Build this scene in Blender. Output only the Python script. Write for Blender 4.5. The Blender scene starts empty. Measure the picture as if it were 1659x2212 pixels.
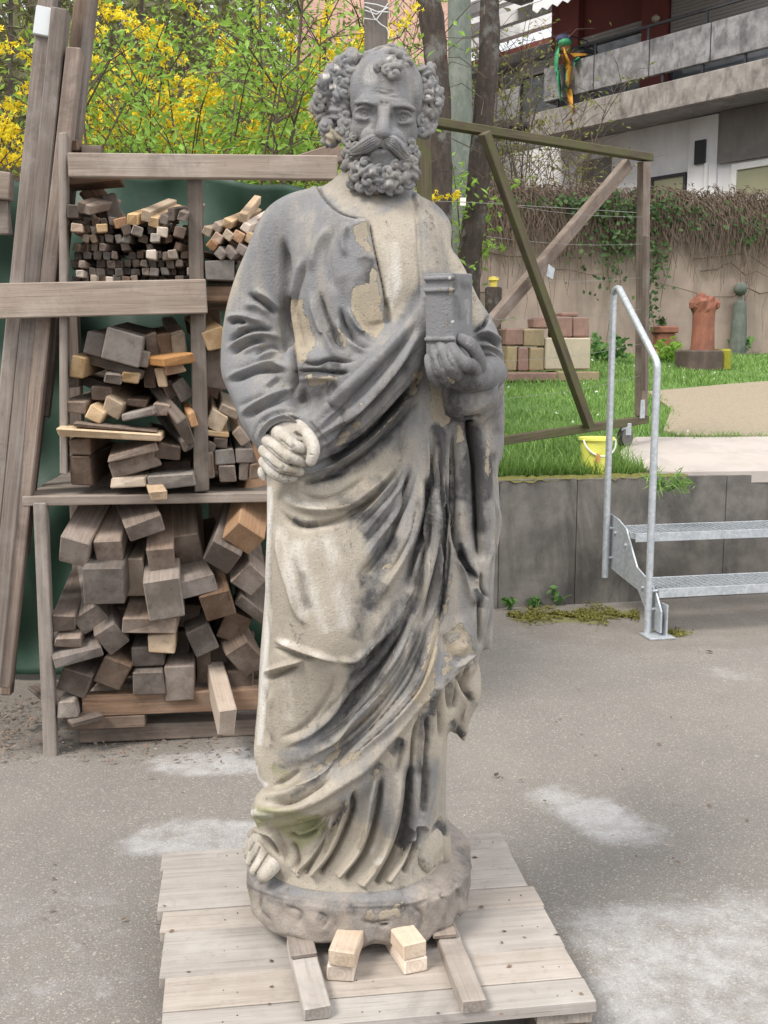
import bpy, bmesh, math, random
import numpy as np
from mathutils import Vector, Matrix, Euler

# ------------------------------------------------------------------ camera
scene = bpy.context.scene
CAM_H, PITCH, FPX = 1.25, math.radians(8.26), 2250.0
CX, CY = 829.5, 1106.0
SP_, CP_ = math.sin(PITCH), math.cos(PITCH)
cam_d = bpy.data.cameras.new('camera')
cam_d.sensor_width = 36.0
cam_d.lens = 36.0 * FPX / 2212.0
cam_d.clip_start, cam_d.clip_end = 0.05, 400.0
cam = bpy.data.objects.new('camera', cam_d)
scene.collection.objects.link(cam)
cam.location = (0, 0, CAM_H)
cam.rotation_euler = (math.radians(90) - PITCH, 0, 0)
scene.camera = cam

# ------------------------------------------------------------------ light: bright overcast spring day
SUN_EL, SUN_AZ = math.radians(52), math.radians(-50)      # high, behind the viewer's left shoulder
world = bpy.data.worlds.new('World')
scene.world = world
world.use_nodes = True
wn = world.node_tree.nodes
wl = world.node_tree.links
sky = wn.new('ShaderNodeTexSky')
sky.sky_type = 'NISHITA'
sky.sun_disc = False
sky.sun_elevation = SUN_EL
sky.sun_rotation = math.pi + SUN_AZ
sky.air_density, sky.dust_density, sky.ozone_density = 1.0, 3.0, 1.0
hsv = wn.new('ShaderNodeHueSaturation')                   # cloud cover takes most of the blue out of the sky
hsv.inputs['Saturation'].default_value = 0.28
wl.new(sky.outputs['Color'], hsv.inputs['Color'])
cloud = wn.new('ShaderNodeMix'); cloud.data_type = 'RGBA'             # thin even cloud in front of the blue
cloud.inputs[0].default_value = 0.28
wl.new(hsv.outputs['Color'], cloud.inputs[6]); cloud.inputs[7].default_value = (8.4, 8.35, 8.3, 1)
wl.new(cloud.outputs[2], wn['Background'].inputs['Color'])
wn['Background'].inputs['Strength'].default_value = 0.13
sun_d = bpy.data.lights.new('sun', 'SUN')
sun_d.energy, sun_d.angle, sun_d.color = 2.1, math.radians(20), (1.0, 0.94, 0.86)
sun = bpy.data.objects.new('sun', sun_d)
scene.collection.objects.link(sun)
sdir = Vector((math.sin(SUN_AZ) * math.cos(SUN_EL), -math.cos(SUN_AZ) * math.cos(SUN_EL), math.sin(SUN_EL)))
sun.rotation_euler = sdir.to_track_quat('Z', 'Y').to_euler()
vs = scene.view_settings
vs.view_transform, vs.look, vs.gamma, vs.exposure = 'Standard', 'None', 1.0, 0.86
vs.use_curve_mapping = False

# ------------------------------------------------------------------ measuring: sight lines of the survey drawing (1659 x 2212)
FR = {'d': (0, 0, 1.15732), 'c1': (720, 100, .26522), 'c2': (520, 440, .47016), 'c3': (600, 1150, .42194),
      'c4': (380, 1850, .68716), 'c5': (0, 300, .42194), 'c6': (60, 1000, .40687), 'c7': (1080, 0, .50633), 'c8': (1160, 600, .4747),
      'sl': (540, 760, .2079), 'hl': (1020, 640, .208), 'hr': (640, 1010, .12056), 'hm': (600, 1900, .36166),
      'sk': (1050, 1000, .40708)}
def D_(f, x, y):
    o = FR[f]
    return ((o[0] + x * o[2]) / 1.15732, (o[1] + y * o[2]) / 1.15732)
def DL(f, *pts): return [D_(f, x, y) for x, y in pts]
def ray(px, py):
    a, b = (px - CX) / FPX, (CY - py) / FPX
    return Vector((a, CP_ + b * SP_, -SP_ + b * CP_))
def at_y(px, py, Y):
    r = ray(px, py); t = Y / r.y
    return Vector((r.x * t, Y, CAM_H + r.z * t))
def at_z(px, py, z=0.0):
    r = ray(px, py); t = (z - CAM_H) / r.z
    return Vector((r.x * t, r.y * t, z))
def elev(co):                                             # world points (n,3) -> drawing coordinates
    y, z = co[:, 1], co[:, 2] - CAM_H
    w = y * CP_ - z * SP_
    return CX + FPX * co[:, 0] / w, CY - FPX * (y * SP_ + z * CP_) / w

# ------------------------------------------------------------------ objects
def link(o, parent=None):
    scene.collection.objects.link(o)
    if parent is not None: o.parent = parent
    return o
def tag(o, label=None, cat=None, group=None, kind=None):
    if label: o['label'] = label
    if cat: o['category'] = cat
    if group: o['group'] = group
    if kind: o['kind'] = kind
    return o
def empty(name, loc=(0, 0, 0), rz=0.0, label=None, cat=None, group=None, parent=None):
    o = bpy.data.objects.new(name, None)
    o.empty_display_size = 0.1
    o.location = loc; o.rotation_euler = (0, 0, rz)
    link(o, parent)
    return tag(o, label, cat, group)
def mesh_np(name, co, quads, m, parent=None, smooth=True, attrs=None):
    me = bpy.data.meshes.new(name)
    co = np.asarray(co, np.float32); q = np.asarray(quads, np.int32)
    n = q.shape[1]
    me.vertices.add(len(co)); me.vertices.foreach_set('co', co.ravel())
    me.loops.add(q.size); me.loops.foreach_set('vertex_index', q.ravel())
    me.polygons.add(len(q)); me.polygons.foreach_set('loop_start', np.arange(0, q.size, n, dtype=np.int32))
    me.polygons.foreach_set('use_smooth', np.full(len(q), smooth))
    me.update(calc_edges=True)
    if attrs:
        for k, v in attrs.items():
            a = me.attributes.new(k, 'FLOAT', 'POINT'); a.data.foreach_set('value', np.asarray(v, np.float32))
    me.materials.append(m)
    o = bpy.data.objects.new(name, me)
    return link(o, parent)
def mesh_py(name, verts, faces, m, parent=None, smooth=False):
    me = bpy.data.meshes.new(name)
    me.from_pydata([tuple(v) for v in verts], [], faces)
    me.materials.append(m)
    if smooth: me.polygons.foreach_set('use_smooth', [True] * len(me.polygons))
    me.update()
    return link(bpy.data.objects.new(name, me), parent)
class MB:
    """collects boxes, tubes, sheets and sweeps, then links them as one mesh"""
    def __init__(s): s.v, s.f = [], []
    def add(s, vs, fs):
        b = len(s.v); s.v += [Vector(v) for v in vs]; s.f += [tuple(i + b for i in f) for f in fs]; return s
    def box(s, lo, hi, M=None, ch=0.0):
        vs, fs = chbox(Vector(lo), Vector(hi), ch)
        if M is not None: vs = [M @ v for v in vs]
        return s.add(vs, fs)
    def tube(s, pts, r, n=8, cap=True):
        pts = [Vector(p) for p in pts]; k = len(pts)
        rr = r if isinstance(r, (list, tuple)) else [r] * k
        vs, fs = [], []
        ref = None
        for i, p in enumerate(pts):
            t = (pts[min(i + 1, k - 1)] - pts[max(i - 1, 0)]).normalized()
            if ref is None:
                ref = t.orthogonal().normalized()
            ref = (ref - t * ref.dot(t)).normalized()
            b = t.cross(ref)
            for j in range(n):
                a = 2 * math.pi * j / n
                vs.append(p + (ref * math.cos(a) + b * math.sin(a)) * rr[i])
        for i in range(k - 1):
            for j in range(n):
                a, b2 = i * n + j, i * n + (j + 1) % n
                fs.append((a, b2, b2 + n, a + n))
        if cap:
            fs.append(tuple(range(n - 1, -1, -1))); fs.append(tuple(range((k - 1) * n, k * n)))
        return s.add(vs, fs)
    def lathe(s, prof, c=(0, 0, 0), n=20, sx=1, sy=1):
        c = Vector(c); vs, fs = [], []
        for r, z in prof:
            for j in range(n):
                a = 2 * math.pi * j / n
                vs.append(c + Vector((r * sx * math.cos(a), r * sy * math.sin(a), z)))
        for i in range(len(prof) - 1):
            for j in range(n):
                a, b = i * n + j, i * n + (j + 1) % n
                fs.append((a, b, b + n, a + n))
        fs.append(tuple(range(n - 1, -1, -1))); fs.append(tuple(range((len(prof) - 1) * n, len(prof) * n)))
        return s.add(vs, fs)
    def prism(s, poly, d):                                # extrude a polygon (list of Vectors) by vector d
        poly = [Vector(p) for p in poly]; n = len(poly); d = Vector(d)
        fs = [tuple(range(n)), tuple(range(2 * n - 1, n - 1, -1))]
        fs += [(i, i + n, (i + 1) % n + n, (i + 1) % n) for i in range(n)]
        return s.add(poly + [p + d for p in poly], fs)
    def build(s, name, m, parent=None, smooth=False, M=None):
        vs = s.v if M is None else [M @ v for v in s.v]
        o = mesh_py(name, vs, s.f, m, parent, smooth)
        bm = bmesh.new(); bm.from_mesh(o.data); bmesh.ops.recalc_face_normals(bm, faces=bm.faces); bm.to_mesh(o.data); bm.free()
        if smooth: auto_smooth(o)
        return o
def auto_smooth(o, ang=40):
    me = o.data
    me.polygons.foreach_set('use_smooth', [True] * len(me.polygons))
    me.set_sharp_from_angle(angle=math.radians(ang))
def chbox(lo, hi, ch):
    if ch <= 0:
        vs = [Vector((x, y, z)) for x in (lo.x, hi.x) for y in (lo.y, hi.y) for z in (lo.z, hi.z)]
        return vs, [(0, 1, 3, 2), (4, 6, 7, 5), (0, 4, 5, 1), (2, 3, 7, 6), (0, 2, 6, 4), (1, 5, 7, 3)]
    c = (lo + hi) / 2; h = (hi - lo) / 2
    ch = min(ch, 0.45 * min(h))
    vs, ix = [], {}
    for sx in (-1, 1):
        for sy in (-1, 1):
            for sz in (-1, 1):
                for ax in range(3):
                    p = [sx * h.x, sy * h.y, sz * h.z]; sg = (sx, sy, sz)
                    for k in range(3):
                        if k != ax: p[k] -= sg[k] * ch
                    ix[(sx, sy, sz, ax)] = len(vs); vs.append(c + Vector(p))
    fs = []
    for ax in range(3):
        a, b = (ax + 1) % 3, (ax + 2) % 3
        for s0 in (-1, 1):
            q = []
            for sa, sb in ((-1, -1), (1, -1), (1, 1), (-1, 1)):
                g = [0, 0, 0]; g[ax], g[a], g[b] = s0, sa, sb; q.append(ix[(*g, ax)])
            fs.append(tuple(q if s0 > 0 else q[::-1]))
        for sa in (-1, 1):
            for sb in (-1, 1):
                def gi(s0, k):
                    g = [0, 0, 0]; g[ax], g[a], g[b] = s0, sa, sb; return ix[(*g, k)]
                fs.append((gi(-1, a), gi(1, a), gi(1, b), gi(-1, b)))
    for sx in (-1, 1):
        for sy in (-1, 1):
            for sz in (-1, 1):
                fs.append(tuple(ix[(sx, sy, sz, k)] for k in range(3)))
    return vs, fs

# ------------------------------------------------------------------ material helper
class NT:
    def __init__(s, name):
        s.m = bpy.data.materials.new(name); s.m.use_nodes = True
        s.t = s.m.node_tree; s.n = s.t.nodes; s.b = s.n['Principled BSDF']
        s._tc = None
    def node(s, typ, **kw):
        n = s.n.new(typ)
        for k, v in kw.items(): setattr(n, k, v)
        return n
    def put(s, sock, v):
        if isinstance(v, bpy.types.NodeSocket): s.t.links.new(v, sock)
        elif isinstance(v, (tuple, list)) and sock.type == 'RGBA': sock.default_value = (*v[:3], 1)
        else: sock.default_value = v
    def co(s, kind='Object'):
        if s._tc is None: s._tc = s.node('ShaderNodeTexCoord')
        return s._tc.outputs[kind]
    def map(s, v, scale=(1, 1, 1), rot=(0, 0, 0), loc=(0, 0, 0)):
        n = s.node('ShaderNodeMapping'); s.put(n.inputs['Vector'], v)
        n.inputs['Scale'].default_value = scale; n.inputs['Rotation'].default_value = rot; s.put(n.inputs['Location'], loc)
        return n.outputs['Vector']
    def noise(s, v, scale, det=4, rough=.55, dist=0.0):
        n = s.node('ShaderNodeTexNoise'); s.put(n.inputs['Vector'], v)
        n.inputs['Scale'].default_value = scale; n.inputs['Detail'].default_value = det
        n.inputs['Roughness'].default_value = rough; n.inputs['Distortion'].default_value = dist
        return n.outputs['Fac']
    def vor(s, v, scale, feat='F1', out='Distance'):
        n = s.node('ShaderNodeTexVoronoi', feature=feat); s.put(n.inputs['Vector'], v); n.inputs['Scale'].default_value = scale
        return n.outputs[out]
    def ramp(s, f, stops, mode='LINEAR'):
        n = s.node('ShaderNodeValToRGB'); s.put(n.inputs['Fac'], f); e = n.color_ramp.elements; n.color_ramp.interpolation = mode
        while len(e) > 1: e.remove(e[-1])
        for i, (p, c) in enumerate(stops):
            c = (c, c, c) if isinstance(c, (int, float)) else c
            el = e[0] if i == 0 else e.new(p)
            el.position = p; el.color = (*c[:3], 1)
        return n.outputs['Color']
    def step(s, f, a, b):
        n = s.node('ShaderNodeMapRange'); n.interpolation_type = 'SMOOTHSTEP'
        s.put(n.inputs['Value'], f); n.inputs['From Min'].default_value = a; n.inputs['From Max'].default_value = b
        return n.outputs['Result']
    def mix(s, f, a, b, mode='MIX'):
        n = s.node('ShaderNodeMix', data_type='RGBA', blend_type=mode)
        s.put(n.inputs[0], f); s.put(n.inputs[6], a); s.put(n.inputs[7], b)
        return n.outputs[2]
    def math(s, op, a, b=0.0):
        n = s.node('ShaderNodeMath', operation=op); s.put(n.inputs[0], a); s.put(n.inputs[1], b); return n.outputs[0]
    def attr(s, name):
        n = s.node('ShaderNodeAttribute', attribute_name=name); return n.outputs['Fac']
    def rnd(s): return s.node('ShaderNodeObjectInfo').outputs['Random']
    def vadd(s, a, b):
        n = s.node('ShaderNodeVectorMath', operation='ADD'); s.put(n.inputs[0], a); s.put(n.inputs[1], b); return n.outputs[0]
    def bump(s, h, dist=.002, strength=1.0, nrm=None):
        n = s.node('ShaderNodeBump'); s.put(n.inputs['Height'], h); n.inputs['Distance'].default_value = dist; n.inputs['Strength'].default_value = strength
        if nrm is not None: s.put(n.inputs['Normal'], nrm)
        return n.outputs['Normal']
    def done(s, col, rough=.8, nrm=None, metal=0.0, spec=.35):
        s.put(s.b.inputs['Base Color'], col); s.put(s.b.inputs['Roughness'], rough); s.put(s.b.inputs['Metallic'], metal)
        s.put(s.b.inputs['Specular IOR Level'], spec)
        if nrm is not None: s.put(s.b.inputs['Normal'], nrm)
        return s.m
# ================================================================== STATUE (carved as a solid, then the folds are cut into its surface)
DST = 2.02                                                # distance of the statue's axis
def SP(f, x, y, dy=0.0):
    px, py = D_(f, x, y)
    return np.array(at_y(px, py, DST + dy))
def cr(pts, n):                                           # Catmull-Rom through points (k,d)
    P = np.asarray(pts, float)
    if len(P) == 2:
        t = np.linspace(0, 1, n)[:, None]; return P[0] * (1 - t) + P[1] * t
    Q = np.vstack([2 * P[0] - P[1], P, 2 * P[-1] - P[-2]])
    out = []
    for t in np.linspace(0, len(P) - 1 - 1e-6, n):
        i = int(t); u = t - i; a, b, c, d = Q[i:i + 4]
        out.append(.5 * (2 * b + (c - a) * u + (2 * a - 5 * b + 4 * c - d) * u * u + (3 * b - a - 3 * c + d) * u ** 3))
    return np.array(out)
class Field:
    def __init__(s, lo, hi, h):
        s.lo, s.h = np.asarray(lo, float), h
        s.n = np.ceil((np.asarray(hi) - s.lo) / h).astype(int) + 1
        s.D = np.full(s.n, .05, np.float32)
        s.ax = [(s.lo[i] + h * np.arange(s.n[i])).astype(np.float32) for i in range(3)]
    def sl(s, lo, hi, m):
        a = np.maximum(np.floor((np.asarray(lo) - m - s.lo) / s.h).astype(int), 0)
        b = np.minimum(np.ceil((np.asarray(hi) + m - s.lo) / s.h).astype(int) + 1, s.n)
        if (b <= a).any(): return None
        return tuple(slice(i, j) for i, j in zip(a, b))
    def xyz(s, sl):
        return (s.ax[0][sl[0]][:, None, None], s.ax[1][sl[1]][None, :, None], s.ax[2][sl[2]][None, None, :])
    def put(s, sl, d, k, op):
        A = s.D[sl]
        if op == 'u':
            if k > 0:
                h = np.clip(.5 + .5 * (A - d) / k, 0, 1); s.D[sl] = A + (d - A) * h - k * h * (1 - h)
            else: s.D[sl] = np.minimum(A, d)
        else:
            d = -d
            h = np.clip(.5 - .5 * (A - d) / k, 0, 1); s.D[sl] = A + (d - A) * h + k * h * (1 - h)
    def ell(s, c, r, k=.01, R=None, op='u', twist=0, ph=0., amp=.09):
        c = np.asarray(c, float); r = np.asarray(r, float) if np.ndim(r) else np.full(3, r)
        m = np.full(3, r.max()) if R is not None else r
        sl = s.sl(c - m, c + m, 1.5 * k + 3 * s.h)
        if sl is None: return
        x, y, z = s.xyz(sl); x, y, z = x - c[0], y - c[1], z - c[2]
        if R is not None:
            R = np.asarray(R, np.float32)
            x, y, z = (R[0, 0] * x + R[1, 0] * y + R[2, 0] * z, R[0, 1] * x + R[1, 1] * y + R[2, 1] * z, R[0, 2] * x + R[1, 2] * y + R[2, 2] * z)
        k0 = np.sqrt((x / r[0]) ** 2 + (y / r[1]) ** 2 + (z / r[2]) ** 2) + 1e-6
        k1 = np.sqrt((x / r[0] ** 2) ** 2 + (y / r[1] ** 2) ** 2 + (z / r[2] ** 2) ** 2) + 1e-6
        d = k0 * (k0 - 1) / k1
        if twist:
            d = d + amp * r.min() * np.sin(twist * np.arctan2(z, y) + 5.5 * x / r[1] + ph)
        s.put(sl, d.astype(np.float32), k, op)
    def cap(s, a, b, ra, rb, k=.01, op='u', flat=None):   # tapered capsule; flat=(dir, factor) squeezes it along dir
        a, b = np.asarray(a, float), np.asarray(b, float); R = max(ra, rb)
        sl = s.sl(np.minimum(a, b) - R, np.maximum(a, b) + R, 1.5 * k + 3 * s.h)
        if sl is None: return
        x, y, z = s.xyz(sl); v = b - a; L2 = float(v @ v) + 1e-9
        px, py, pz = x - a[0], y - a[1], z - a[2]
        t = np.clip((px * v[0] + py * v[1] + pz * v[2]) / L2, 0, 1)
        px, py, pz = px - t * v[0], py - t * v[1], pz - t * v[2]
        if flat is not None:
            f = np.asarray(flat[0], float); q = (px * f[0] + py * f[1] + pz * f[2]) * (flat[1] - 1)
            px, py, pz = px + q * f[0], py + q * f[1], pz + q * f[2]
        d = np.sqrt(px * px + py * py + pz * pz) - (ra + (rb - ra) * t)
        s.put(sl, d.astype(np.float32), k, op)
    def chain(s, pts, rs, k=.01, n=None, op='u', flat=None):
        P = cr(pts, n or 3 * len(pts)); r = np.interp(np.linspace(0, 1, len(P)), np.linspace(0, 1, len(rs)), rs)
        for i in range(len(P) - 1): s.cap(P[i], P[i + 1], r[i], r[i + 1], k, op, flat)
    def boxr(s, c, h, R, rad, k=.005, op='u'):
        c, h = np.asarray(c, float), np.asarray(h, float); m = np.full(3, np.linalg.norm(h))
        sl = s.sl(c - m, c + m, 3 * s.h + 1.5 * k)
        x, y, z = s.xyz(sl); x, y, z = x - c[0], y - c[1], z - c[2]; R = np.asarray(R)
        q = [np.abs(R[0, i] * x + R[1, i] * y + R[2, i] * z) - (h[i] - rad) for i in range(3)]
        d = np.sqrt(sum(np.maximum(a, 0) ** 2 for a in q)) + np.minimum(np.maximum(np.maximum(q[0], q[1]), q[2]), 0) - rad
        s.put(sl, d.astype(np.float32), k, op)
    def mesh(s):                                          # naive surface nets
        D = s.D; D[0] = D[-1] = .02; D[:, 0] = D[:, -1] = .02; D[:, :, 0] = D[:, :, -1] = .02
        S = D < 0
        n = S.astype(np.int8)
        cnt = np.zeros(np.array(D.shape) - 1, np.int8)
        for i in (0, 1):
            for j in (0, 1):
                for k in (0, 1):
                    cnt += n[i:D.shape[0] - 1 + i, j:D.shape[1] - 1 + j, k:D.shape[2] - 1 + k]
        I = np.argwhere((cnt > 0) & (cnt < 8))
        idx = np.full(cnt.shape, -1, np.int32); idx[tuple(I.T)] = np.arange(len(I), dtype=np.int32)
        acc = np.zeros((len(I), 3)); num = np.zeros(len(I))
        cs = [np.array([i, j, k]) for i in (0, 1) for j in (0, 1) for k in (0, 1)]
        V = {tuple(c): D[I[:, 0] + c[0], I[:, 1] + c[1], I[:, 2] + c[2]] for c in cs}
        for c in cs:
            for axx in range(3):
                if c[axx] == 0:
                    e = c.copy(); e[axx] = 1
                    a, b = V[tuple(c)], V[tuple(e)]
                    mk = (a < 0) != (b < 0)
                    t = np.where(mk, a / np.where(mk, a - b, 1), 0)
                    p = np.repeat(c[None].astype(float), len(I), 0); p[:, axx] += t
                    acc += p * mk[:, None]; num += mk
        co = s.lo + s.h * (I + acc / num[:, None])
        Q = []
        for axx in range(3):
            b, c = (axx + 1) % 3, (axx + 2) % 3
            sl0 = [slice(1, -1)] * 3; sl1 = [slice(1, -1)] * 3
            sl0[axx] = slice(0, -1); sl1[axx] = slice(1, None)
            A, B = S[tuple(sl0)], S[tuple(sl1)]
            E = np.argwhere(A != B)
            inside0 = A[tuple(E.T)]
            E = E + np.array([0 if q == axx else 1 for q in range(3)])
            def at(db, dc):
                e = E.copy(); e[:, b] += db; e[:, c] += dc
                return idx[tuple(e.T)]
            q = np.stack([at(-1, -1), at(0, -1), at(0, 0), at(-1, 0)], 1)
            q[~inside0] = q[~inside0][:, ::-1]
            Q.append(q)
        Q = np.concatenate(Q); Q = Q[(Q >= 0).all(1)]
        return co, Q
def relax(co, Q, it, lam=.5):
    n = len(co)
    e = np.concatenate([Q[:, [0, 1]], Q[:, [1, 2]], Q[:, [2, 3]], Q[:, [3, 0]]])
    w = np.bincount(e[:, 0], minlength=n) + np.bincount(e[:, 1], minlength=n)
    for _ in range(it):
        s = np.stack([np.bincount(e[:, 0], co[e[:, 1], k], n) + np.bincount(e[:, 1], co[e[:, 0], k], n) for k in range(3)], 1)
        co = co * (1 - lam) + lam * s / np.maximum(w, 1)[:, None]
    return co
def vnorm(co, Q):
    fn = np.cross(co[Q[:, 2]] - co[Q[:, 0]], co[Q[:, 3]] - co[Q[:, 1]])
    n = np.zeros_like(co)
    for k in range(3):
        n[:, k] = sum(np.bincount(Q[:, j], fn[:, k], len(co)) for j in range(4))
    return n / (np.linalg.norm(n, axis=1)[:, None] + 1e-12)
def dist_poly(u, v, P):
    """distance to polyline, signed side (left of the direction of travel < 0 on the drawing), position 0..1"""
    best = np.full(u.shape, 1e9); side = np.zeros(u.shape); tt = np.zeros(u.shape)
    L = np.r_[0, np.cumsum(np.linalg.norm(np.diff(P, axis=0), axis=1))]
    for i in range(len(P) - 1):
        a, d = P[i], P[i + 1] - P[i]; l2 = d @ d + 1e-9
        t = np.clip(((u - a[0]) * d[0] + (v - a[1]) * d[1]) / l2, 0, 1)
        x, y = u - a[0] - t * d[0], v - a[1] - t * d[1]; q = np.hypot(x, y); m = q < best
        best[m] = q[m]; side[m] = np.sign(d[0] * y - d[1] * x)[m]; tt[m] = ((L[i] + t * math.sqrt(l2)) / L[-1])[m]
    return best, side, tt
def inside(u, v, P):
    c = np.zeros(u.shape, bool); n = len(P)
    for i in range(n):
        (x0, y0), (x1, y1) = P[i], P[(i + 1) % n]
        m = (y0 > v) != (y1 > v)
        c ^= m & (u < (x1 - x0) * (v - y0) / (y1 - y0 + 1e-12) + x0)
    return c
def sstep(x, a, b):
    t = np.clip((x - a) / (b - a), 0, 1); return t * t * (3 - 2 * t)
GAIN = 1.9
class Carve:
    """cuts grooves, raises ridges and cloth edges on the front of a mesh, along lines of the drawing"""
    def __init__(s, co, Q):
        s.co, s.Q = co, Q; s.refresh()
        s.ch = {}
    def refresh(s):
        s.u, s.v = elev(s.co); s.N = vnorm(s.co, s.Q)
        vd = s.co - np.array([0, 0, CAM_H]); vd /= np.linalg.norm(vd, axis=1)[:, None]
        s.f = -(s.N * vd).sum(1); s.w = sstep(s.f, .02, .35)
        s.off = np.zeros(len(s.co)); s.vd = vd
    def sel(s, P, m):
        return np.nonzero((s.u > P[:, 0].min() - m) & (s.u < P[:, 0].max() + m) & (s.v > P[:, 1].min() - m) & (s.v < P[:, 1].max() + m) & (s.f > 0))[0]
    def line(s, pts, width, mm, taper=.28, taper2=None):
        P = cr(pts, 4 * len(pts)); i = s.sel(P, 3 * width)
        if len(i) == 0: return
        d, _, t = dist_poly(s.u[i], s.v[i], P)
        t2 = taper if taper2 is None else taper2
        e = (sstep(t, -.001, taper) if taper > 0 else 1) * (sstep(1 - t, -.001, t2) if t2 > 0 else 1)
        q = d / width
        s.off[i] += GAIN * mm * .001 * e * (np.exp(-q ** 2) if mm > 0 else .45 * np.exp(-q ** 2) + .55 * np.exp(-1.6 * q))
        if mm < -6: s.off[i] += .55 * mm * .001 * e * np.exp(-4.5 * q)
    def edge(s, pts, width, mm, reach=40, side=1, taper=.05):  # cloth lying over cloth: raised on one side of the line
        P = cr(pts, 4 * len(pts)); i = s.sel(P, reach * 2.2 + width)
        if len(i) == 0: return
        d, sd, t = dist_poly(s.u[i], s.v[i], P); q = d * sd * side
        e = sstep(t, -.001, taper) * sstep(1 - t, -.001, taper)
        s.off[i] += mm * .001 * sstep(q, -width, width) * np.exp(-(np.maximum(q, 0) / reach) ** 2) * e
        s.off[i] -= .25 * mm * .001 * np.exp(-((q + width) / (1.2 * width)) ** 2) * e
    def apply(s, it=1):
        n = s.N * .75 - s.vd * .25
        s.co = s.co + n * (s.off * s.w)[:, None]
        s.co = relax(s.co, s.Q, it, .25); s.refresh()
    def paint(s, ch, poly, val, soft=8):
        P = np.asarray(poly, float); a = s.ch.setdefault(ch, np.zeros(len(s.co)))
        m = (s.u > P[:, 0].min() - soft * 2) & (s.u < P[:, 0].max() + soft * 2) & (s.v > P[:, 1].min() - soft * 2) & (s.v < P[:, 1].max() + soft * 2)
        i = np.nonzero(m)[0]
        d, _, _ = dist_poly(s.u[i], s.v[i], np.vstack([P, P[:1]]))
        q = np.where(inside(s.u[i], s.v[i], P), d, -d)
        a[i] = a[i] + (val - a[i]) * sstep(q, -soft, soft)
    def streak(s, ch, pts, val, width):
        P = cr(pts, 3 * len(pts)); a = s.ch.setdefault(ch, np.zeros(len(s.co))); i = s.sel(P, 3 * width)
        d, _, t = dist_poly(s.u[i], s.v[i], P)
        e = np.exp(-(d / width) ** 2) * sstep(t, -.001, .12) * sstep(1 - t, -.001, .12)
        a[i] = a[i] + (val - a[i]) * e

# ------------------------------------------------------------------ materials
def wood_mat(name, c1, c2, c3, fresh=0.0, gs=1.0, var=1.0):
    """sawn boards: the grain runs along local X; every piece gets its own tone from its random number"""
    t = NT(name); o = t.co('Object'); r = t.rnd()
    off = t.node('ShaderNodeCombineXYZ')
    t.put(off.inputs[0], t.math('MULTIPLY', r, 37.0)); t.put(off.inputs[1], t.math('MULTIPLY', r, 91.0)); t.put(off.inputs[2], t.math('MULTIPLY', r, 53.0))
    p = t.vadd(o, off.outputs[0])
    g = t.noise(t.map(p, (2.2 * gs, 60 * gs, 60 * gs)), 1.6, 5, .62, .7)
    g2 = t.noise(t.map(p, (6 * gs, 170 * gs, 170 * gs)), 1.5, 4, .6)
    b = t.noise(p, 5.5, 5, .65); f = t.noise(p, 42, 4, .65)
    col = t.mix(t.step(g, .3, .7), c1, c2)
    col = t.mix(t.math('MULTIPLY', t.step(b, .42, .75), .75), col, c3)
    b2 = t.noise(p, 2.6, 6, .7, .6)
    col = t.mix(t.math('MULTIPLY', t.step(b2, .52, .70), .55), col, tuple(.45 * x for x in c2))
    col = t.mix(t.math('MULTIPLY', t.step(g2, .55, .75), .45), col, tuple(.38 * x for x in c1))
    col = t.mix(t.math('MULTIPLY', t.step(f, .55, .8), .35), col, tuple(.5 * x for x in c2))
    sx = t.node('ShaderNodeSeparateXYZ'); t.put(sx.inputs[0], t.co('Normal'))
    end = t.step(t.math('ABSOLUTE', sx.outputs[0]), .7, .85)                    # sawn ends: rings and grime
    w = t.node('ShaderNodeTexWave', wave_type='RINGS', rings_direction='X'); t.put(w.inputs['Vector'], t.vadd(o, t.map(p, (0, .0, .0), loc=(0, .03, -.045))))
    w.inputs['Scale'].default_value = 38; w.inputs['Distortion'].default_value = 3.0; w.inputs['Detail'].default_value = 3
    ec = t.mix(t.math('MULTIPLY', w.outputs['Fac'], .4), tuple(.82 * x for x in c2), tuple(.5 * x for x in c2))
    ec = t.mix(t.math('MULTIPLY', t.step(b, .4, .65), .6), ec, c3)
    ec = t.mix(t.math('MULTIPLY', t.step(f, .55, .75), .5), ec, tuple(.35 * x for x in c2))
    col = t.mix(end, col, ec)
    hs = t.node('ShaderNodeHueSaturation'); t.put(hs.inputs['Color'], col)
    t.put(hs.inputs['Value'], t.math('ADD', 1 - .35 * var, t.math('MULTIPLY', r, .7 * var)))
    t.put(hs.inputs['Saturation'], t.math('ADD', .65, t.math('MULTIPLY', t.math('FRACT', t.math('MULTIPLY', r, 17.3)), .55)))
    h = t.math('ADD', t.math('MULTIPLY', g, .6), t.math('MULTIPLY', g2, .5))
    return t.done(hs.outputs['Color'], .85, t.bump(h, .0025, .8), spec=.2)
M_WOOD = wood_mat('grey_weathered_timber', (.21, .162, .13), (.135, .102, .082), (.275, .235, .205))
M_WOOD2 = wood_mat('brown_weathered_timber', (.20, .135, .095), (.12, .082, .06), (.24, .185, .15))
M_WOODF = wood_mat('freshly_cut_timber', (.47, .345, .22), (.38, .265, .16), (.54, .43, .31))
M_WOODO = wood_mat('orange_larch_timber', (.40, .235, .125), (.34, .185, .095), (.42, .28, .17))
M_WOODP = wood_mat('pale_pine', (.49, .41, .345), (.41, .34, .28), (.55, .48, .42))
M_PALLET = wood_mat('bleached_pallet_board', (.385, .35, .315), (.305, .272, .243), (.45, .42, .39), gs=.55, var=.22)
M_RAIL = wood_mat('grey_planed_board', (.24, .20, .17), (.165, .137, .115), (.30, .265, .235), gs=.7)
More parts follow.
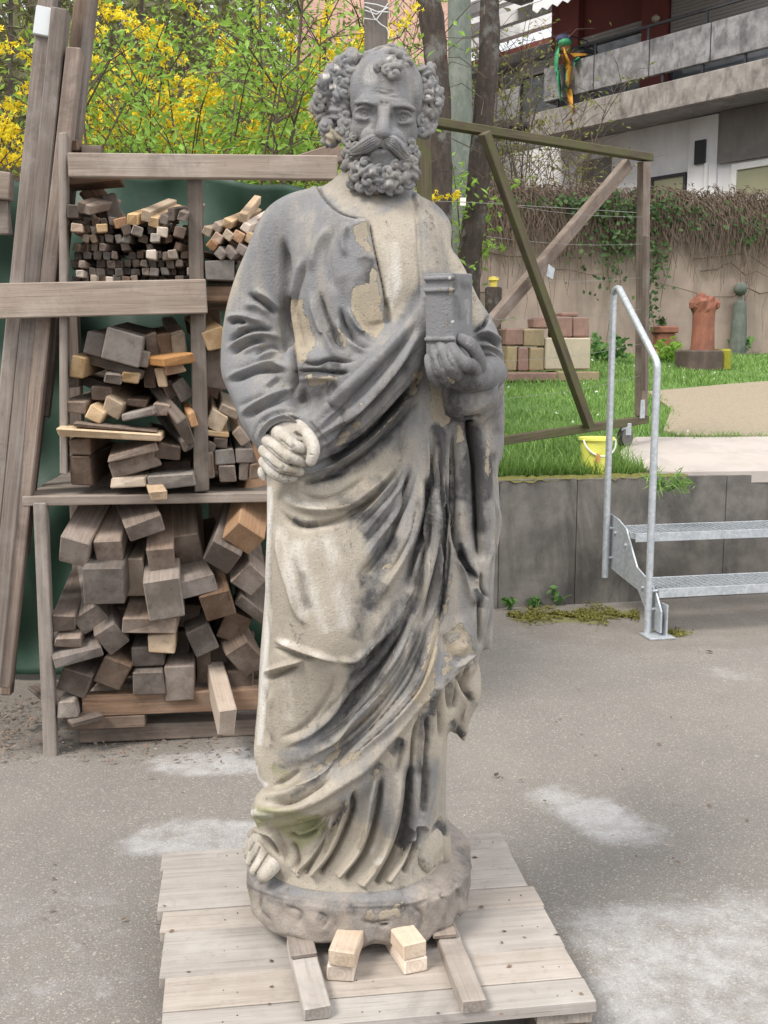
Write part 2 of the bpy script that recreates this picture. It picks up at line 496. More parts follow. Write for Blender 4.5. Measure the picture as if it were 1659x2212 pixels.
def moss_wood():
    t = NT('mossy_timber'); o = t.co('Object')
    g = t.noise(t.map(o, (2, 40, 40)), 1.6, 5, .6); b = t.noise(o, 6, 5, .65); n = t.node('ShaderNodeNewGeometry')
    col = t.mix(t.step(g, .3, .7), (.13, .105, .07), (.075, .062, .045))
    col = t.mix(t.math('MULTIPLY', t.step(b, .40, .62), .8), col, (.105, .108, .05))
    return t.done(col, .9, t.bump(g, .003), spec=.2)
M_MOSSWOOD = moss_wood()
def asphalt_mat():
    t = NT('worn_asphalt'); o = t.co('Object')
    v = t.vor(o, 210, 'F1', 'Color'); sep = t.node('ShaderNodeSeparateColor'); t.put(sep.inputs[0], v); s = sep.outputs[0]
    big = t.noise(o, .9, 6, .6); mid = t.noise(o, 4.5, 6, .65); fine = t.noise(o, 320, 3, .6); patch = t.noise(t.map(o, (1, 1, 1), loc=(3.1, 1.7, 0)), .62, 5, .55, .3)
    col = t.mix(s, (.365, .332, .29), (.435, .402, .357))
    col = t.mix(t.math('MULTIPLY', t.step(s, .93, 1.0), .10), col, (.50, .49, .47))
    col = t.mix(t.math('MULTIPLY', t.step(s, .0, .10), .7), t.mix(t.math('MULTIPLY', t.step(mid, .35, .7), .55), col, (.27, .245, .22)), (.12, .116, .112))
    col = t.mix(t.math('MULTIPLY', t.step(big, .45, .7), .45), col, (.25, .228, .20))
    mid2 = t.noise(o, 15, 6, .7, .5)
    pw = t.math('ADD', t.attr('powder'), t.math('ADD', t.math('MULTIPLY', t.math('SUBTRACT', mid, .5), 1.2), t.math('MULTIPLY', t.math('SUBTRACT', mid2, .5), 1.3)))     # stone dust spilt on the yard
    pw = t.math('ADD', pw, t.math('MULTIPLY', t.math('SUBTRACT', fine, .5), .5))
    col = t.mix(t.math('MULTIPLY', t.step(pw, .3, 1.2), .55), col, (.56, .565, .58))
    dk = t.math('ADD', t.attr('dark_ground'), t.math('MULTIPLY', t.math('SUBTRACT', mid, .5), .8))  # ground darkened under pallet and rack and along the wall foot
    col = t.mix(t.math('MULTIPLY', t.step(dk, .3, .8), .6), col, (.155, .135, .115))
    ms = t.math('ADD', t.attr('moss'), t.math('MULTIPLY', t.math('SUBTRACT', mid, .5), 1.1))
    col = t.mix(t.math('MULTIPLY', t.step(ms, .35, .75), .85), col, t.mix(fine, (.11, .115, .02), (.20, .19, .05)))
    g1 = t.noise(o, 95, 4, .75); g2 = t.noise(o, 210, 3, .7); g3 = t.noise(o, 26, 5, .7)
    col = t.mix(t.math('MULTIPLY', t.step(g1, .54, .68), .45), col, (.17, .155, .135))
    col = t.mix(t.math('MULTIPLY', t.step(g2, .56, .70), .40), col, (.13, .12, .108))
    col = t.mix(t.math('MULTIPLY', t.step(g2, .46, .34), .35), col, (.56, .53, .48))
    col = t.mix(t.math('MULTIPLY', t.step(g3, .5, .72), .35), col, (.26, .232, .20))
    return t.done(col, .92, t.bump(t.math('ADD', t.math('MULTIPLY', g1, .6), g2), .004, .7), spec=.25)
M_ASPH = asphalt_mat()
def concrete_mat(name, a, b, stain, sc=1.0):
    t = NT(name); o = t.co('Object')
    n = t.noise(o, 3.5 * sc, 7, .65); st = t.noise(t.map(o, (3.4, 3.4, 1.3)), 1.3 * sc, 8, .7, .6); f = t.noise(o, 70, 4, .6)
    col = t.mix(t.step(n, .35, .65), a, b)
    col = t.mix(t.math('MULTIPLY', t.step(st, .42, .72), .75), col, stain)
    col = t.mix(t.math('MULTIPLY', t.step(f, .6, .8), .3), col, tuple(.5 * x for x in a))
    return t.done(col, .9, t.bump(t.math('ADD', n, f), .003, .5), spec=.25)
M_CONC = concrete_mat('stained_concrete', (.205, .19, .172), (.115, .108, .10), (.044, .042, .041))
M_SLAB = concrete_mat('pale_concrete_slab', (.46, .415, .385), (.42, .38, .35), (.36, .33, .305))
M_PARA = concrete_mat('weathered_balcony_concrete', (.32, .315, .32), (.19, .185, .19), (.06, .058, .06), 1.5)
def plain(name, c, rough=.7, metal=0., n=.15, sc=8., spec=.35):
    t = NT(name); o = t.co('Object'); a = t.noise(o, sc, 5, .6)
    return t.done(t.mix(a, tuple(x * (1 - n) for x in c), tuple(min(1, x * (1 + n)) for x in c)), rough, None, metal, spec)
def galv():
    t = NT('galvanised_steel'); o = t.co('Object')
    v = t.vor(o, 75, 'F1', 'Color'); n = t.noise(o, 16, 5, .6)
    sep = t.node('ShaderNodeSeparateColor'); t.put(sep.inputs[0], v)
    col = t.mix(sep.outputs[0], (.40, .435, .47), (.53, .56, .59))
    col = t.mix(t.math('MULTIPLY', t.step(n, .5, .75), .5), col, (.33, .35, .365))
    return t.done(col, t.math('ADD', .42, t.math('MULTIPLY', n, .25)), t.bump(n, .0006, .4), .55, .5)
M_GALV = galv()
def plaster():
    t = NT('old_pink_plaster'); o = t.co('Object')
    n = t.noise(o, 2.2, 7, .65); st = t.noise(t.map(o, (4, 4, .7)), 1.2, 6, .65, .4); f = t.noise(o, 30, 4, .6)
    col = t.mix(t.step(n, .35, .65), (.40, .315, .265), (.31, .245, .21))
    col = t.mix(t.math('MULTIPLY', t.step(st, .42, .7), .6), col, (.20, .165, .14))
    col = t.mix(t.math('MULTIPLY', t.step(f, .6, .8), .3), col, (.46, .39, .34))
    return t.done(col, .93, t.bump(n, .01, .5), spec=.2)
M_PLASTER = plaster()
M_SOIL = plain('dark_soil', (.075, .058, .042), .95, 0, .4, 20)
M_GRASSBASE = plain('lawn_soil', (.09, .17, .045), .95, 0, .4, 14)
M_GRAVEL = plain('sandy_gravel', (.29, .245, .18), .95, 0, .45, 45)
M_TARP = None
def tarp():
    t = NT('green_tarpaulin'); o = t.co('Object'); n = t.noise(o, 3, 6, .6, .5); f = t.noise(o, 60, 4, .6)
    col = t.mix(t.step(n, .3, .7), (.012, .034, .021), (.021, .055, .034))
    col = t.mix(t.math('MULTIPLY', t.step(f, .6, .8), .25), col, (.10, .15, .12))
    return t.done(col, .55, t.bump(n, .01, .4), spec=.4)
M_TARP = tarp()
def leaf_mat(name, a, b, rough=.55, trans=.25):
    t = NT(name); o = t.co('Object')
    n = t.noise(o, 7, 3, .5); w = t.node('ShaderNodeTexWhiteNoise', noise_dimensions='3D'); t.put(w.inputs['Vector'], t.map(o, (40, 40, 40)))
    g = t.node('ShaderNodeNewGeometry')
    col = t.mix(g.outputs['Random Per Island'], a, b)
    t.put(t.b.inputs['Transmission Weight'], 0.0)
    m = t.done(col, rough, None, 0, .3)
    tr = t.node('ShaderNodeBsdfTranslucent'); t.put(tr.inputs['Color'], t.mix(.5, col, b))
    ms = t.node('ShaderNodeMixShader'); ms.inputs[0].default_value = trans
    out = t.n['Material Output']
    t.t.links.new(t.b.outputs[0], ms.inputs[1]); t.t.links.new(tr.outputs[0], ms.inputs[2]); t.t.links.new(ms.outputs[0], out.inputs['Surface'])
    return m
M_LEAF = leaf_mat('spring_green_leaf', (.17, .31, .04), (.31, .50, .09), trans=.4)
M_FORS = leaf_mat('yellow_forsythia_petal', (.80, .63, .02), (.90, .77, .06), trans=.3)
M_IVY = leaf_mat('dark_ivy_leaf', (.028, .062, .02), (.07, .13, .035))
M_OLIVE = leaf_mat('olive_bud_leaf', (.13, .15, .03), (.24, .25, .06))
M_GRASS = leaf_mat('grass_blade', (.125, .245, .055), (.29, .45, .13), trans=.3)
M_WEED = leaf_mat('weed_leaf', (.06, .15, .035), (.12, .24, .06))
def bark(name, a, b, c, rings=0.):
    t = NT(name); o = t.co('Object')
    n = t.noise(t.map(o, (1, 1, .35)), 22, 6, .7); l = t.noise(o, 6, 6, .65); r = t.noise(t.map(o, (1, 1, 14)), 7, 5, .7)
    col = t.mix(t.step(n, .35, .65), a, b)
    if rings: col = t.mix(t.math('MULTIPLY', t.step(r, .55, .7), rings), col, tuple(.5 * x for x in a))
    col = t.mix(t.math('MULTIPLY', t.step(l, .52, .66), .8), col, c)
    return t.done(col, .95, t.bump(n, .012, .9), spec=.15)
M_BARK = bark('dark_cherry_bark', (.085, .068, .058), (.05, .042, .038), (.17, .17, .16), .9)
M_BARKG = bark('grey_green_pole_wood', (.21, .235, .205), (.15, .175, .155), (.26, .275, .245))
M_TWIG = plain('brown_twig', (.105, .082, .06), .9, 0, .35, 30)
M_DRY = plain('dry_vine', (.135, .10, .075), .95, 0, .4, 40)

# ------------------------------------------------------------------ beams: local X along the length
def beam_mesh(name, L, w, h, ch=.003, jit=.0, seed=0, m=None):
    rng = random.Random(seed)
    vs, fs = chbox(Vector((-L / 2, -w / 2, -h / 2)), Vector((L / 2, w / 2, h / 2)), ch)
    if jit:
        q = {}
        for v in vs:
            k = (v.x > 0, v.y > 0, v.z > 0)
            if k not in q: q[k] = Vector((rng.uniform(-jit, jit) * 1.5, rng.uniform(-jit, jit), rng.uniform(-jit, jit)))
        vs = [v + q[(v.x > 0, v.y > 0, v.z > 0)] for v in vs]
    me = bpy.data.meshes.new(name); me.from_pydata([tuple(v) for v in vs], [], fs); me.update()
    if m: me.materials.append(m)
    return me
def beam(name, a, b, w, h, m, parent=None, roll=0.0, ch=.003, jit=0., seed=0, up=(0, 0, 1)):
    """a board from a to b; w across, h along 'up'"""
    a, b = Vector(a), Vector(b); d = b - a; L = d.length
    X = d.normalized(); U = Vector(up)
    if abs(X.dot(U)) > .98: U = Vector((0, 1, 0))
    Y = U.cross(X).normalized(); Z = X.cross(Y)
    R = Matrix((X, Y, Z)).transposed().to_4x4() @ Matrix.Rotation(roll, 4, 'X')
    o = bpy.data.objects.new(name, beam_mesh(name, L, w, h, ch, jit, seed, m))
    o.matrix_world = Matrix.Translation((a + b) / 2) @ R
    if parent is not None:
        o.parent = parent
        o.matrix_parent_inverse = (Matrix.Translation(parent.location) @ parent.rotation_euler.to_matrix().to_4x4()).inverted()
    scene.collection.objects.link(o)
    return o
# ------------------------------------------------------------------ ground, terrace, walls
TH = math.radians(12.0)
U2 = Vector((math.cos(TH), math.sin(TH), 0)); N2 = Vector((-math.sin(TH), math.cos(TH), 0))   # along / behind the retaining wall
W0 = at_z(1085, 1312, 0)
def wp(u, v, z): return W0 + U2 * u + N2 * v + Vector((0, 0, z))
T0, TS = .655, .112                                      # terrace height at the wall and its slope
def terr_z(v): return T0 + TS * max(v, 0)
def at_terr(px, py, lift=0.0):
    r = ray(px, py); n = Vector((-TS * N2.x, -TS * N2.y, 1)); p0 = wp(0, 0, T0 + lift)
    t = (p0 - Vector((0, 0, CAM_H))).dot(n) / r.dot(n)
    return Vector((0, 0, CAM_H)) + r * t
def uv2(p): q = p - W0; return q.dot(U2), q.dot(N2)

def build_ground():
    xs = np.concatenate([np.linspace(-60, -4, 15), np.linspace(-3.5, 4.5, 161), np.linspace(5, 60, 15)])
    ys = np.concatenate([np.linspace(-6, .8, 8), np.linspace(1, 6, 101), np.linspace(6.5, 70, 16)])
    gx, gy = np.meshgrid(xs, ys, indexing='ij'); nx, ny = gx.shape
    rng = np.random.default_rng(1)
    gz = .004 * np.sin(gx * 2.1 + 1) * np.cos(gy * 1.7) + .003 * np.sin(gx * 5.3 + gy * 3.1) - .004
    co = np.stack([gx.ravel(), gy.ravel(), gz.ravel()], 1)
    i = np.arange(nx * ny).reshape(nx, ny)
    Q = np.stack([i[:-1, :-1].ravel(), i[1:, :-1].ravel(), i[1:, 1:].ravel(), i[:-1, 1:].ravel()], 1)
    u, v = elev(np.maximum(co, [-1e9, .3, -1e9]))
    def blob(pts, soft):
        P = np.array(pts, float); d, _, _ = dist_poly(u, v, np.vstack([P, P[:1]])); q = np.where(inside(u, v, P), d, -d)
        return sstep(q, -soft, soft)
    pw = blob([(1120, 1720), (1200, 1690), (1330, 1730), (1440, 1790), (1450, 1830), (1300, 1830), (1220, 1780)], 22) * .95
    pw = np.maximum(pw, blob([(1180, 1960), (1420, 1940), (1700, 1920), (1700, 2300), (1300, 2300), (1240, 2080)], 45) * .8)
    pw = np.maximum(pw, blob([(240, 1830), (330, 1770), (420, 1760), (560, 1770), (560, 1850), (330, 1850)], 12) * .85)
    pw = np.maximum(pw, blob([(300, 1640), (420, 1620), (560, 1610), (560, 1670), (420, 1680), (330, 1665)], 9) * .95)
    pw = np.maximum(pw, blob([(1480, 1440), (1659, 1430), (1659, 1490), (1560, 1480)], 20) * .5)
    pw = np.maximum(pw, blob([(-100, 1900), (300, 1830), (330, 2300), (-100, 2300)], 90) * .42)
    dm = blob([(-200, 1330), (600, 1330), (620, 1600), (330, 1640), (120, 1640), (-200, 1660)], 30) * .8  # ground darkened below the rack
    dm = np.maximum(dm, blob([(1060, 1300), (1700, 1270), (1700, 1400), (1400, 1420), (1060, 1370)], 16) * .6)  # ground darkened along the wall foot and steps
    dm = np.maximum(dm, blob([(330, 1860), (1100, 1800), (1330, 2180), (1320, 2300), (330, 2300)], 25) * .6)  # ground under the pallet darkened: its shade painted into the colour
    ms = blob([(1085, 1322), (1200, 1318), (1370, 1312), (1385, 1338), (1250, 1348), (1110, 1345)], 22) * .85
    ms = np.maximum(ms, blob([(1420, 1362), (1480, 1360), (1490, 1376), (1430, 1380)], 6) * .7)
    g = mesh_np('ground', co, Q, M_ASPH, None, True, {'powder': pw, 'dark_ground': dm, 'moss': ms}); tag(g, kind='structure')

    # retaining wall of concrete panels, each with its joint
    L0, L1 = -1.35, 4.6
    rw = empty('retaining_wall', wp(0, 0, 0), TH, 'dark stained concrete retaining wall of upright panels along the lawn edge', 'wall')
    edges = [-1.35, -.9, -.45, .0]
    e = at_z(1259, 1290, .1); ju = [uv2(at_z(x, 1230, .2))[0] for x in (1259, 1441, 1617)]
    st = ju[1] - ju[0]
    edges = [ju[0] - st * k for k in range(4, 0, -1)] + [ju[0] + st * k for k in range(0, 9)]
    rng = random.Random(4)
    for a, b in zip(edges[:-1], edges[1:]):
        mb = MB().box((a + .0016, rng.uniform(-.003, .003), -.05), (b - .0016, .10, T0 + rng.uniform(-.003, .003)), None, .0025)
        mb.build('concrete_panel', M_CONC, rw)
    us_ = np.linspace(ju[0] - st * 2, ju[0] + .62, 60); mb = MB(); r_ = random.Random(9)
    top = [[(u, .0 + r_.uniform(-.006, .004), T0 - r_.uniform(0, .018)), (u, .02, T0 + .004 + r_.uniform(0, .012)), (u, .07 + r_.uniform(0, .02), T0 + .004 + r_.uniform(0, .012)), (u, .10, T0 - .01)] for u in us_]
    mb.add([p for row in top for p in row], [(i * 4 + k, i * 4 + 4 + k, i * 4 + 5 + k, i * 4 + 1 + k) for i in range(len(us_) - 1) for k in range(3)])
    mb.build('moss_cap', plain('yellow_green_moss', (.135, .13, .035), .95, 0, .65, 45), rw, True)
    MB().box((edges[0], .012, -.05), (edges[-1], .095, T0 - .02)).build('joint_fill', M_SOIL, rw)
    MB().box((edges[0] - .002, .10, -.05), (edges[0] + .1, 3.5, T0 - .02)).build('return_wall', M_CONC, rw)

    # terrace: lawn, gravel path, slab
    us = np.linspace(edges[0], 9.0, 80); vsx = np.linspace(.085, 7.2, 70)
    gu, gv = np.meshgrid(us, vsx, indexing='ij')
    X = W0.x + U2.x * gu + N2.x * gv; Y = W0.y + U2.y * gu + N2.y * gv
    Z = T0 - .012 + TS * gv + .012 * np.sin(gu * 3 + gv * 2) * np.minimum(gv, 1)
    i = np.arange(gu.size).reshape(gu.shape)
    Q = np.stack([i[:-1, :-1].ravel(), i[1:, :-1].ravel(), i[1:, 1:].ravel(), i[:-1, 1:].ravel()], 1)
    o = mesh_np('lawn', np.stack([X.ravel(), Y.ravel(), Z.ravel()], 1), Q, M_GRASSBASE, None, True); tag(o, kind='structure')
    def sheet(name, pts, m, lift, n=1):
        P = [at_terr(x, y) for x, y in pts]; c = sum(P, Vector()) / len(P)
        P2 = [p + Vector((0, 0, lift)) for p in P]
        mb = MB().prism(P2, Vector((0, 0, -.06)))
        o = mb.build(name, m); tag(o, kind='structure'); return [uv2(p) for p in P]
    c8 = lambda *p: DL('c8', *p)
    path = sheet('gravel_path', c8((955, 805), (1180, 785), (1420, 762), (1660, 745), (2300, 720), (2400, 1042), (1700, 1042), (1400, 1038), (1130, 1036), (1050, 1010), (1090, 900), (1020, 840)), M_GRAVEL, .012)
    slab = sheet('paved_slab', [*DL('c8', (905, 1050), (1250, 1052), (1700, 1046), (2400, 1030))] + [tuple(D_('c8', 2400, 1225)), tuple(D_('c8', 1700, 1232)), tuple(D_('c8', 1120, 1237)), tuple(D_('c8', 985, 1232)), tuple(D_('c8', 800, 1150))], M_SLAB, .016)
    return path, slab
PATH_UV, SLAB_UV = build_ground()

def grass_field():
    rng = np.random.default_rng(11)
    N = 60000
    u = rng.uniform(-1.6, 7.5, N * 3); v = .09 + 6.4 * rng.random(N * 3) ** 1.7
    keep = np.ones(len(u), bool)
    for P in (PATH_UV, SLAB_UV): keep &= ~inside(u + .03 * rng.standard_normal(len(u)), v + .03 * rng.standard_normal(len(u)), np.array(P))
    X = W0.x + U2.x * u + N2.x * v; Y = W0.y + U2.y * u + N2.y * v
    keep &= (X / Y > -.06) & (X / Y < .47)
    clump = .5 + .5 * np.sin(u * 4.3 + 1.7 * np.sin(v * 3.1)) * np.cos(v * 5.1 + u)
    keep &= rng.random(len(u)) < .45 + .55 * clump
    u, v, X, Y, clump = [a[keep][:N] for a in (u, v, X, Y, clump)]
    n = len(u)
    Z = T0 + TS * v - .012
    h = rng.uniform(.025, .06, n) * (.7 + .7 * clump) * np.where(v < .8, 1.25, 1.0)
    tall = (v < 1.0) & (u < .9) & (rng.random(n) < .3); h[tall] *= 1.8
    a = rng.uniform(0, 2 * np.pi, n); w = rng.uniform(.0022, .0042, n) * (1 + .12 * v)
    dx, dy = np.cos(a), np.sin(a); lean = rng.uniform(.2, .9, n) * h; b = rng.uniform(0, 2 * np.pi, n)
    lx, ly = np.cos(b) * lean, np.sin(b) * lean
    over = v < .16; ly[over] -= .03
    base = np.stack([X, Y, Z], 1); D = np.stack([dx * w, dy * w, 0 * w], 1); Lm = np.stack([lx * .35, ly * .35, h * .6], 1); Lt = np.stack([lx, ly, h], 1)
    V = np.stack([base - D, base + D, base + Lm + D * .7, base + Lm - D * .7, base + Lt], 1).reshape(-1, 3)
    k = np.arange(n) * 5
    me = bpy.data.meshes.new('grass')
    F = np.concatenate([np.stack([k, k + 1, k + 2, k + 3], 1).ravel(), np.stack([k + 3, k + 2, k + 4], 1).ravel()])
    ls = np.concatenate([np.arange(n) * 4, n * 4 + np.arange(n) * 3])
    me.vertices.add(len(V)); me.vertices.foreach_set('co', V.astype(np.float32).ravel())
    me.loops.add(len(F)); me.loops.foreach_set('vertex_index', F.astype(np.int32)); me.polygons.add(len(ls)); me.polygons.foreach_set('loop_start', ls.astype(np.int32))
    me.update(calc_edges=True); me.materials.append(M_GRASS)
    o = link(bpy.data.objects.new('grass', me)); tag(o, 'short green lawn grass on the terrace', 'grass', kind='stuff')
grass_field()
# ------------------------------------------------------------------ galvanised steps with handrail
def build_stairs():
    fo = uv2(at_z(1398, 1378, 0)); u0 = fo[0] + .072
    root = empty('metal_stairs', wp(u0, -.62, 0), TH, 'galvanised steel steps with grating treads and a tubular handrail up to the slab', 'stairs')
    iw = (Matrix.Translation(root.location) @ Matrix.Rotation(TH, 4, 'Z')).inverted()
    P = lambda u, w, z: iw @ wp(u0 + u, -w - .05, z)           # u along the wall, w out from the wall
    q = lambda w, z: P(-.012, w, z)
    poly = [(.05, .49), (.17, .475), (.27, .44), (.355, .33), (.40, .275), (.53, .235), (.60, .20), (.66, .12), (.66, .02), (.585, .02), (.42, .17), (.20, .20), (.05, .225)]
    MB().prism([q(w, z) for w, z in poly], P(.008, .0, 0) - P(0, 0, 0)).build('stringer', M_GALV, root)
    poly2 = [(w, z) for w, z in poly]
    MB().prism([P(1.05, w, z) for w, z in poly2], P(.008, .0, 0) - P(0, 0, 0)).build('stringer', M_GALV, root)
    for w0, w1, z in ((.36, .615, .215), (.10, .355, .43)):
        t = MB()
        t.box(P(-.004, w1, z - .045), P(1.05, w1 - .004, z)) if False else None
        for a, b in (((0, w1, z - .042), (1.045, w1 - .006, z)), ((0, w0 + .006, z - .03), (1.045, w0, z)), ((0, w1 - .006, z - .03), (.006, w0 + .006, z)), ((1.039, w1 - .006, z - .03), (1.045, w0 + .006, z))):
            A, B = P(*a), P(*b)
            t.box((min(A.x, B.x), min(A.y, B.y), min(A.z, B.z)), (max(A.x, B.x), max(A.y, B.y), max(A.z, B.z)), None, .001)
        tr = t.build('tread', M_GALV, root)
        g = MB(); n = 32
        for k in range(1, n):
            x = 1.045 * k / n; A, B = P(x - .0012, w1 - .006, z - .026), P(x + .0012, w0 + .006, z - .002)
            g.box((A.x, A.y, A.z), (B.x, B.y, B.z))
        for k in range(1, 8):
            w = w0 + (w1 - w0) * k / 8; A, B = P(.006, w + .001, z - .012), P(1.039, w - .001, z - .0035)
            g.box((A.x, A.y, A.z), (B.x, B.y, B.z))
        g.build('grating', M_GALV, tr)
    def rail(u):
        r = .0165
        B0, B1 = P(u, .115, .17), P(u, .115, 1.565); F0, F1 = P(u, .60, .0), P(u, .60, 1.215)
        pts = [B0, B1]
        c = P(u, .135, 1.60); e1 = P(u, .175, 1.592); f1 = P(u, .575, 1.262)
        for a in np.linspace(0, 1, 6)[1:]:
            pts.append((B1 * (1 - a) + c * a) * (1 - a) + (c * (1 - a) + e1 * a) * a)
        for a in np.linspace(0, 1, 6):
            k = P(u, .60, 1.24)
            pts.append((f1 * (1 - a) + k * a) * (1 - a) + (k * (1 - a) + F1 * a) * a)
        pts.append(F0)
        h = MB().tube(pts, r, 14).build('handrail', M_GALV, root, True)
        s = 1 if u < .5 else -1
        for w, z in ((.115, .42), (.115, .27), (.60, .12), (.60, .205)):
            MB().tube([P(u - .0 * s, w, z), P(u + .05 * s, w, z)], .007, 8).build('bolt', M_GALV, root, True)
    rail(-.045); rail(1.10)
    for u in (-.03, 1.06):
        f = MB(); A, B = P(u - .05, .70, .0), P(u + .075, .585, .008)
        f.box((A.x, A.y, A.z), (B.x, B.y, B.z), None, .001)
        A, B = P(u + .045, .665, .008), P(u + .052, .60, .15); f.box((A.x, A.y, A.z), (B.x, B.y, B.z))
        f.build('foot_plate', M_GALV, root)
    for w, z in ((.27, .36), (.47, .19), (.15, .40)):
        MB().tube([P(-.012, w, z), P(-.02, w, z)], .009, 6).build('bolt', M_GALV, root)
build_stairs()
def bucket():
    b = at_terr(1287, 1018); t = at_terr(1287, 1018)
    s = (b - Vector((0, 0, CAM_H))).length / FPX
    root = empty('bucket', b - Vector((0, 0, .01)), .3, 'bright yellow plastic bucket with white handle standing in the grass', 'bucket')
    h = 76 * s; rb, rt = 26 * s, 35 * s
    M = NT('yellow_plastic'); o = M.co('Object'); n = M.noise(o, 30, 4, .6)
    M.b.inputs['Subsurface Weight'].default_value = 0.0
    m = M.done(M.mix(M.step(n, .62, .75), (.78, .78, .16), (.66, .62, .14)), .45, None, 0, .4)
    MB().lathe([(rb * .3, .0), (rb, .0), (rt * .97, h * .93), (rt * 1.08, h * .93), (rt * 1.08, h), (rt * .98, h), (rt * .93, h * .95), (rb * .93, .01), (rb * .2, .01)], n=28).build('body', m, root, True)
    pts = [Vector((math.cos(a) * rt * 1.06, -.03 - .5 * abs(math.sin(a)) * rt, h * .95 - math.sin(a) * h * .45)) for a in np.linspace(0, math.pi, 14)]
    MB().tube(pts, .005, 6).build('handle', plain('white_plastic', (.75, .75, .72)), root, True)
    MB().prism([Vector((rt * .90 * math.cos(a), rt * .90 * math.sin(a) - .004, z)) for a, z in ((-2.2, h * .35), (-1.9, h * .32), (-1.85, h * .55), (-2.1, h * .6))], Vector((0, -.002, 0))).build('sticker', plain('faded_sticker', (.55, .28, .10)), root)
bucket()

# ------------------------------------------------------------------ timber gate frame on a wheel
def build_gate():
    wb = at_terr(1350, 964); YR = wb.y; YL = YR / 1.225
    fx = lambda x: YL + (YR - YL) * (1 / 1.0) * ((x - 945) / (1392 - 945)) * 1.0
    # straight in plan: interpolate on the line between both ends
    XL = at_y(945, 270, YL).x; XR = at_y(1392, 340, YR).x
    def onp(px, py):                                      # point of the gate plane seen at (px,py)
        r = ray(px, py); d = Vector((XR - XL, YR - YL, 0)); n = Vector((d.y, -d.x, 0)); p0 = Vector((XL, YL, 0))
        t = p0.dot(n) / r.dot(n)
        return Vector((0, 0, CAM_H)) + r * t
    d = Vector((XR - XL, YR - YL, 0)).normalized(); nn = Vector((-d.y, d.x, 0))
    root = empty('timber_gate', (wb.x, wb.y, terr_z(uv2(wb)[1])), 0, 'mossy timber gate frame with crossed braces and a caster wheel, open above the lawn', 'gate')
    s = YR / FPX
    def mem(name, a, b, wpx, th, m, off=0., seed=1):
        A, B = onp(*a) + nn * off, onp(*b) + nn * off; w = wpx * ((A.y + B.y) / 2) / FPX
        return beam(name, A, B, th, w, m, root, 0, .003, .002, seed, up=(0, 0, 1) if abs((B - A).normalized().z) < .9 else tuple(d))
    mem('top_rail', (900, 258), (1404, 341), 16, .05, M_MOSSWOOD, 0)
    mem('post', (1391, 350), (1385, 898), 25, .05, M_WOOD, .0, 2)
    mem('post_strip', (1381, 512), (1377, 842), 12, .03, M_WOOD, -.05, 3)
    mem('bottom_rail', (930, 974), (1395, 906), 17, .05, M_MOSSWOOD, 0, 4)
    mem('brace', (1030, 290), (1258, 920), 22, .04, M_MOSSWOOD, -.047, 5)
    mem('brace', (1372, 352), (1065, 712), 26, .045, M_WOOD, .05, 6)
    mem('brace', (1065, 712), (948, 850), 26, .045, M_WOOD, .05, 7)
    mem('post', (914, 275), (926, 965), 25, .05, M_MOSSWOOD, .0, 8)
    p = onp(1165, 590) - nn * .075
    mb = MB().prism([p + d * x + Vector((0, 0, z)) for x, z in ((-.03, -.02), (.02, -.035), (.035, .02), (-.015, .04))], nn * .004); 
    def child(o):
        o.parent = root; o.matrix_parent_inverse = Matrix.Translation(root.location).inverted(); return o
    child(mb.build('bracket', M_GALV))
    p = onp(1379, 885) - nn * .03
    child(MB().prism([p + d * x + Vector((0, 0, z)) for x, z in ((-.025, -.05), (.025, -.05), (.02, .06), (-.02, .06))], nn * .003).build('bracket', M_GALV))
    ax = onp(1350, 944); r = 20 * s
    ax.z = terr_z(uv2(ax)[1]) + r + .012
    w = MB().tube([ax - nn * .02, ax + nn * .02], r, 18); child(w.build('wheel', plain('grey_rubber', (.12, .115, .11), .8), None, True))
    child(MB().box(ax + Vector((-.03, -.03, r * .2)), ax + Vector((.03, .03, r * 1.5)), None, .003).build('caster_fork', M_GALV))
    wires = MB()
    for (x0, y0), (x1, y1) in (((1045, 437), (1378, 470)), ((1040, 512), (1378, 528)), ((1060, 600), (1376, 600)), ((1060, 690), (1376, 668)), ((1075, 780), (1378, 742)), ((1085, 860), (1378, 810))):
        A, B = onp(x0, y0) - nn * .03, onp(x1, y1) - nn * .03
        wires.tube([A * (1 - t) + B * t - Vector((0, 0, .02 * math.sin(math.pi * t))) for t in np.linspace(0, 1, 7)], .0012, 4)
    child(wires.build('wire_mesh', plain('rusty_wire', (.25, .24, .23), .6)))
build_gate()

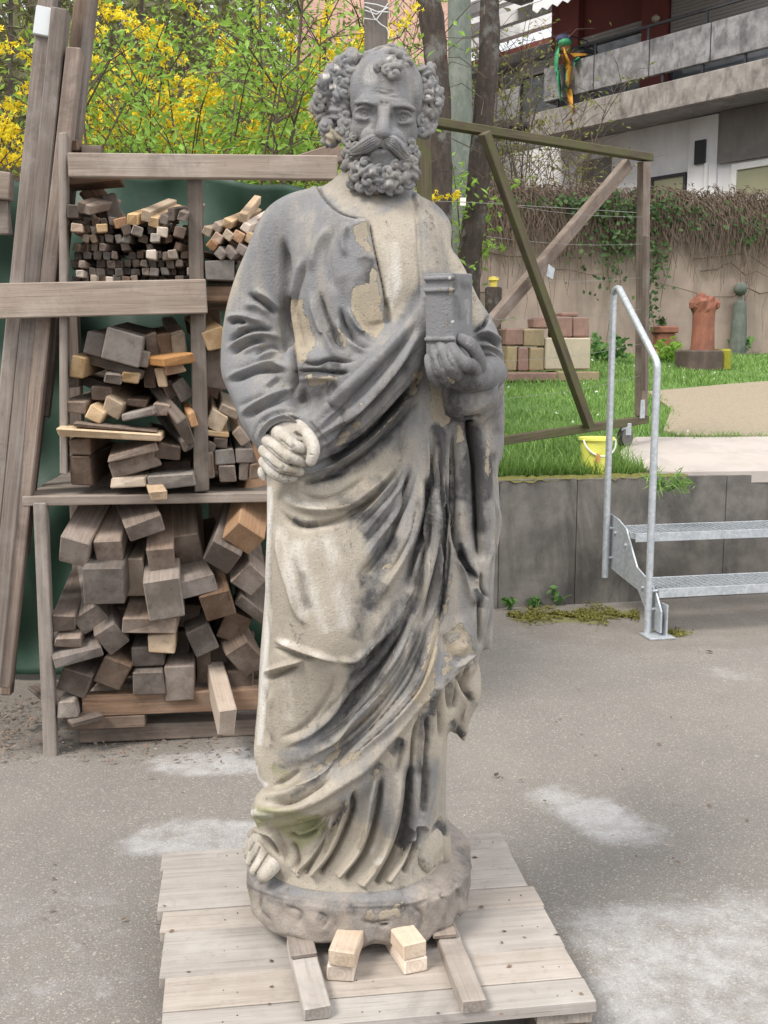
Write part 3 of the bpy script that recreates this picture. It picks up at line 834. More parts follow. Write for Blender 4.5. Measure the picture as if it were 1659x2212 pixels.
# ------------------------------------------------------------------ garden wall, stones and pots
def build_garden():
    WV = 6.0
    zb = terr_z(WV); ztop = 2.93
    gw = empty('garden_wall', wp(2.5, WV, zb), TH, 'long old pink plaster garden wall behind the lawn', 'wall')
    n = 90; rng = random.Random(8)
    vs, fs = [], []
    for i in range(n + 1):
        u = -6.5 + 15.0 * i / n
        for dv, z in ((0, -.4), (rng.uniform(-.008, .008), .5), (rng.uniform(-.012, .012), 1.1), (0, ztop - zb + rng.uniform(-.012, .012)), (.25, ztop - zb + rng.uniform(-.012, .012)), (.25, -.4)):
            vs.append((u, dv, z))
    for i in range(n):
        for k in range(5):
            a = i * 6 + k; fs.append((a, a + 6, a + 7, a + 1))
    fs += [tuple(range(6)), tuple(range(n * 6 + 5, n * 6 - 1, -1))]
    mesh_py('wall', vs, fs, M_PLASTER, gw)
    mb = MB(); rng = random.Random(2)
    for k in range(42):
        u = -6.4 + k * .35
        mb = MB().box((u, -.03, ztop - zb + .0), (u + .34, .28, ztop - zb + .05 + rng.uniform(0, .01)), None, .008); mb.build('coping_stone', M_CONC, gw)
    c8 = lambda x, y: D_('c8', x, y)
    RED = concrete_mat('red_sandstone', (.30, .125, .08), (.225, .092, .064), (.16, .085, .065), 2)
    DRK = concrete_mat('dark_basalt_block', (.13, .095, .08), (.09, .07, .06), (.06, .05, .045), 2)
    GRY = concrete_mat('grey_green_stone', (.15, .165, .145), (.10, .115, .10), (.07, .08, .07), 2)
    CRM = concrete_mat('cream_limestone', (.52, .45, .345), (.47, .405, .31), (.40, .35, .27), 2)
    PNK = concrete_mat('pink_sandstone', (.33, .205, .165), (.25, .155, .13), (.19, .13, .11), 2)
    YEL = concrete_mat('yellow_sandstone', (.38, .295, .175), (.31, .24, .15), (.23, .19, .13), 2)
    LICH = plain('yellow_moss', (.25, .24, .03), .95, 0, .4, 40)
    def base(x, y): return at_terr(*c8(x, y))
    def sc(p): return p.y / FPX * .4747 / 1.15732         # metres per drawing unit there
    def place(mb, name, m, p, rz, label, cat, group=None):
        o = mb.build(name, m); o.location = p; o.rotation_euler = (0, 0, rz); return tag(o, label, cat, group)
    # sandstone column on a block
    p = base(1250, 680); s = sc(p)
    blk = empty('stone_block', p, TH, 'dark rough stone block with yellow moss on its right end under the red column', 'stone block')
    MB().box((-110 * s, -70 * s, -.02), (85 * s, 90 * s, 98 * s), None, .015).build('block', DRK, blk)
    MB().box((86 * s, -60 * s, -.02), (140 * s, 80 * s, 104 * s), None, .02).build('moss_cushion', LICH, blk)
    mb = MB(); mb.lathe([(62 * s, 0), (60 * s, 30 * s), (56 * s, 120 * s), (58 * s, 190 * s), (63 * s, 215 * s), (64 * s, 240 * s), (56 * s, 264 * s), (30 * s, 270 * s)], n=18)
    r = random.Random(3); mb.v = [v + Vector((r.uniform(-1, 1), r.uniform(-1, 1), r.uniform(-1, 1))) * (9 * s if v.z > 200 * s else 2 * s) for v in mb.v]
    col = empty('column_fragment', p + Vector((0, 0, 98 * s)), 0, 'broken red sandstone column fragment standing upright on a dark block', 'column')
    mb.build('shaft', RED, col)
    lump = MB().lathe([(2 * s, 258 * s), (28 * s, 262 * s), (22 * s, 285 * s), (6 * s, 296 * s)], (-18 * s, 0, 0), 9); lump.build('broken_top', RED, col)
    for dx in (-60, 58): MB().lathe([(3 * s, 205 * s), (20 * s, 215 * s), (22 * s, 240 * s), (8 * s, 262 * s)], (dx * s, -10 * s, 0), 8).build('carved_leaf', RED, col)
    # terracotta pedestal to its left
    p = base(1045, 602); s = sc(p)
    pd = empty('terracotta_pedestal', p, TH, 'squat terracotta pedestal with a wider cap, half behind the gate post', 'pedestal')
    MB().box((-45 * s, -45 * s, -.02), (45 * s, 45 * s, 108 * s), None, .01).build('body', RED, pd)
    MB().box((-58 * s, -58 * s, 108 * s), (58 * s, 58 * s, 142 * s), None, .012).build('cap', RED, pd)
    # stone post with ball
    p = base(1440, 605); s = sc(p)
    pp = empty('stone_post', p, 0, 'grey mossy stone post carrying a ball on a thin neck by the garden wall', 'stone post')
    MB().lathe([(42 * s, -.03), (42 * s, 60 * s), (38 * s, 180 * s), (33 * s, 255 * s), (30 * s, 272 * s), (12 * s, 278 * s), (10 * s, 302 * s)], n=16).build('shaft', GRY, pp, True)
    MB().lathe([(4 * s, 302 * s)] + [(35 * s * math.sin(a), 336 * s - 35 * s * math.cos(a)) for a in np.linspace(.3, 2.95, 9)], n=16).build('ball', GRY, pp, True)
    # stool with round stone at the right edge
    p = base(1590, 580); s = sc(p)
    tb = empty('wooden_stand', p, .1, 'old brown wooden stand with thin legs at the right edge of the lawn', 'stand')
    for dx in (-58, 60):
        for dy in (-35, 35): MB().box(((dx - 7) * s, (dy - 7) * s, -.02), ((dx + 7) * s, (dy + 7) * s, 165 * s), None, .002).build('leg', M_WOOD2, tb)
    MB().box((-72 * s, -48 * s, 165 * s), (75 * s, 48 * s, 180 * s), None, .003).build('top', M_WOOD2, tb)
    q = p + Vector((22 * s, 0, 180 * s))
    place(MB().lathe([(22 * s, 0), (50 * s, 20 * s), (52 * s, 55 * s), (34 * s, 92 * s), (8 * s, 104 * s)], n=14), 'round_stone', GRY, q, 0, 'rounded grey stone resting on the wooden stand', 'stone')
    # stack of sample blocks
    p = base(470, 735); s = sc(p)
    A0 = p
    def blk2(x0, x1, z0, z1, m, lab, d0=-20, d1=120):
        mb = MB().box((0, d0 * s, 0), ((x1 - x0) * s, d1 * s, (z1 - z0) * s), None, .012)
        rr = random.Random(int(x0 + z0)); mb.v = [v + Vector((rr.uniform(-1, 1), rr.uniform(-1, 1), rr.uniform(-1, 1))) * 2.5 * s for v in mb.v]
        o = mb.build('stone_block', m); o.location = A0 + U2 * ((x0 - 470) * s) + Vector((0, 0, z0 * s)); o.rotation_euler = (0, 0, TH)
        tag(o, lab, 'stone block', 'stone blocks stacked on the lawn')
    blk2(150, 470, -10, 38, PNK, 'long pink sloping foot stone under the left of the block stack', -50, 140); blk2(474, 705, -10, 42, YEL, 'yellowish foot stone under the right of the block stack', -50, 140)
    blk2(415, 668, 50, 216, CRM, 'big smooth cream limestone block in the stack')
    blk2(330, 411, 44, 165, YEL, 'small ochre block left of the cream block'); blk2(268, 326, 44, 165, PNK, 'dull red block in the lower row of the stack'); blk2(205, 264, 44, 170, YEL, 'olive yellow block at the left end of the lower row')
    blk2(300, 411, 170, 260, YEL, 'mottled yellow block in the upper row of the stack'); blk2(200, 296, 174, 262, PNK, 'red block at the left end of the upper row')
    blk2(360, 470, 264, 322, PNK, 'reddish block on the top left of the stack', 0, 110); blk2(474, 570, 219, 325, PNK, 'tall pinkish block on top of the cream block', 0, 110); blk2(574, 664, 219, 322, PNK, 'weathered pink block on the top right of the stack', 0, 110)
    place(MB().box((-50 * s, -20 * s, 0), (45 * s, 70 * s, 20 * s), None, .01), 'flat_stone', PNK, A0 + U2 * (95 * s) + N2 * (40 * s) + Vector((0, 0, 326 * s)), TH + .1, 'flat dark red stone lying on top of the stack', 'stone')
    # wooden post with yellow top near the statue's elbow
    p = at_terr(*c8(150, 615)); s = sc(p)
    sp = empty('wooden_post', p, 0, 'short weathered round wooden post with a yellow cap beside the block stack', 'post')
    MB().lathe([(40 * s, -.02), (42 * s, 160 * s), (44 * s, 345 * s), (38 * s, 355 * s)], n=12).build('trunk', M_BARK, sp, True)
    MB().lathe([(18 * s, 353 * s), (20 * s, 385 * s), (28 * s, 389 * s), (26 * s, 405 * s), (6 * s, 409 * s)], n=12).build('cap', plain('yellow_paint', (.72, .58, .12), .5), sp, True)
    return WV, zb, ztop
WV, WZB, WZT = build_garden()
# ------------------------------------------------------------------ apartment house behind the garden wall
def build_house():
    PL = at_y(*D_('c7', 556, 560), 20.0); PR = at_y(*D_('c7', 1659, 305), 16.6)
    uu = Vector((PR.x - PL.x, PR.y - PL.y, 0)); LEN = uu.length; uu.normalize()
    nn = Vector((uu.y, -uu.x, 0))                          # outward, towards the garden
    if nn.y > 0: nn = -nn
    zc = PL.z
    ang = math.atan2(uu.y, uu.x)
    root = empty('apartment_house', (PL.x, PL.y, 0), ang, 'pale apartment house with dirty concrete balconies, red wall panels and roller shutters', 'building')
    # local frame: x along the facade (towards the right of the picture), y into the house, z up
    inv = (Matrix.Translation(root.location) @ Matrix.Rotation(ang, 4, 'Z')).inverted()
    def seen(fr, x, y, depth):                            # point of the vertical plane 'depth' behind the balcony front
        r = ray(*D_(fr, x, y)); p0 = PL - nn * depth
        t = (p0 - Vector((0, 0, CAM_H))).dot(nn) / r.dot(nn)
        return inv @ (Vector((0, 0, CAM_H)) + r * t)
    WHT = concrete_mat('white_render', (.80, .80, .805), (.74, .74, .75), (.56, .555, .55), .3)
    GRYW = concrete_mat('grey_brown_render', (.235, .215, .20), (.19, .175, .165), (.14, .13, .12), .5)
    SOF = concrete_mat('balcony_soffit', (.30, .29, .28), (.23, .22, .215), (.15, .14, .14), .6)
    REDW = plain('dark_red_panel', (.17, .045, .04), .7, 0, .25, 3)
    SHUT = plain('grey_roller_shutter', (.30, .28, .265), .6, 0, .1, 6)
    DARK = plain('dark_iron', (.035, .035, .04), .5, 0, .2)
    t = NT('window_glass'); o = t.co('Object'); n = t.noise(o, 1.2, 5, .6)
    GLS = t.done(t.mix(n, (.05, .055, .065), (.16, .17, .19)), .06, None, 0, .8)
    CUR = plain('curtained_window_glass', (.30, .30, .20), .25, 0, .12, 2, .5)
    FRM = plain('white_window_frame', (.68, .68, .67), .5)
    CHIP = concrete_mat('chipped_slab_edge', (.34, .315, .29), (.24, .22, .20), (.075, .07, .066), 1.4)
    def box(name, x0, x1, y0, y1, z0, z1, m, par=None, ch=0.):
        o = MB().box((min(x0, x1), y0, z0), (max(x0, x1), y1, z1), None, ch).build(name, m, par or root)
        return o
    DPT = 1.5                                             # balcony depth
    X1 = LEN + 6.0
    zp0 = zc + .06; zp1 = seen('c7', 556, 345, 0).z; zs1 = zc - .05; zs0 = seen('c7', 640, 655, 0).z - .02
    # floor slab and parapet
    box('balcony_slab', -.25, X1, -.10, DPT, zs0, zs1, SOF)
    box('slab_edge', -.25, X1, -.16, -.103, zs0 - .02, zs1 + .05, CHIP, None, .02)
    for a, b in ((0, LEN * .26), (LEN * .26, LEN * .52), (LEN * .52, LEN * .78), (LEN * .78, LEN * 1.05), (LEN * 1.05, X1)):
        box('parapet_panel', a + .01, b - .01, -.06, .02, zp0 + .12, zp1, M_PARA, None, .01)
    box('parapet_panel', -.0, .08, .024, DPT, zp0 + .12, zp1, M_PARA, None, .01)
    for k in range(9): box('baluster', .3 + k * .75, .34 + k * .75, -.03, .01, zs1, zp0 + .12, DARK)
    rail = box('railing', -.05, X1, -.05, -.01, zp1 + .20, zp1 + .24, DARK)
    for k in range(7): box('railing_post', .05 + k * 1.1, .09 + k * 1.1, -.045, -.015, zp1, zp1 + .20, DARK, rail)
    # red wall behind the balcony
    z2 = zc + 2.75
    box('red_wall', -1.2, X1, DPT + .01, DPT + .2, zs1, z2, REDW)
    def window(fr, x0, y0, x1, y1, dep, glass, shutter=0., fm=FRM, fr_w=.05):
        a, b = seen(fr, x0, y0, dep), seen(fr, x1, y1, dep)
        xa, xb = min(a.x, b.x), max(a.x, b.x); za, zb = min(a.z, b.z), max(a.z, b.z)
        mb = MB()
        for q in ((xa, xb, zb - fr_w, zb), (xa, xb, za, za + fr_w), (xa, xa + fr_w, za + fr_w, zb - fr_w), (xb - fr_w, xb, za + fr_w, zb - fr_w)):
            mb.box((q[0], dep - .05, q[2]), (q[1], dep + .0, q[3]))
        f = mb.build('window', fm, root)
        MB().box((xa + fr_w, dep - .022, za + fr_w), (xb - fr_w, dep - .012, zb - fr_w)).build('pane', glass, f)
        if shutter:
            zt = zb - fr_w; zl = zt - (zb - za) * shutter; n = max(3, int((zt - zl) / .055)); s = MB()
            for k in range(n):
                h = (zt - zl) / n; s.box((xa + .02, dep - .075, zt - h * (k + 1) + .005), (xb - .02, dep - .05, zt - h * k))
            s.build('roller_shutter', SHUT, f)
        return f
    dw = DPT
    xA = seen('c7', 748, 250, dw).x; xB = seen('c7', 1052, 200, dw).x; xC = seen('c7', 1190, 100, dw).x
    def win2(xa, xb, za, zb, dep, glass, sh, fm=FRM, w=.05):
        mb = MB()
        for q in ((xa, xb, zb - w, zb), (xa, xb, za, za + w), (xa, xa + w, za + w, zb - w), (xb - w, xb, za + w, zb - w)): mb.box((q[0], dep - .05, q[2]), (q[1], dep, q[3]))
        f = mb.build('window', fm, root)
        MB().box((xa + w, dep - .022, za + w), (xb - w, dep - .012, zb - w)).build('pane', glass, f)
        if sh:
            s = MB(); zt = zb + .0; zl = zt - (zb - za) * sh; n = int((zt - zl) / .06)
            for k in range(n): s.box((xa + .01, dep - .085, zt - .06 * (k + 1) + .006), (xb - .01, dep - .053, zt - .06 * k))
            s.build('roller_shutter', SHUT, f)
        return f
    ztop = seen('c7', 900, 150, dw).z
    win2(xA, xB, zs1 + .3, ztop, dw, GLS, .16, DARK)
    win2(xC, xC + 3.4, zs1 + .3, ztop + .55, dw, GLS, .52, DARK)
    win2(xA - 1.6, xA - .5, zs1 + .3, ztop - .2, dw, GLS, .2, DARK)
    for x in (xA - .25, (xB + xC) / 2): box('red_pier', x - (.24 if x < xB else (xC - xB) / 2 - .03), x + (.24 if x < xB else (xC - xB) / 2 - .03), dw - .16, dw - .003, zs1 + .01, z2 - .01, REDW)
    lamp = MB().lathe([(.02, -.06), (.07, -.03), (.08, .03), (.03, .07)], (0, 0, 0), 10).build('wall_lamp', plain('wall_lamp_glass', (.45, .40, .30), .3), root)
    q = seen('c7', 1105, 95, dw - .2); lamp.location = q
    # upper balcony and awning
    zu = z2
    box('balcony_slab', -2.2, X1, -.1, DPT + .2, zu, zu + .22, SOF)
    box('upper_parapet', -2.2, X1, -.14, -.06, zu + .1, zu + .95, WHT)
    aw = seen('c7', 520, 60, -.5); aw1 = seen('c7', 900, -40, -.5)
    mb = MB(); n = 14; xa, xb = aw.x, aw.x + 3.2
    for k in range(n):
        x0 = xa + (xb - xa) * k / n; x1 = xa + (xb - xa) * (k + 1) / n
        mb.add([(x0, .2, zu + .12), (x1, .2, zu + .12), (x1, -.62, aw.z + .12), (x0, -.62, aw.z + .12)], [(0, 1, 2, 3)])
        mb.add([(x0, -.62, aw.z + .12), (x1, -.62, aw.z + .12), (x1, -.63, aw.z - .0), ((x0 + x1) / 2, -.63, aw.z - .07), (x0, -.63, aw.z - .0)], [(0, 1, 2, 3, 4)])
    aw_o = mb.build('awning', plain('white_awning_cloth', (.66, .67, .69), .8), root)
    sm = aw_o.modifiers.new('thickness', 'SOLIDIFY'); sm.thickness = .012
    # ground floor wall below the balcony, set back
    dg = .75
    zg = -.2
    box('ground_floor_wall', -9.0, X1, dg, dg + .25, .9, zs0 - .005, WHT)
    xa = seen('c7', 1425, 800, dg).x
    box('wall_panel', xa, X1, dg - .08, dg - .003, seen('c7', 1500, 800, dg).z, zs0 - .01, GRYW)
    def inset(x0, y0, x1, y1, m, name, dep=.04):
        a, b = seen('c7', x0, y0, dg), seen('c7', x1, y1, dg)
        return box(name, a.x, b.x, dg - dep, dg - .004, min(a.z, b.z), max(a.z, b.z), m)
    a, b = seen('c7', 1085, 1000, dg), seen('c7', 1262, 850, dg)
    win2(a.x, b.x, a.z - .5, b.z, dg - .004, CUR, 0, DARK)
    a, b = seen('c7', 1478, 1020, dg), seen('c7', 1900, 780, dg)
    f = win2(a.x, a.x + 2.6, a.z - .4, seen('c7', 1480, 815, dg).z, dg - .004, CUR, 0, FRM, .10)
    box('window_rail', a.x + .05, a.x + 2.55, dg - .07, dg - .055, seen('c7', 1480, 990, dg).z - .06, seen('c7', 1480, 990, dg).z + .03, FRM, f)
    inset(1314, 700, 1360, 808, DARK, 'vent', .10)
    q = seen('c7', 1345, 900, dg - .1); dp = MB().tube([Vector((q.x, dg - .06, .9)), Vector((q.x, dg - .06, seen('c7', 1345, 812, dg).z))], .045, 10).build('downpipe', FRM, root, True)
    q = seen('c7', 1300, 850, dg); box('pilaster', q.x - .12, seen('c7', 1412, 850, dg).x, dg - .05, dg - .003, .9, zs0 - .02, WHT)
    inset(742, 960, 890, 770, GRYW, 'shaded_wall_patch', .02)  # grey patch painting the shaded part of the white wall
    inset(430, 1010, 500, 935, DARK, 'dark_opening', .02)
    # lower, farther balconies of the left wing
    for k, (y0, y1, c) in enumerate((((655, 735, 0)), ((735, 800, 0)), ((800, 850, 0)))):
        pass
    w = empty('house_wing', tuple(at_y(*D_('c7', 420, 760), 24.0) * 1.0), 0, 'white stepped balcony wing of the far house, half hidden by twigs', 'building')
    w.location.z = 0; w.rotation_euler.z = ang
    iw = (Matrix.Translation(w.location) @ Matrix.Rotation(w.rotation_euler.z, 4, 'Z')).inverted()
    zz = lambda y: at_y(*D_('c7', 420, y), 24.0).z
    WH2 = concrete_mat('white_balcony_paint', (.80, .80, .81), (.74, .74, .75), (.6, .6, .6), .35)
    def fl(x0, x1, ya, yb, y0, y1, nm, m): MB().box((x0, y0, zz(yb)), (x1, y1, zz(ya)), None, .015).build(nm, m, w)
    fl(-3.5, 6, 505, 650, -1.0, -.85, 'balcony_front', WH2); fl(-3.5, 6, 650, 690, -1.1, 1.0, 'balcony_slab', SOF)
    fl(-3.5, 6, 745, 790, -1.1, -.9, 'balcony_front', WH2); fl(-3.5, 6, 790, 815, -1.1, 1.0, 'balcony_slab', SOF); fl(-3.5, 6, 830, 850, -1.3, -1.0, 'balcony_front', WH2)
    fl(-3.5, 6, 850, 1030, .2, .4, 'wall', WHT); fl(-3.5, 6, 690, 745, .2, .4, 'wall', GRYW); fl(-3.5, 6, 330, 505, .2, .4, 'wall', WHT)
    fl(-3.5, 6, 280, 330, -.3, 1.0, 'balcony_slab', SOF); fl(-3.5, 6, 140, 200, -1.0, -.85, 'balcony_front', WH2); fl(-3.5, 6, 200, 280, .3, .5, 'wall', REDW); fl(-3.5, 6, 40, 105, -1.1, -.9, 'balcony_front', WH2); fl(-3.5, 6, -300, 140, .3, .5, 'wall', WHT)
    for x in (-.9, .7): 
        f = MB().box((x, .12, zz(490)), (x + .9, .196, zz(350))).build('window', FRM, w); MB().box((x + .06, .10, zz(480)), (x + .84, .118, zz(360))).build('pane', GLS, f)
    MB().box((1.7, .15, zz(480)), (2.1, .197, zz(420))).build('red_panel', REDW, w)
    # windsock bird with ribbons, hung from a cane on the balcony corner
    P = lambda x, y, dy=0.: at_y(*D_('c7', x, y), 19.4 + dy)
    s = 19.4 / FPX * .50633 / 1.15732
    b0 = P(650, 235)
    bd = empty('bird_windsock', b0, 0, 'colourful bird shaped windsock with long green and orange ribbons hanging before the balcony', 'windsock')
    GRN = plain('green_cloth', (.05, .36, .16), .7); ORG = plain('orange_cloth', (.75, .36, .05), .7); BLU = plain('dark_blue_cloth', (.06, .07, .14), .7); BLK = plain('black_cloth', (.03, .03, .035), .7)
    L = lambda x, y, dy=0.: P(x, y, dy) - b0
    def blob(name, c, r, m):
        mb = MB().lathe([(r[0] * math.sin(a) + .001, -r[2] * math.cos(a)) for a in np.linspace(.05, 3.09, 9)], (0, 0, 0), 12, 1, r[1] / r[0]); o = mb.build(name, m, bd, True); o.location = c; return o
    blob('head', L(650, 195), (40 * s, 36 * s, 24 * s), BLU); blob('face', L(655, 212, -.03), (32 * s, 36 * s, 20 * s), GRN); blob('body', L(660, 240), (28 * s, 30 * s, 26 * s), plain('brown_cloth', (.22, .12, .05), .8))
    wg = MB().add([L(690, 235), L(740, 232), L(805, 250), L(812, 272), L(770, 268), L(700, 262)], [(0, 1, 2, 3, 4, 5)]).build('wing', BLK, bd); wg.modifiers.new('t', 'SOLIDIFY').thickness = .03
    wg = MB().add([L(680, 265), L(770, 262), L(760, 275), L(700, 282)], [(0, 1, 2, 3)]).build('wing', ORG, bd); wg.modifiers.new('t', 'SOLIDIFY').thickness = .03
    def ribbon(pts, w, m, name='ribbon'):
        vs, fs = [], []
        for i, (x, y) in enumerate(pts):
            tw = .25 * math.sin(i * 1.3); ww = w[min(i, len(w) - 1)]
            vs += [L(x - ww, y, tw), L(x + ww, y, -tw)]
        for i in range(len(pts) - 1): fs.append((2 * i, 2 * i + 1, 2 * i + 3, 2 * i + 2))
        o = mesh_py(name, vs, fs, m, bd, True); o.modifiers.new('t', 'SOLIDIFY').thickness = .01
    ribbon([(638, 215), (650, 260), (668, 310), (680, 350), (674, 400), (680, 460), (686, 520), (684, 575), (684, 612)], [8, 12, 16, 15, 14, 14, 11, 8, 4], ORG)
    ribbon([(622, 225), (616, 270), (614, 320), (622, 380), (630, 440), (634, 500)], [8, 10, 9, 8, 6, 3], GRN)
    ribbon([(700, 300), (715, 285), (722, 280), (710, 310), (704, 325)], [4, 8, 7, 6, 3], GRN); ribbon([(660, 330), (662, 380), (668, 450)], [5, 4, 3], GRN)
    MB().tube([L(648, 180), L(690, 178, .2), L(760, 200, .5), L(820, 260, .55)], .012, 5).build('cane', DARK, bd)
build_house()
# ------------------------------------------------------------------ trees, shrubs, creeper
def leaves_mesh(name, C, N, size, m, parent, rng, asp=.45, fold=True):
    """pointed leaf blades (two triangles pairs, creased) at points C, facing N"""
    n = len(C)
    N = N / (np.linalg.norm(N, axis=1)[:, None] + 1e-9)
    A = rng.standard_normal((n, 3)); A -= (A * N).sum(1)[:, None] * N; A /= np.linalg.norm(A, axis=1)[:, None] + 1e-9
    B = np.cross(N, A); s = size * rng.uniform(.6, 1.3, n)[:, None]
    V = np.stack([C - A * s, C + B * s * asp + N * s * .12, C + A * s, C - B * s * asp + N * s * .12], 1).reshape(-1, 3)
    k = np.arange(n) * 4
    F = np.stack([k, k + 1, k + 2, k, k + 2, k + 3], 1).reshape(-1, 3)
    return mesh_np(name, V, F, m, parent, False)
def flowers_mesh(name, C, size, m, parent, rng):
    n = len(C); V, F = [], []
    D = rng.standard_normal((n, 3)); D /= np.linalg.norm(D, axis=1)[:, None]
    A = np.cross(D, [0.3, .2, 1.0]); A /= np.linalg.norm(A, axis=1)[:, None] + 1e-9; B = np.cross(D, A)
    s = (size * rng.uniform(.6, 1.25, n))[:, None]
    V = np.stack([C - A * s, C - B * s * .35 + D * s * .4, C + A * s, C + B * s * .35 + D * s * .4, C - B * s, C - A * s * .35 + D * s * .4, C + B * s, C + A * s * .35 + D * s * .4], 1).reshape(-1, 3)
    k = np.arange(n) * 8
    F = np.concatenate([np.stack([k, k + 1, k + 2, k + 3], 1), np.stack([k + 4, k + 5, k + 6, k + 7], 1)])
    return mesh_np(name, V, F, m, parent, False)
def shrub(name, base, stems, hgt, spread, rng, label, cat, leaf=None, flower=None, nleaf=0, nflow=0, lsize=.03, fsize=.02, stem_m=None, r0=.012, bare=.25, side=5, group=None):
    """stems fan out from the base, side twigs from the stems, leaves and blossoms along the twigs"""
    root = empty(name, base, 0, label, cat, group)
    mb = MB(); tips = []
    for k in range(stems):
        a = rng.uniform(0, 2 * math.pi); r = spread * math.sqrt(rng.uniform(.05, 1)); h = hgt * rng.uniform(.6, 1.0)
        b0 = Vector((.25 * r * math.cos(a + .4), .25 * r * math.sin(a + .4), 0)); e = Vector((r * math.cos(a), r * math.sin(a), h)); mid = (b0 + e) / 2 + Vector((rng.uniform(-.12, .12) * hgt * .5, rng.uniform(-.12, .12) * hgt * .5, h * .14))
        pts = [b0, (b0 + mid) / 2 + Vector((0, 0, .04 * h)), mid, (mid + e) / 2 + Vector((0, 0, .05 * h)), e]
        rr = r0 * rng.uniform(.6, 1.3)
        mb.tube(pts, [rr, rr * .85, rr * .65, rr * .45, rr * .2], 5, False)
        P = cr([tuple(p) for p in pts], 24)
        for q in range(side):
            i = int(rng.integers(int(24 * bare), 23)); o = Vector(P[i]); a2 = rng.uniform(0, 2 * math.pi); ln = hgt * rng.uniform(.10, .26)
            e2 = o + Vector((math.cos(a2) * ln * .8, math.sin(a2) * ln * .8, ln * rng.uniform(.1, .8)))
            m2 = (o + e2) / 2 + Vector((0, 0, ln * .12)); mb.tube([o, m2, e2], [rr * .35, rr * .25, rr * .1], 4, False)
            T = cr([tuple(o), tuple(m2), tuple(e2)], 10); tips.append(T[2:])
        tips.append(P[int(24 * max(bare, .4)):])
    mb.build('stems', stem_m or M_TWIG, root)
    T = np.concatenate(tips)
    def pts(n, jit):
        C = T[rng.integers(0, len(T), n)] + rng.standard_normal((n, 3)) * jit; return C
    if nleaf:
        C = pts(nleaf, .035 * hgt / 2); Nn = rng.standard_normal((nleaf, 3)) + [0, -.3, .9]
        leaves_mesh('foliage', C, Nn, lsize, leaf, root, rng, .4)
    if nflow:
        # blossoms sit close together along their twigs
        w = [t for t in tips if rng.random() < .75]; k = rng.integers(0, len(w), nflow)
        C = np.array([w[i][rng.integers(0, len(w[i]))] for i in k]) + rng.standard_normal((nflow, 3)) * .018
        flowers_mesh('blossom', C, fsize, flower, root, rng)
    return root
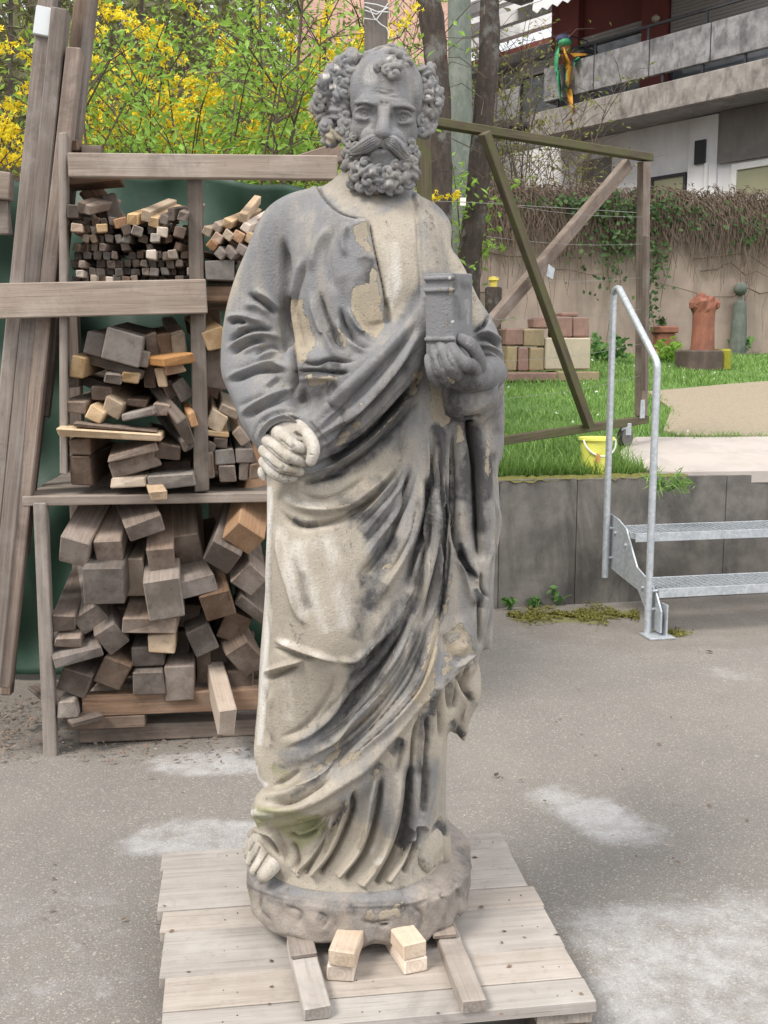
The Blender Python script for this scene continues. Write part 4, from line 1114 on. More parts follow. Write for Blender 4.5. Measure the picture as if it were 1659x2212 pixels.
def build_plants():
    rng = np.random.default_rng(21)
    # forsythia behind the timber rack
    lab = ['yellow forsythia bush in full bloom behind the leaning planks', 'broad yellow forsythia bush behind the left part of the rack', 'yellow forsythia bush glowing behind the green shrub', 'yellow forsythia bush low behind the statue\'s shoulder', 'small yellow forsythia spray at the left picture edge']
    for i, (x, Y, h, sp, nf) in enumerate(((190, 6.0, 3.1, .8, 8500), (330, 6.4, 2.9, .95, 16000), (520, 6.8, 3.2, .95, 16000), (640, 6.8, 2.8, .7, 8000), (20, 5.4, 2.2, .5, 1300))):
        p = at_y(x, 900, Y); p.z = 0
        shrub('forsythia_bush', p, 20, h, sp, rng, lab[i], 'bush', None, M_FORS, 0, nf, 0, .021, M_TWIG, .012, .3, 9)
    lab = ['bright green spring shrub with many thin stems behind the rack', 'fresh green shrub left of the statue\'s head', 'light green shrub rising over the leaning planks', 'tall thin green shrub touching the top of the picture']
    for i, (x, Y, h, sp, nl) in enumerate(((430, 5.5, 2.9, .75, 5600), (590, 5.3, 2.7, .62, 4200), (280, 5.6, 2.6, .62, 4600), (500, 6.0, 3.6, .9, 4200))):
        p = at_y(x, 900, Y); p.z = 0
        shrub('green_shrub', p, 15, h, sp, rng, lab[i], 'shrub', M_LEAF, None, nl, 0, .024, 0, M_TWIG, .013, .35, 10)
    p = at_y(760, 900, 9.5); p.z = 0
    shrub('green_shrub', p, 14, 5.2, .9, rng, 'tall loose green shrub in front of the salmon tiled house', 'shrub', M_LEAF, None, 2600, 0, .03, 0, M_TWIG, .014, .3, 10)
    p = at_y(985, 900, 8.6); p.z = .9
    shrub('green_sapling', p, 7, 2.0, .35, rng, 'thin green sapling growing between the tree trunks', 'shrub', M_LEAF, None, 520, 0, .035, 0, M_TWIG, .008, .2, 6)
    p = at_y(700, 900, 6.2); p.z = 0
    shrub('green_shrub', p, 9, 3.2, .6, rng, 'green twigs beside the wooden post behind the head', 'shrub', M_LEAF, None, 900, 0, .034, 0, M_TWIG, .012, .4, 7)
    for x, Y, h, lb in ((1090, 13.5, 5.4, 'budding olive green bush in front of the far white balconies'), (1180, 14.0, 4.9, 'sparse budding bush left of the bird windsock'), (1010, 14.5, 5.6, 'pale budding bush behind the three trunks')):
        p = at_y(x, 900, Y); p.z = 1.2
        shrub('budding_bush', p, 16, h - 1.2, 1.0, rng, lb, 'bush', M_OLIVE, None, 800, 0, .035, 0, M_TWIG, .014, .3, 10)
    # bare wood on the slope far left and behind
    def bare_tree(x, Y, h, lb, r=.09, n=46, m=M_TWIG, leaf=0, z0=0.):
        p = at_y(x, 900, Y); p.z = z0
        root = empty('bare_tree', p, 0, lb, 'tree', 'bare trees on the slope behind'); mb = MB(); tk = MB()
        tk.tube([(0, 0, -.2), (.1 * rng.uniform(-1, 1), 0, h * .4), (.2 * rng.uniform(-1, 1), .1, h * .75), (.3 * rng.uniform(-1, 1), .1, h)], [r, r * .75, r * .45, r * .1], 8); tk.build('trunk', M_BARK, root, True)
        T = []
        for k in range(n):
            z = h * rng.uniform(.12, .95); a = rng.uniform(0, 2 * math.pi); l = h * rng.uniform(.12, .3) * (1.15 - z / h)
            o = Vector((0, 0, z)); e = o + Vector((math.cos(a) * l, math.sin(a) * l, l * rng.uniform(.1, .9))); md = (o + e) / 2 + Vector((0, 0, -.08 * l))
            mb.tube([o, md, e], [r * .25, r * .15, r * .04], 4, False)
            for q in range(7):
                t = rng.uniform(.25, 1); o2 = o * (1 - t) + e * t; l2 = l * rng.uniform(.2, .5); a2 = rng.uniform(0, 2 * math.pi)
                e2 = o2 + Vector((math.cos(a2) * l2, math.sin(a2) * l2, l2 * rng.uniform(-.2, .8))); mb.tube([o2, e2], [r * .07, r * .02], 3, False); T.append(cr([tuple(o2), tuple(e2)], 6))
        mb.build('branches', m, root)['kind'] = 'stuff'
        if leaf:
            T = np.concatenate(T); C = T[rng.integers(0, len(T), leaf)] + rng.standard_normal((leaf, 3)) * .05
            leaves_mesh('buds', C, rng.standard_normal((leaf, 3)) + [0, 0, .6], .04, M_OLIVE, root, rng)
    TL = ['bare budding tree at the far left, behind the leaning planks', 'bare tree showing between the planks and the first forsythia', 'bare tree behind the left end of the rack', 'tall bare tree behind the forsythia, right of the planks', 'bare tree behind the green shrub', 'bare tree behind the tied post', 'small bare tree at the left picture edge', 'bare tree in front of the salmon house']
    for i, (x, Y, h) in enumerate(((30, 9.5, 6.5), (130, 10.5, 7.5), (300, 10.5, 7), (420, 11, 8), (560, 10.8, 7.5), (690, 11.5, 8), (-60, 8, 5), (860, 12.5, 8))):
        bare_tree(x, Y, h, TL[i], .035, 40, M_TWIG, 900)
    # three trunks right of the head
    def trunk(name, pts, wpx, Y, m, lab, cat, n=14, bumps=.0):
        P = [at_y(x, y, Y) for x, y in pts]; z0 = terr_z(uv2(P[-1])[1]) if uv2(P[-1])[1] > 0 else 0
        base = P[-1].copy(); base.z = z0 - .1
        root = empty(name, base, 0, lab, cat)
        Q = cr([tuple(p - base) for p in P] + [(0, 0, 0)], 26); s = Y / FPX
        mb = MB().tube(Q, [w * s / 2 for w in np.interp(np.linspace(0, 1, 26), np.linspace(0, 1, len(wpx)), wpx)], n)
        if bumps:
            r = random.Random(4); mb.v = [v + Vector((r.uniform(-1, 1), r.uniform(-1, 1), 0)) * bumps for v in mb.v]
        mb.build('trunk', m, root, True); return root, base
    r1, b1 = trunk('cherry_tree', [(900, -160), (925, 0), (942, 120), (950, 260), (952, 420)], [48, 50, 48, 46, 48, 52], 8.2, M_BARK, 'dark ringed cherry trunk right behind the statue\'s hair', 'tree', 14, .006)
    r3, b3 = trunk('dark_tree', [(1068, -160), (1058, 0), (1056, 120), (1040, 300), (1028, 450), (1012, 580)], [38, 40, 42, 48, 48, 54], 8.6, M_BARK, 'dark lichen spotted trunk leaning right of the grey pole', 'tree', 14, .006)
    rp, bp = trunk('grey_pole', [(990, -160), (993, 100), (996, 400), (1000, 700)], [46, 48, 50, 52], 9.2, M_BARKG, 'straight grey green weathered pole standing between two dark trunks', 'pole', 16)
    # twigs of the trees
    for root, b, x0 in ((r1, b1, 940), (r3, b3, 1045)):
        mb = MB()
        for k in range(13):
            x, y = x0 + rng.uniform(-8, 8), rng.uniform(-60, 420); o = at_y(x, y, 8.4) - b; a = rng.uniform(0, 2 * math.pi); l = rng.uniform(.25, .8)
            e = o + Vector((math.cos(a) * l, math.sin(a) * l * .6, rng.uniform(-.1, .5) * l)); md = (o + e) / 2 + Vector((0, 0, .08)); mb.tube([o, md, e], [.005, .0035, .0015], 4, False)
        mb.build('twigs', M_TWIG, root)
    # insulator on its wire
    pi = at_y(1000, 437, 8.0); w = empty('wire_insulator', pi, 0, 'small white insulator on the fence wire beside the trunks', 'insulator')
    MB().box((-.022, -.02, -.03), (.022, .02, .03), None, .004).build('insulator', plain('white_porcelain', (.75, .74, .68), .4), w)
    MB().tube([(-1.2, .1, .05), (0, -.022, .0), (1.4, .0, -.08)], .002, 4).build('wire', plain('fence_wire', (.3, .3, .3), .5), w)
    # creeper over the garden wall: dry hanging stems, ivy leaves
    zt = WZT
    root = empty('ivy', wp(2.5, WV, WZB), TH, 'dry creeper with dark ivy leaves hanging over the garden wall', 'climbing plant')
    def strands(n, u0, u1, l0, l1, zoff, w, front=.05):
        U = rng.uniform(u0, u1, n); L = rng.uniform(l0, l1, n) * rng.uniform(.5, 1, n); k = 7
        V, F = [], []
        z0 = zt - WZB + rng.uniform(-.1, .14, n) + zoff
        dx = np.cumsum(rng.standard_normal((n, k)) * .035, 1); dv = -front - np.abs(np.cumsum(rng.standard_normal((n, k)) * .012, 1))
        t = np.linspace(0, 1, k)[None, :]
        X = U[:, None] + dx; Z = z0[:, None] + .05 * np.sin(t * 3) - L[:, None] * t; W = w * (1 - .6 * t) * rng.uniform(.6, 1.4, n)[:, None]
        a = np.stack([X - W, dv, Z], 2); b = np.stack([X + W, dv, Z + .002], 2)
        V = np.stack([a, b], 2).reshape(-1, 3)
        i = (np.arange(n)[:, None] * 2 * k + np.arange(k - 1)[None, :] * 2).ravel()
        return V, np.stack([i, i + 1, i + 3, i + 2], 1)
    Vs, Fs, c = [], [], 0
    for args in ((6000, -5.5, 5.5, .12, .62, .05, .007), (2400, -5.5, 5.5, .3, 1.0, .02, .006), (1500, -5.5, 5.5, .05, .25, .10, .009), (90, -5, 5.5, .8, 1.5, -.1, .008)):
        V, F = strands(*args); Vs.append(V); Fs.append(F + c); c += len(V)
    mesh_np('dry_stems', np.concatenate(Vs), np.concatenate(Fs), M_DRY, root, False)
    mb = MB()
    for k in range(14):
        u = rng.uniform(-3, 5.4); z = rng.uniform(.3, zt - WZB); pts = [(u, -.03, z)]
        dxx = rng.choice([-1, 1]) * rng.uniform(.15, .35)
        for q in range(6): pts.append((pts[-1][0] + dxx * rng.uniform(.5, 1.3), -.03 - rng.uniform(0, .03), pts[-1][2] + rng.uniform(-.16, .10)))
        mb.tube(pts, [.009, .009, .008, .007, .005, .004, .002], 5, False)
    mb.build('woody_stems', M_DRY, root)
    # ivy leaves: dense by the gate post, scattered on top
    def wl(px, py): q = Matrix.Rotation(-TH, 4, 'Z') @ (at_wall(px, py) - wp(2.5, WV, WZB)); return q
    def at_wall(px, py):
        r = ray(px, py); p0 = wp(0, WV - .06, 0); t = (p0 - Vector((0, 0, CAM_H))).dot(N2) / r.dot(N2); return Vector((0, 0, CAM_H)) + r * t
    C = []
    for (x, y), sx, sy, n in (((1310, 450), 70, 26, 900), ((1400, 450), 55, 26, 700), ((1330, 520), 45, 40, 700), ((1410, 560), 25, 60, 500), ((1400, 660), 14, 60, 260), ((1230, 440), 50, 14, 260), ((1610, 500), 45, 35, 260), ((1480, 470), 90, 24, 420), ((1180, 440), 70, 14, 160), ((1320, 600), 30, 50, 160), ((1250, 560), 60, 60, 120)):
        for k in range(int(n * .22)):
            q = wl(x + rng.standard_normal() * sx * .6, y + rng.standard_normal() * sy * .6); q.y -= rng.uniform(0, .14); C.append(tuple(q))
    C = np.array(C); leaves_mesh('ivy_leaves', C, rng.standard_normal((len(C), 3)) * .5 + [0, -1, .45], .030, M_IVY, root, rng, .75)
    # low plants
    def tuft(name, p, n, r, h, size, m, lab, cat, group=None, asp=.55):
        root = empty(name, p, 0, lab, cat, group); mb = MB(); C = []
        for k in range(max(6, n // 14)):
            a = rng.uniform(0, 2 * math.pi); l = r * math.sqrt(rng.uniform(.1, 1)); e = Vector((math.cos(a) * l, math.sin(a) * l, h * rng.uniform(.4, 1))); mb.tube([(0, 0, -.01), e * .5 + Vector((0, 0, .1 * h)), e], [.004, .003, .002], 4, False)
            for q in range(14): t = rng.uniform(.35, 1.05); C.append(np.array(e) * t + rng.standard_normal(3) * r * .16)
        mb.build('stems', M_WEED, root); C = np.array(C)[:n]; leaves_mesh('leaves', C, rng.standard_normal((len(C), 3)) + [0, -.5, 1.0], size, m, root, rng, asp)
    for x, y, n, r, h, lb in ((1206, 1300, 46, .075, .12, 'largest green weed with round leaves at the foot of the retaining wall'), (1160, 1306, 26, .05, .07, 'small weed growing left of the larger one by the wall foot'), (1103, 1310, 22, .04, .07, 'weed tuft at the wall foot close to the statue')):
        tuft('weed', at_z(x, y + 6, 0), n, r, h, .022, M_WEED, lb, 'weed')
    c8 = lambda x, y: D_('c8', x, y)
    for x, y, n, r, h, m, lb in ((1365, 575, 300, .28, .55, M_LEAF, 'round green bush right of the red column'), (1160, 590, 200, .22, .42, M_IVY, 'dark green plant left of the red column'), (1170, 480, 120, .2, .25, M_IVY, 'dark plant against the wall behind the pedestal'), (740, 640, 160, .26, .26, M_WEED, 'low leafy clump right of the block stack'), (700, 600, 80, .14, .22, M_LEAF, 'yellow green clump beside the cream block'), (1080, 640, 150, .24, .2, M_LEAF, 'light green clump in front of the pedestal'), (860, 500, 90, .25, .3, M_DRY, 'dry brown plant by the gate post'), (1440, 600, 90, .2, .2, M_WEED, 'low weeds at the foot of the stone post')):
        tuft('garden_plant', at_terr(*c8(x, y)), n, r, h, .045, m, lb, 'plant')
    p = at_terr(*c8(1045, 602)); s = p.y / FPX * .4747 / 1.15732
    tuft('potted_plant', p + Vector((0, 0, 142 * s)), 60, .13, .16, .03, M_IVY, 'small straggly plant growing on the terracotta pedestal', 'plant')
    p = at_z(1440, 1048, .64); tuft('grass_tuft', p + Vector((0, -.02, -.02)), 150, .12, .07, .038, M_GRASS, 'grass tuft hanging over the edge of the retaining wall by the handrail', 'grass tuft', None, .10)
    # moss cushions along the wall foot
    P = []
    for k in range(5200):
        x = 1095 + 285 * rng.random(); a = at_z(x, 1330 + 13 * rng.standard_normal() * (.6 + .4 * math.sin(x * .05)), 0)
        if math.sin(a.x * 37 + 2 * math.sin(a.y * 29)) * math.cos(a.y * 41 + a.x * 13) > -.25: P.append((a.x, a.y, .003 + .009 * rng.random()))
    for k in range(500): a = at_z(1450 + 18 * rng.standard_normal(), 1368 + 4 * rng.standard_normal(), 0); P.append((a.x, a.y, .004))
    o = leaves_mesh('moss', np.array(P), rng.standard_normal((len(P), 3)) * .6 + [0, 0, 1], .007, leaf_mat('yellow_moss_leaf', (.10, .105, .02), (.22, .20, .05), trans=.1), None, rng, .6); tag(o, 'yellow green moss on the asphalt along the foot of the retaining wall', 'moss', kind='stuff')
    # daisies in the lawn
    C = []
    for k in range(130):
        u, v = rng.uniform(0, 5), rng.uniform(.3, 5.5)
        if any(inside(np.array([u]), np.array([v]), np.array(P))[0] for P in (PATH_UV, SLAB_UV)): continue
        C.append(np.array(wp(u, v, terr_z(v) + .04)))
    o = flowers_mesh('daisies', np.array(C), .014, plain('daisy_white', (.75, .75, .72), .7), None, rng); tag(o, 'tiny white daisies scattered in the lawn', 'daisies', kind='stuff')
    # distant house with salmon tiled roof and the wooded slope
    t = NT('salmon_roof_tiles'); o = t.co('Object'); n = t.noise(o, 3, 5, .6)
    ROOF = t.done(t.mix(n, (.50, .33, .27), (.58, .40, .33)), .85)
    hr = empty('distant_house', at_y(880, 300, 17.0) * Vector((1, 1, 0)) if False else Vector((at_y(880, 300, 17.0).x, 17.0, 0)), 0, 'distant house with a salmon pink tiled roof behind the shrubs', 'building')
    MB().box((-1.6, .6, -.3), (.95, 4.5, 3.2)).build('wall', concrete_mat('salmon_wall', (.46, .29, .24), (.40, .25, .21), (.32, .21, .18), .5), hr)
    mb = MB(); rows = 42
    for k in range(rows):
        z0 = 3.1 + k * .19; y0 = .2 + k * .16; mb.box((-2.0, y0, z0), (1.15, y0 + .22, z0 + .19 + .03))
        for j in range(0): pass
    mb.build('roof', ROOF, hr)
    tl = MB()
    for k in range(rows):
        z0 = 3.1 + k * .19; y0 = .2 + k * .16
        for j in range(12): tl.box((-2.0 + j * .253 + (k % 2) * .12, y0 - .03, z0 - .01), (-2.0 + j * .253 + .235 + (k % 2) * .12, y0 + .02, z0 + .2))
    o = tl.build('roof_tiles', ROOF, hr); o['kind'] = 'stuff'
    # wooded slope: ground rising far behind, with a mass of twigs
    xs = np.linspace(-40, 40, 60); ys = np.linspace(20, 60, 30); gx, gy = np.meshgrid(xs, ys, indexing='ij')
    gz = (gy - 20) * .45 + 1.0 * np.sin(gx * .3) - 1.5
    i = np.arange(gx.size).reshape(gx.shape); Q = np.stack([i[:-1, :-1].ravel(), i[1:, :-1].ravel(), i[1:, 1:].ravel(), i[:-1, 1:].ravel()], 1)
    SL = plain('wooded_slope_ground', (.085, .09, .055), 1.0, 0, .5, 1.5)
    o = mesh_np('hillside', np.stack([gx.ravel(), gy.ravel(), gz.ravel()], 1), Q, SL, None, True); tag(o, kind='structure')
    n = 150000
    X = np.where(rng.random(n) < .8, rng.uniform(-14, -.5, n), rng.uniform(-22, 14, n)); Yw = rng.uniform(12.5, 30, n); H = np.maximum((Yw - 20) * .45 - 1.5, 0) + rng.uniform(0, 11, n) * rng.uniform(.45, 1, n)
    keep = (X < -1.3 - .03 * Yw) | (Yw > 24); X, Yw, H = X[keep], Yw[keep], H[keep]
    C = np.stack([X, Yw, H], 1); o = leaves_mesh('woods', C, rng.standard_normal((len(C), 3)), .12, leaf_mat('far_wood_leaf', (.115, .12, .065), (.24, .25, .125), trans=.2), None, rng, .4); tag(o, 'far greyish green wood on the slope', 'woods', kind='stuff')
build_plants()
# ------------------------------------------------------------------ timber rack with its wood, tarpaulin, leaning planks
RK0 = at_z(*D_('d', 110, 1622), 0)                        # foot of the front left leg
RTH = math.radians(7.0)
RU = Vector((math.cos(RTH), math.sin(RTH), 0)); RN = Vector((-math.sin(RTH), math.cos(RTH), 0))
def on_rack(px, py, dep=0.0):                             # point seen on the upright plane 'dep' behind the rack front
    r = ray(px, py); p0 = RK0 + RN * dep; t = p0.dot(RN) / r.dot(RN)
    p = Vector((0, 0, CAM_H)) + r * t
    t = (p0 - Vector((0, 0, CAM_H))).dot(Vector((RN.x, RN.y, 0))) / r.dot(Vector((RN.x, RN.y, 0)))
    return Vector((0, 0, CAM_H)) + r * t
def build_rack():
    root = empty('timber_rack', (RK0.x, RK0.y, 0), RTH, 'old grey timber rack of posts, rails and a shelf holding sawn wood', 'rack')
    s = RK0.y / FPX * 1.03
    def mem(name, a, b, wpx, th, m=M_RAIL, dep=0., depb=None, seed=0):
        A, B = on_rack(*a, dep), on_rack(*b, dep if depb is None else depb)
        vert = abs((B - A).normalized().z) > .8
        return beam(name, A, B, th, wpx * s, m, root, 0, .003, .0015, seed, up=tuple(RU) if vert else (0, 0, 1))
    mem('leg', (88, 1085), (111, 1630), 27, .05, M_RAIL, .0, None, 1)
    mem('post', (139, 290), (140, 1022), 15, .06, M_RAIL, .02, None, 2)
    mem('post', (421, 384), (436, 1060), 31, .045, M_RAIL, .02, None, 3)
    mem('top_rail', (150, 358), (728, 364), 47, .04, M_RAIL, -.02, None, 4)
    mem('middle_rail', (-60, 653), (447, 640), 70, .04, M_RAIL, -.03, None, 5)
    # shelf boards seen from above
    Z = on_rack(90, 1072, 0).z
    def bx(name, u0, u1, w0, w1, z0, z1, m, seed=0):
        A = RK0 + RU * u0 + RN * ((w0 + w1) / 2) + Vector((0, 0, (z0 + z1) / 2)); B = RK0 + RU * u1 + RN * ((w0 + w1) / 2) + Vector((0, 0, (z0 + z1) / 2))
        return beam(name, A, B, w1 - w0, z1 - z0, m, root, 0, .003, .001, seed)
    for k, (w0, w1) in enumerate(((-.01, .13), (.135, .27), (.275, .42), (.425, .56), (.565, .70))): bx('shelf_board', -.05, 1.02, w0, w1, Z - .03, Z + random.Random(k).uniform(-.002, .002), M_RAIL, 20 + k)
    z2 = on_rack(300, 612, 0).z
    for k, (w0, w1) in enumerate(((.03, .18), (.3, .45), (.55, .68))): bx('bearer', .03, 1.0, w0, w1, z2 - .05, z2 - .005, M_WOOD2, 30 + k)
    zb = on_rack(300, 1545, 0).z
    bx('foot_beam', .08, 1.0, .06, .14, .0, .055, M_WOOD, 41); bx('foot_beam', .06, 1.0, .5, .6, .0, .06, M_WOOD, 42)
    bx('foot_beam', .10, 1.0, .02, .07, zb - .005, zb + .065, M_WOOD2, 43); bx('foot_beam', .05, .30, .02, .09, zb - .05, zb - .008, M_WOOD2, 44)
    bx('foot_beam', .04, 1.0, .45, .55, zb - .005, zb + .06, M_WOOD2, 45)
    for u in (.0, .52, .98):
        A = RK0 + RU * u + RN * .72; beam('back_post', A, A + Vector((0, 0, 1.50)), .06, .06, M_WOOD2, root, 0, .003, .001, 50, up=tuple(RU))
    for u in (.98,):
        A = RK0 + RU * u + RN * .02; beam('post', A, A + Vector((0, 0, 1.52)), .05, .045, M_RAIL, root, 0, .003, .001, 51, up=tuple(RU))
    # tarpaulin hung behind
    us = np.linspace(-.75, 1.04, 100); zs = np.linspace(0.02, 1.93, 80); gu, gz = np.meshgrid(us, zs, indexing='ij')
    rr = .03 * np.sin(gu * 7 + gz * 3) + .022 * np.sin(gu * 15 - gz * 9) + .016 * np.sin(gz * 17 + gu * 4) + .02 * np.abs(np.sin(gu * 4.4 + 2.2 * gz)) + .01 * np.sin(gu * 31 + gz * 12)
    gw = .82 + rr; top = .03 * np.sin(gu * 5) + .012 * np.sin(gu * 17)
    gz2 = gz + top * (gz / 1.93) - .0
    X = RK0.x + RU.x * gu + RN.x * gw; Y = RK0.y + RU.y * gu + RN.y * gw
    i = np.arange(gu.size).reshape(gu.shape); Q = np.stack([i[:-1, :-1].ravel(), i[1:, :-1].ravel(), i[1:, 1:].ravel(), i[:-1, 1:].ravel()], 1)
    tp = mesh_np('tarpaulin', np.stack([X.ravel(), Y.ravel(), gz2.ravel()], 1), Q, M_TARP, None, True); tag(tp, 'dark green tarpaulin hung behind the timber rack', 'tarpaulin')
    tp.modifiers.new('t', 'SOLIDIFY').thickness = .003

    # ---- wood in the rack. each entry: centre, width, height, turn on the drawing; length, yaw, pitch; tone
    MT = {'g': M_WOOD, 'b': M_WOOD2, 'f': M_WOODF, 'o': M_WOODO, 'p': M_WOODP, 'r': M_RAIL}
    names = {'g': 'grey', 'b': 'brown', 'f': 'light yellow', 'o': 'orange', 'p': 'pale', 'r': 'light grey'}
    cnt = [0]
    def stick(name, fr, x, y, w, h, rot, tone, L=.5, yaw=0., pitch=0., dep=0.03, label=None, group=None, ch=.0025, jit=.002):
        k = FR[fr][2] / 1.15732
        p = on_rack(*D_(fr, x, y), dep); s2 = p.y / FPX * k
        cnt[0] += 1
        me = beam_mesh(name, L, w * s2, h * s2, ch, jit, cnt[0], MT[tone])
        o = bpy.data.objects.new(name, me)
        # local X points from the back end to the front end (towards the viewer)
        v = Vector((p.x, p.y, 0)).normalized()
        a = math.radians(yaw); f = Vector((-RN.x * math.cos(a) + RU.x * math.sin(a), -RN.y * math.cos(a) + RU.y * math.sin(a), 0))
        f = (f * math.cos(math.radians(pitch)) + Vector((0, 0, -math.sin(math.radians(pitch))))).normalized()
        Yv = Vector((0, 0, 1)).cross(f).normalized(); Zv = f.cross(Yv)
        R = Matrix((f, Yv, Zv)).transposed().to_4x4() @ Matrix.Rotation(math.radians(-rot), 4, 'X')
        o.matrix_world = Matrix.Translation(p - f * (L / 2)) @ R
        scene.collection.objects.link(o)
        if label: tag(o, label, 'wood block' if name == 'wood_block' else ('batten' if name == 'batten' else 'board'), group)
        return o
    rng = random.Random(12)
    # upper bay: thin battens, in rows
    G = 'thin battens stored in the upper bays of the rack'
    tl = {'g': 'thin grey square batten in the upper bay of the rack', 'b': 'thin brown square batten in the upper bay of the rack', 'f': 'freshly cut light batten in the upper bay of the rack', 'p': 'pale thin batten in the upper bay of the rack', 'o': 'orange brown batten in the upper bay of the rack', 'r': 'light grey batten in the upper bay of the rack'}
    W_ = ('first', 'second', 'third', 'fourth', 'fifth', 'sixth', 'seventh', 'eighth', 'ninth', 'tenth', 'eleventh', 'twelfth', 'thirteenth', 'fourteenth', 'fifteenth', 'sixteenth', 'seventeenth', 'eighteenth', 'nineteenth', 'twentieth')
    y = 946
    row = 0
    while y > 585:
        x = 428 + rng.uniform(-6, 10); nr = 0
        while x < 1108:
            w = rng.uniform(38, 54)
            top = 575 + 60 * math.sin(x * .006 + 1) if x > 560 else 545
            if rng.random() < (.93 if y > 760 else .82):
                tone = rng.choices('gbrpf', (44, 26, 18, 8, 3))[0]
                r0 = rng.uniform(-4, 4) if y > 800 else rng.uniform(-22, 22)
                stick('batten', 'c5', x + w / 2, y + rng.uniform(-4, 4), w * .93, rng.uniform(40, 48), r0, tone, .55 + rng.uniform(-.1, .1), rng.uniform(-5, 5) if y > 800 else rng.uniform(-14, 14), rng.uniform(-1, 2) if y > 780 else rng.uniform(0, 8), rng.uniform(.0, .10), '%s batten, %s from left in the %s row up, upper left bay' % (names[tone], W_[nr], W_[row]), G); nr += 1
            x += w + rng.uniform(2, 9)
        y -= rng.uniform(47, 53); row += 1
    cl = {}
    def LT(tone, x, bay):
        cl[bay] = cl.get(bay, 0) + 1
        return '%s batten, %s from left in the loose top layer, %s' % (names[tone], W_[cl[bay] - 1], bay)
    for x, y, w, h, rot, tone, yaw, pit in sorted(((480, 520, 44, 60, 15, 'g', -10, 14), (455, 640, 66, 52, 3, 'o', 5, 4), (605, 640, 62, 52, -6, 'f', 8, 4), (720, 610, 66, 56, -14, 'o', 12, 6), (785, 590, 62, 62, 10, 'f', -14, 14), (865, 570, 58, 62, 14, 'f', -14, 16), (905, 605, 58, 60, 12, 'f', -14, 16),
                                            (815, 655, 60, 52, 18, 'r', 6, 4), (750, 650, 50, 60, -20, 'b', 6, 4), (960, 660, 60, 56, 5, 'p', 2, 4), (920, 700, 52, 48, 3, 'p', 2, 4), (1065, 665, 60, 60, 12, 'b', 6, 4), (895, 795, 52, 52, 2, 'p', 0, 1), (1020, 795, 52, 52, -3, 'p', 0, 1), (470, 908, 44, 42, 2, 'p', 0, 1),
                                            (970, 590, 50, 50, 16, 'g', -12, 12), (1010, 560, 44, 70, 6, 'b', -6, 10), (1080, 570, 52, 56, 20, 'g', -10, 14), (500, 525, 70, 52, 20, 'g', -14, 12), (430, 540, 60, 70, 4, 'g', 0, 4))):
        stick('batten', 'c5', x, y, w, h, rot, tone, .26 if pit > 8 else .5, yaw, pit, -.03, LT(tone, x, 'upper left bay'), G)
    cl2 = {}
    R36 = []
    for k in range(36):                                   # right upper bay, seen between post and sleeve
        x = rng.uniform(1215, 1560); y = rng.uniform(600, 930)
        if y > 820 and x < 1400: continue
        R36.append((x, y))
    R36.sort()
    for k, (x, y) in enumerate(R36):
        tone = rng.choices('gbrpfo', (40, 30, 10, 8, 6, 6))[0]
        lev = 'low' if y > 800 else ('middle' if y > 700 else 'upper')
        cl2[lev] = cl2.get(lev, 0) + 1
        stick('batten', 'c5', x, y, rng.uniform(46, 60), rng.uniform(44, 54), rng.uniform(-40, 40) if y < 800 else rng.uniform(-5, 5), tone, .5, rng.uniform(-12, 12), rng.uniform(0, 8), rng.uniform(.0, .12), '%s batten, %s from the post, %s layer of the upper right bay' % (names[tone], W_[cl2[lev] - 1], lev), G)
    for x, y, w, h, rot, tone, yaw, pit in sorted(((1280, 635, 50, 52, 35, 'p', -38, 14), (1345, 615, 54, 50, 30, 'f', -36, 16), (1455, 640, 54, 50, 32, 'p', -36, 18), (1440, 580, 50, 54, 10, 'f', -18, 20), (1225, 660, 46, 50, 30, 'f', -30, 12), (1285, 700, 54, 50, 38, 'o', -10, 4), (1255, 740, 52, 46, 36, 'o', -8, 4), (1350, 680, 58, 50, 36, 'f', -8, 4), (1410, 690, 60, 56, 30, 'o', -10, 4), (1360, 790, 70, 60, 40, 'g', -20, 8), (1300, 790, 60, 56, 40, 'g', -20, 6), (1430, 770, 60, 56, 34, 'g', -20, 6), (1480, 700, 54, 60, 30, 'f', -20, 6))):
        stick('batten', 'c5', x, y, w, h, rot, tone, .26 if pit > 8 else .5, yaw * (.6 if pit > 8 else 1), pit, -.02, LT(tone, x, 'upper right bay'), G)
    stick('wood_block', 'c5', 1300, 890, 165, 112, 0, 'r', .5, 0, 1, -.01, 'wide grey plank end lying right of the rack post in the upper bay', 'big timbers in the rack')
    # middle bay (drawing c5 above, c6 below)
    GB = 'big timbers in the rack'
    def B(fr, x, y, w, h, rot, tone, lab, yaw=0, pit=3, dep=.0, L=.5, nm='wood_block'): stick(nm, fr, x, y, w, h, rot, tone, L, yaw, pit, dep, lab, GB, .004, .004)
    B('c5', 725, 1350, 225, 190, 14, 'r', 'large grey square timber with a knot on top of the middle bay', 0, 4, -.02)
    B('c5', 560, 1330, 110, 135, 14, 'g', 'brown grey block left of the large knotted timber', -4, 4, .0)
    B('c5', 845, 1420, 75, 95, 12, 'g', 'narrow grey block right below the knotted timber', 0, 4, .0); B('c5', 905, 1340, 80, 145, -8, 'g', 'upright grey board end right of the knotted timber', 6, 4, .04)
    B('c5', 985, 1330, 80, 125, -10, 'b', 'reddish brown upright board end in the middle bay', 6, 4, .03); B('c5', 1065, 1325, 85, 118, -8, 'f', 'light yellow block end near the rack post, middle bay', 8, 8, .02)
    B('c5', 1060, 1420, 200, 55, -9, 'o', 'orange board lying across near the rack post', 30, 3, -.06, .35); B('c5', 1040, 1480, 110, 52, -8, 'o', 'short orange block under the orange board', 10, 3, -.03)
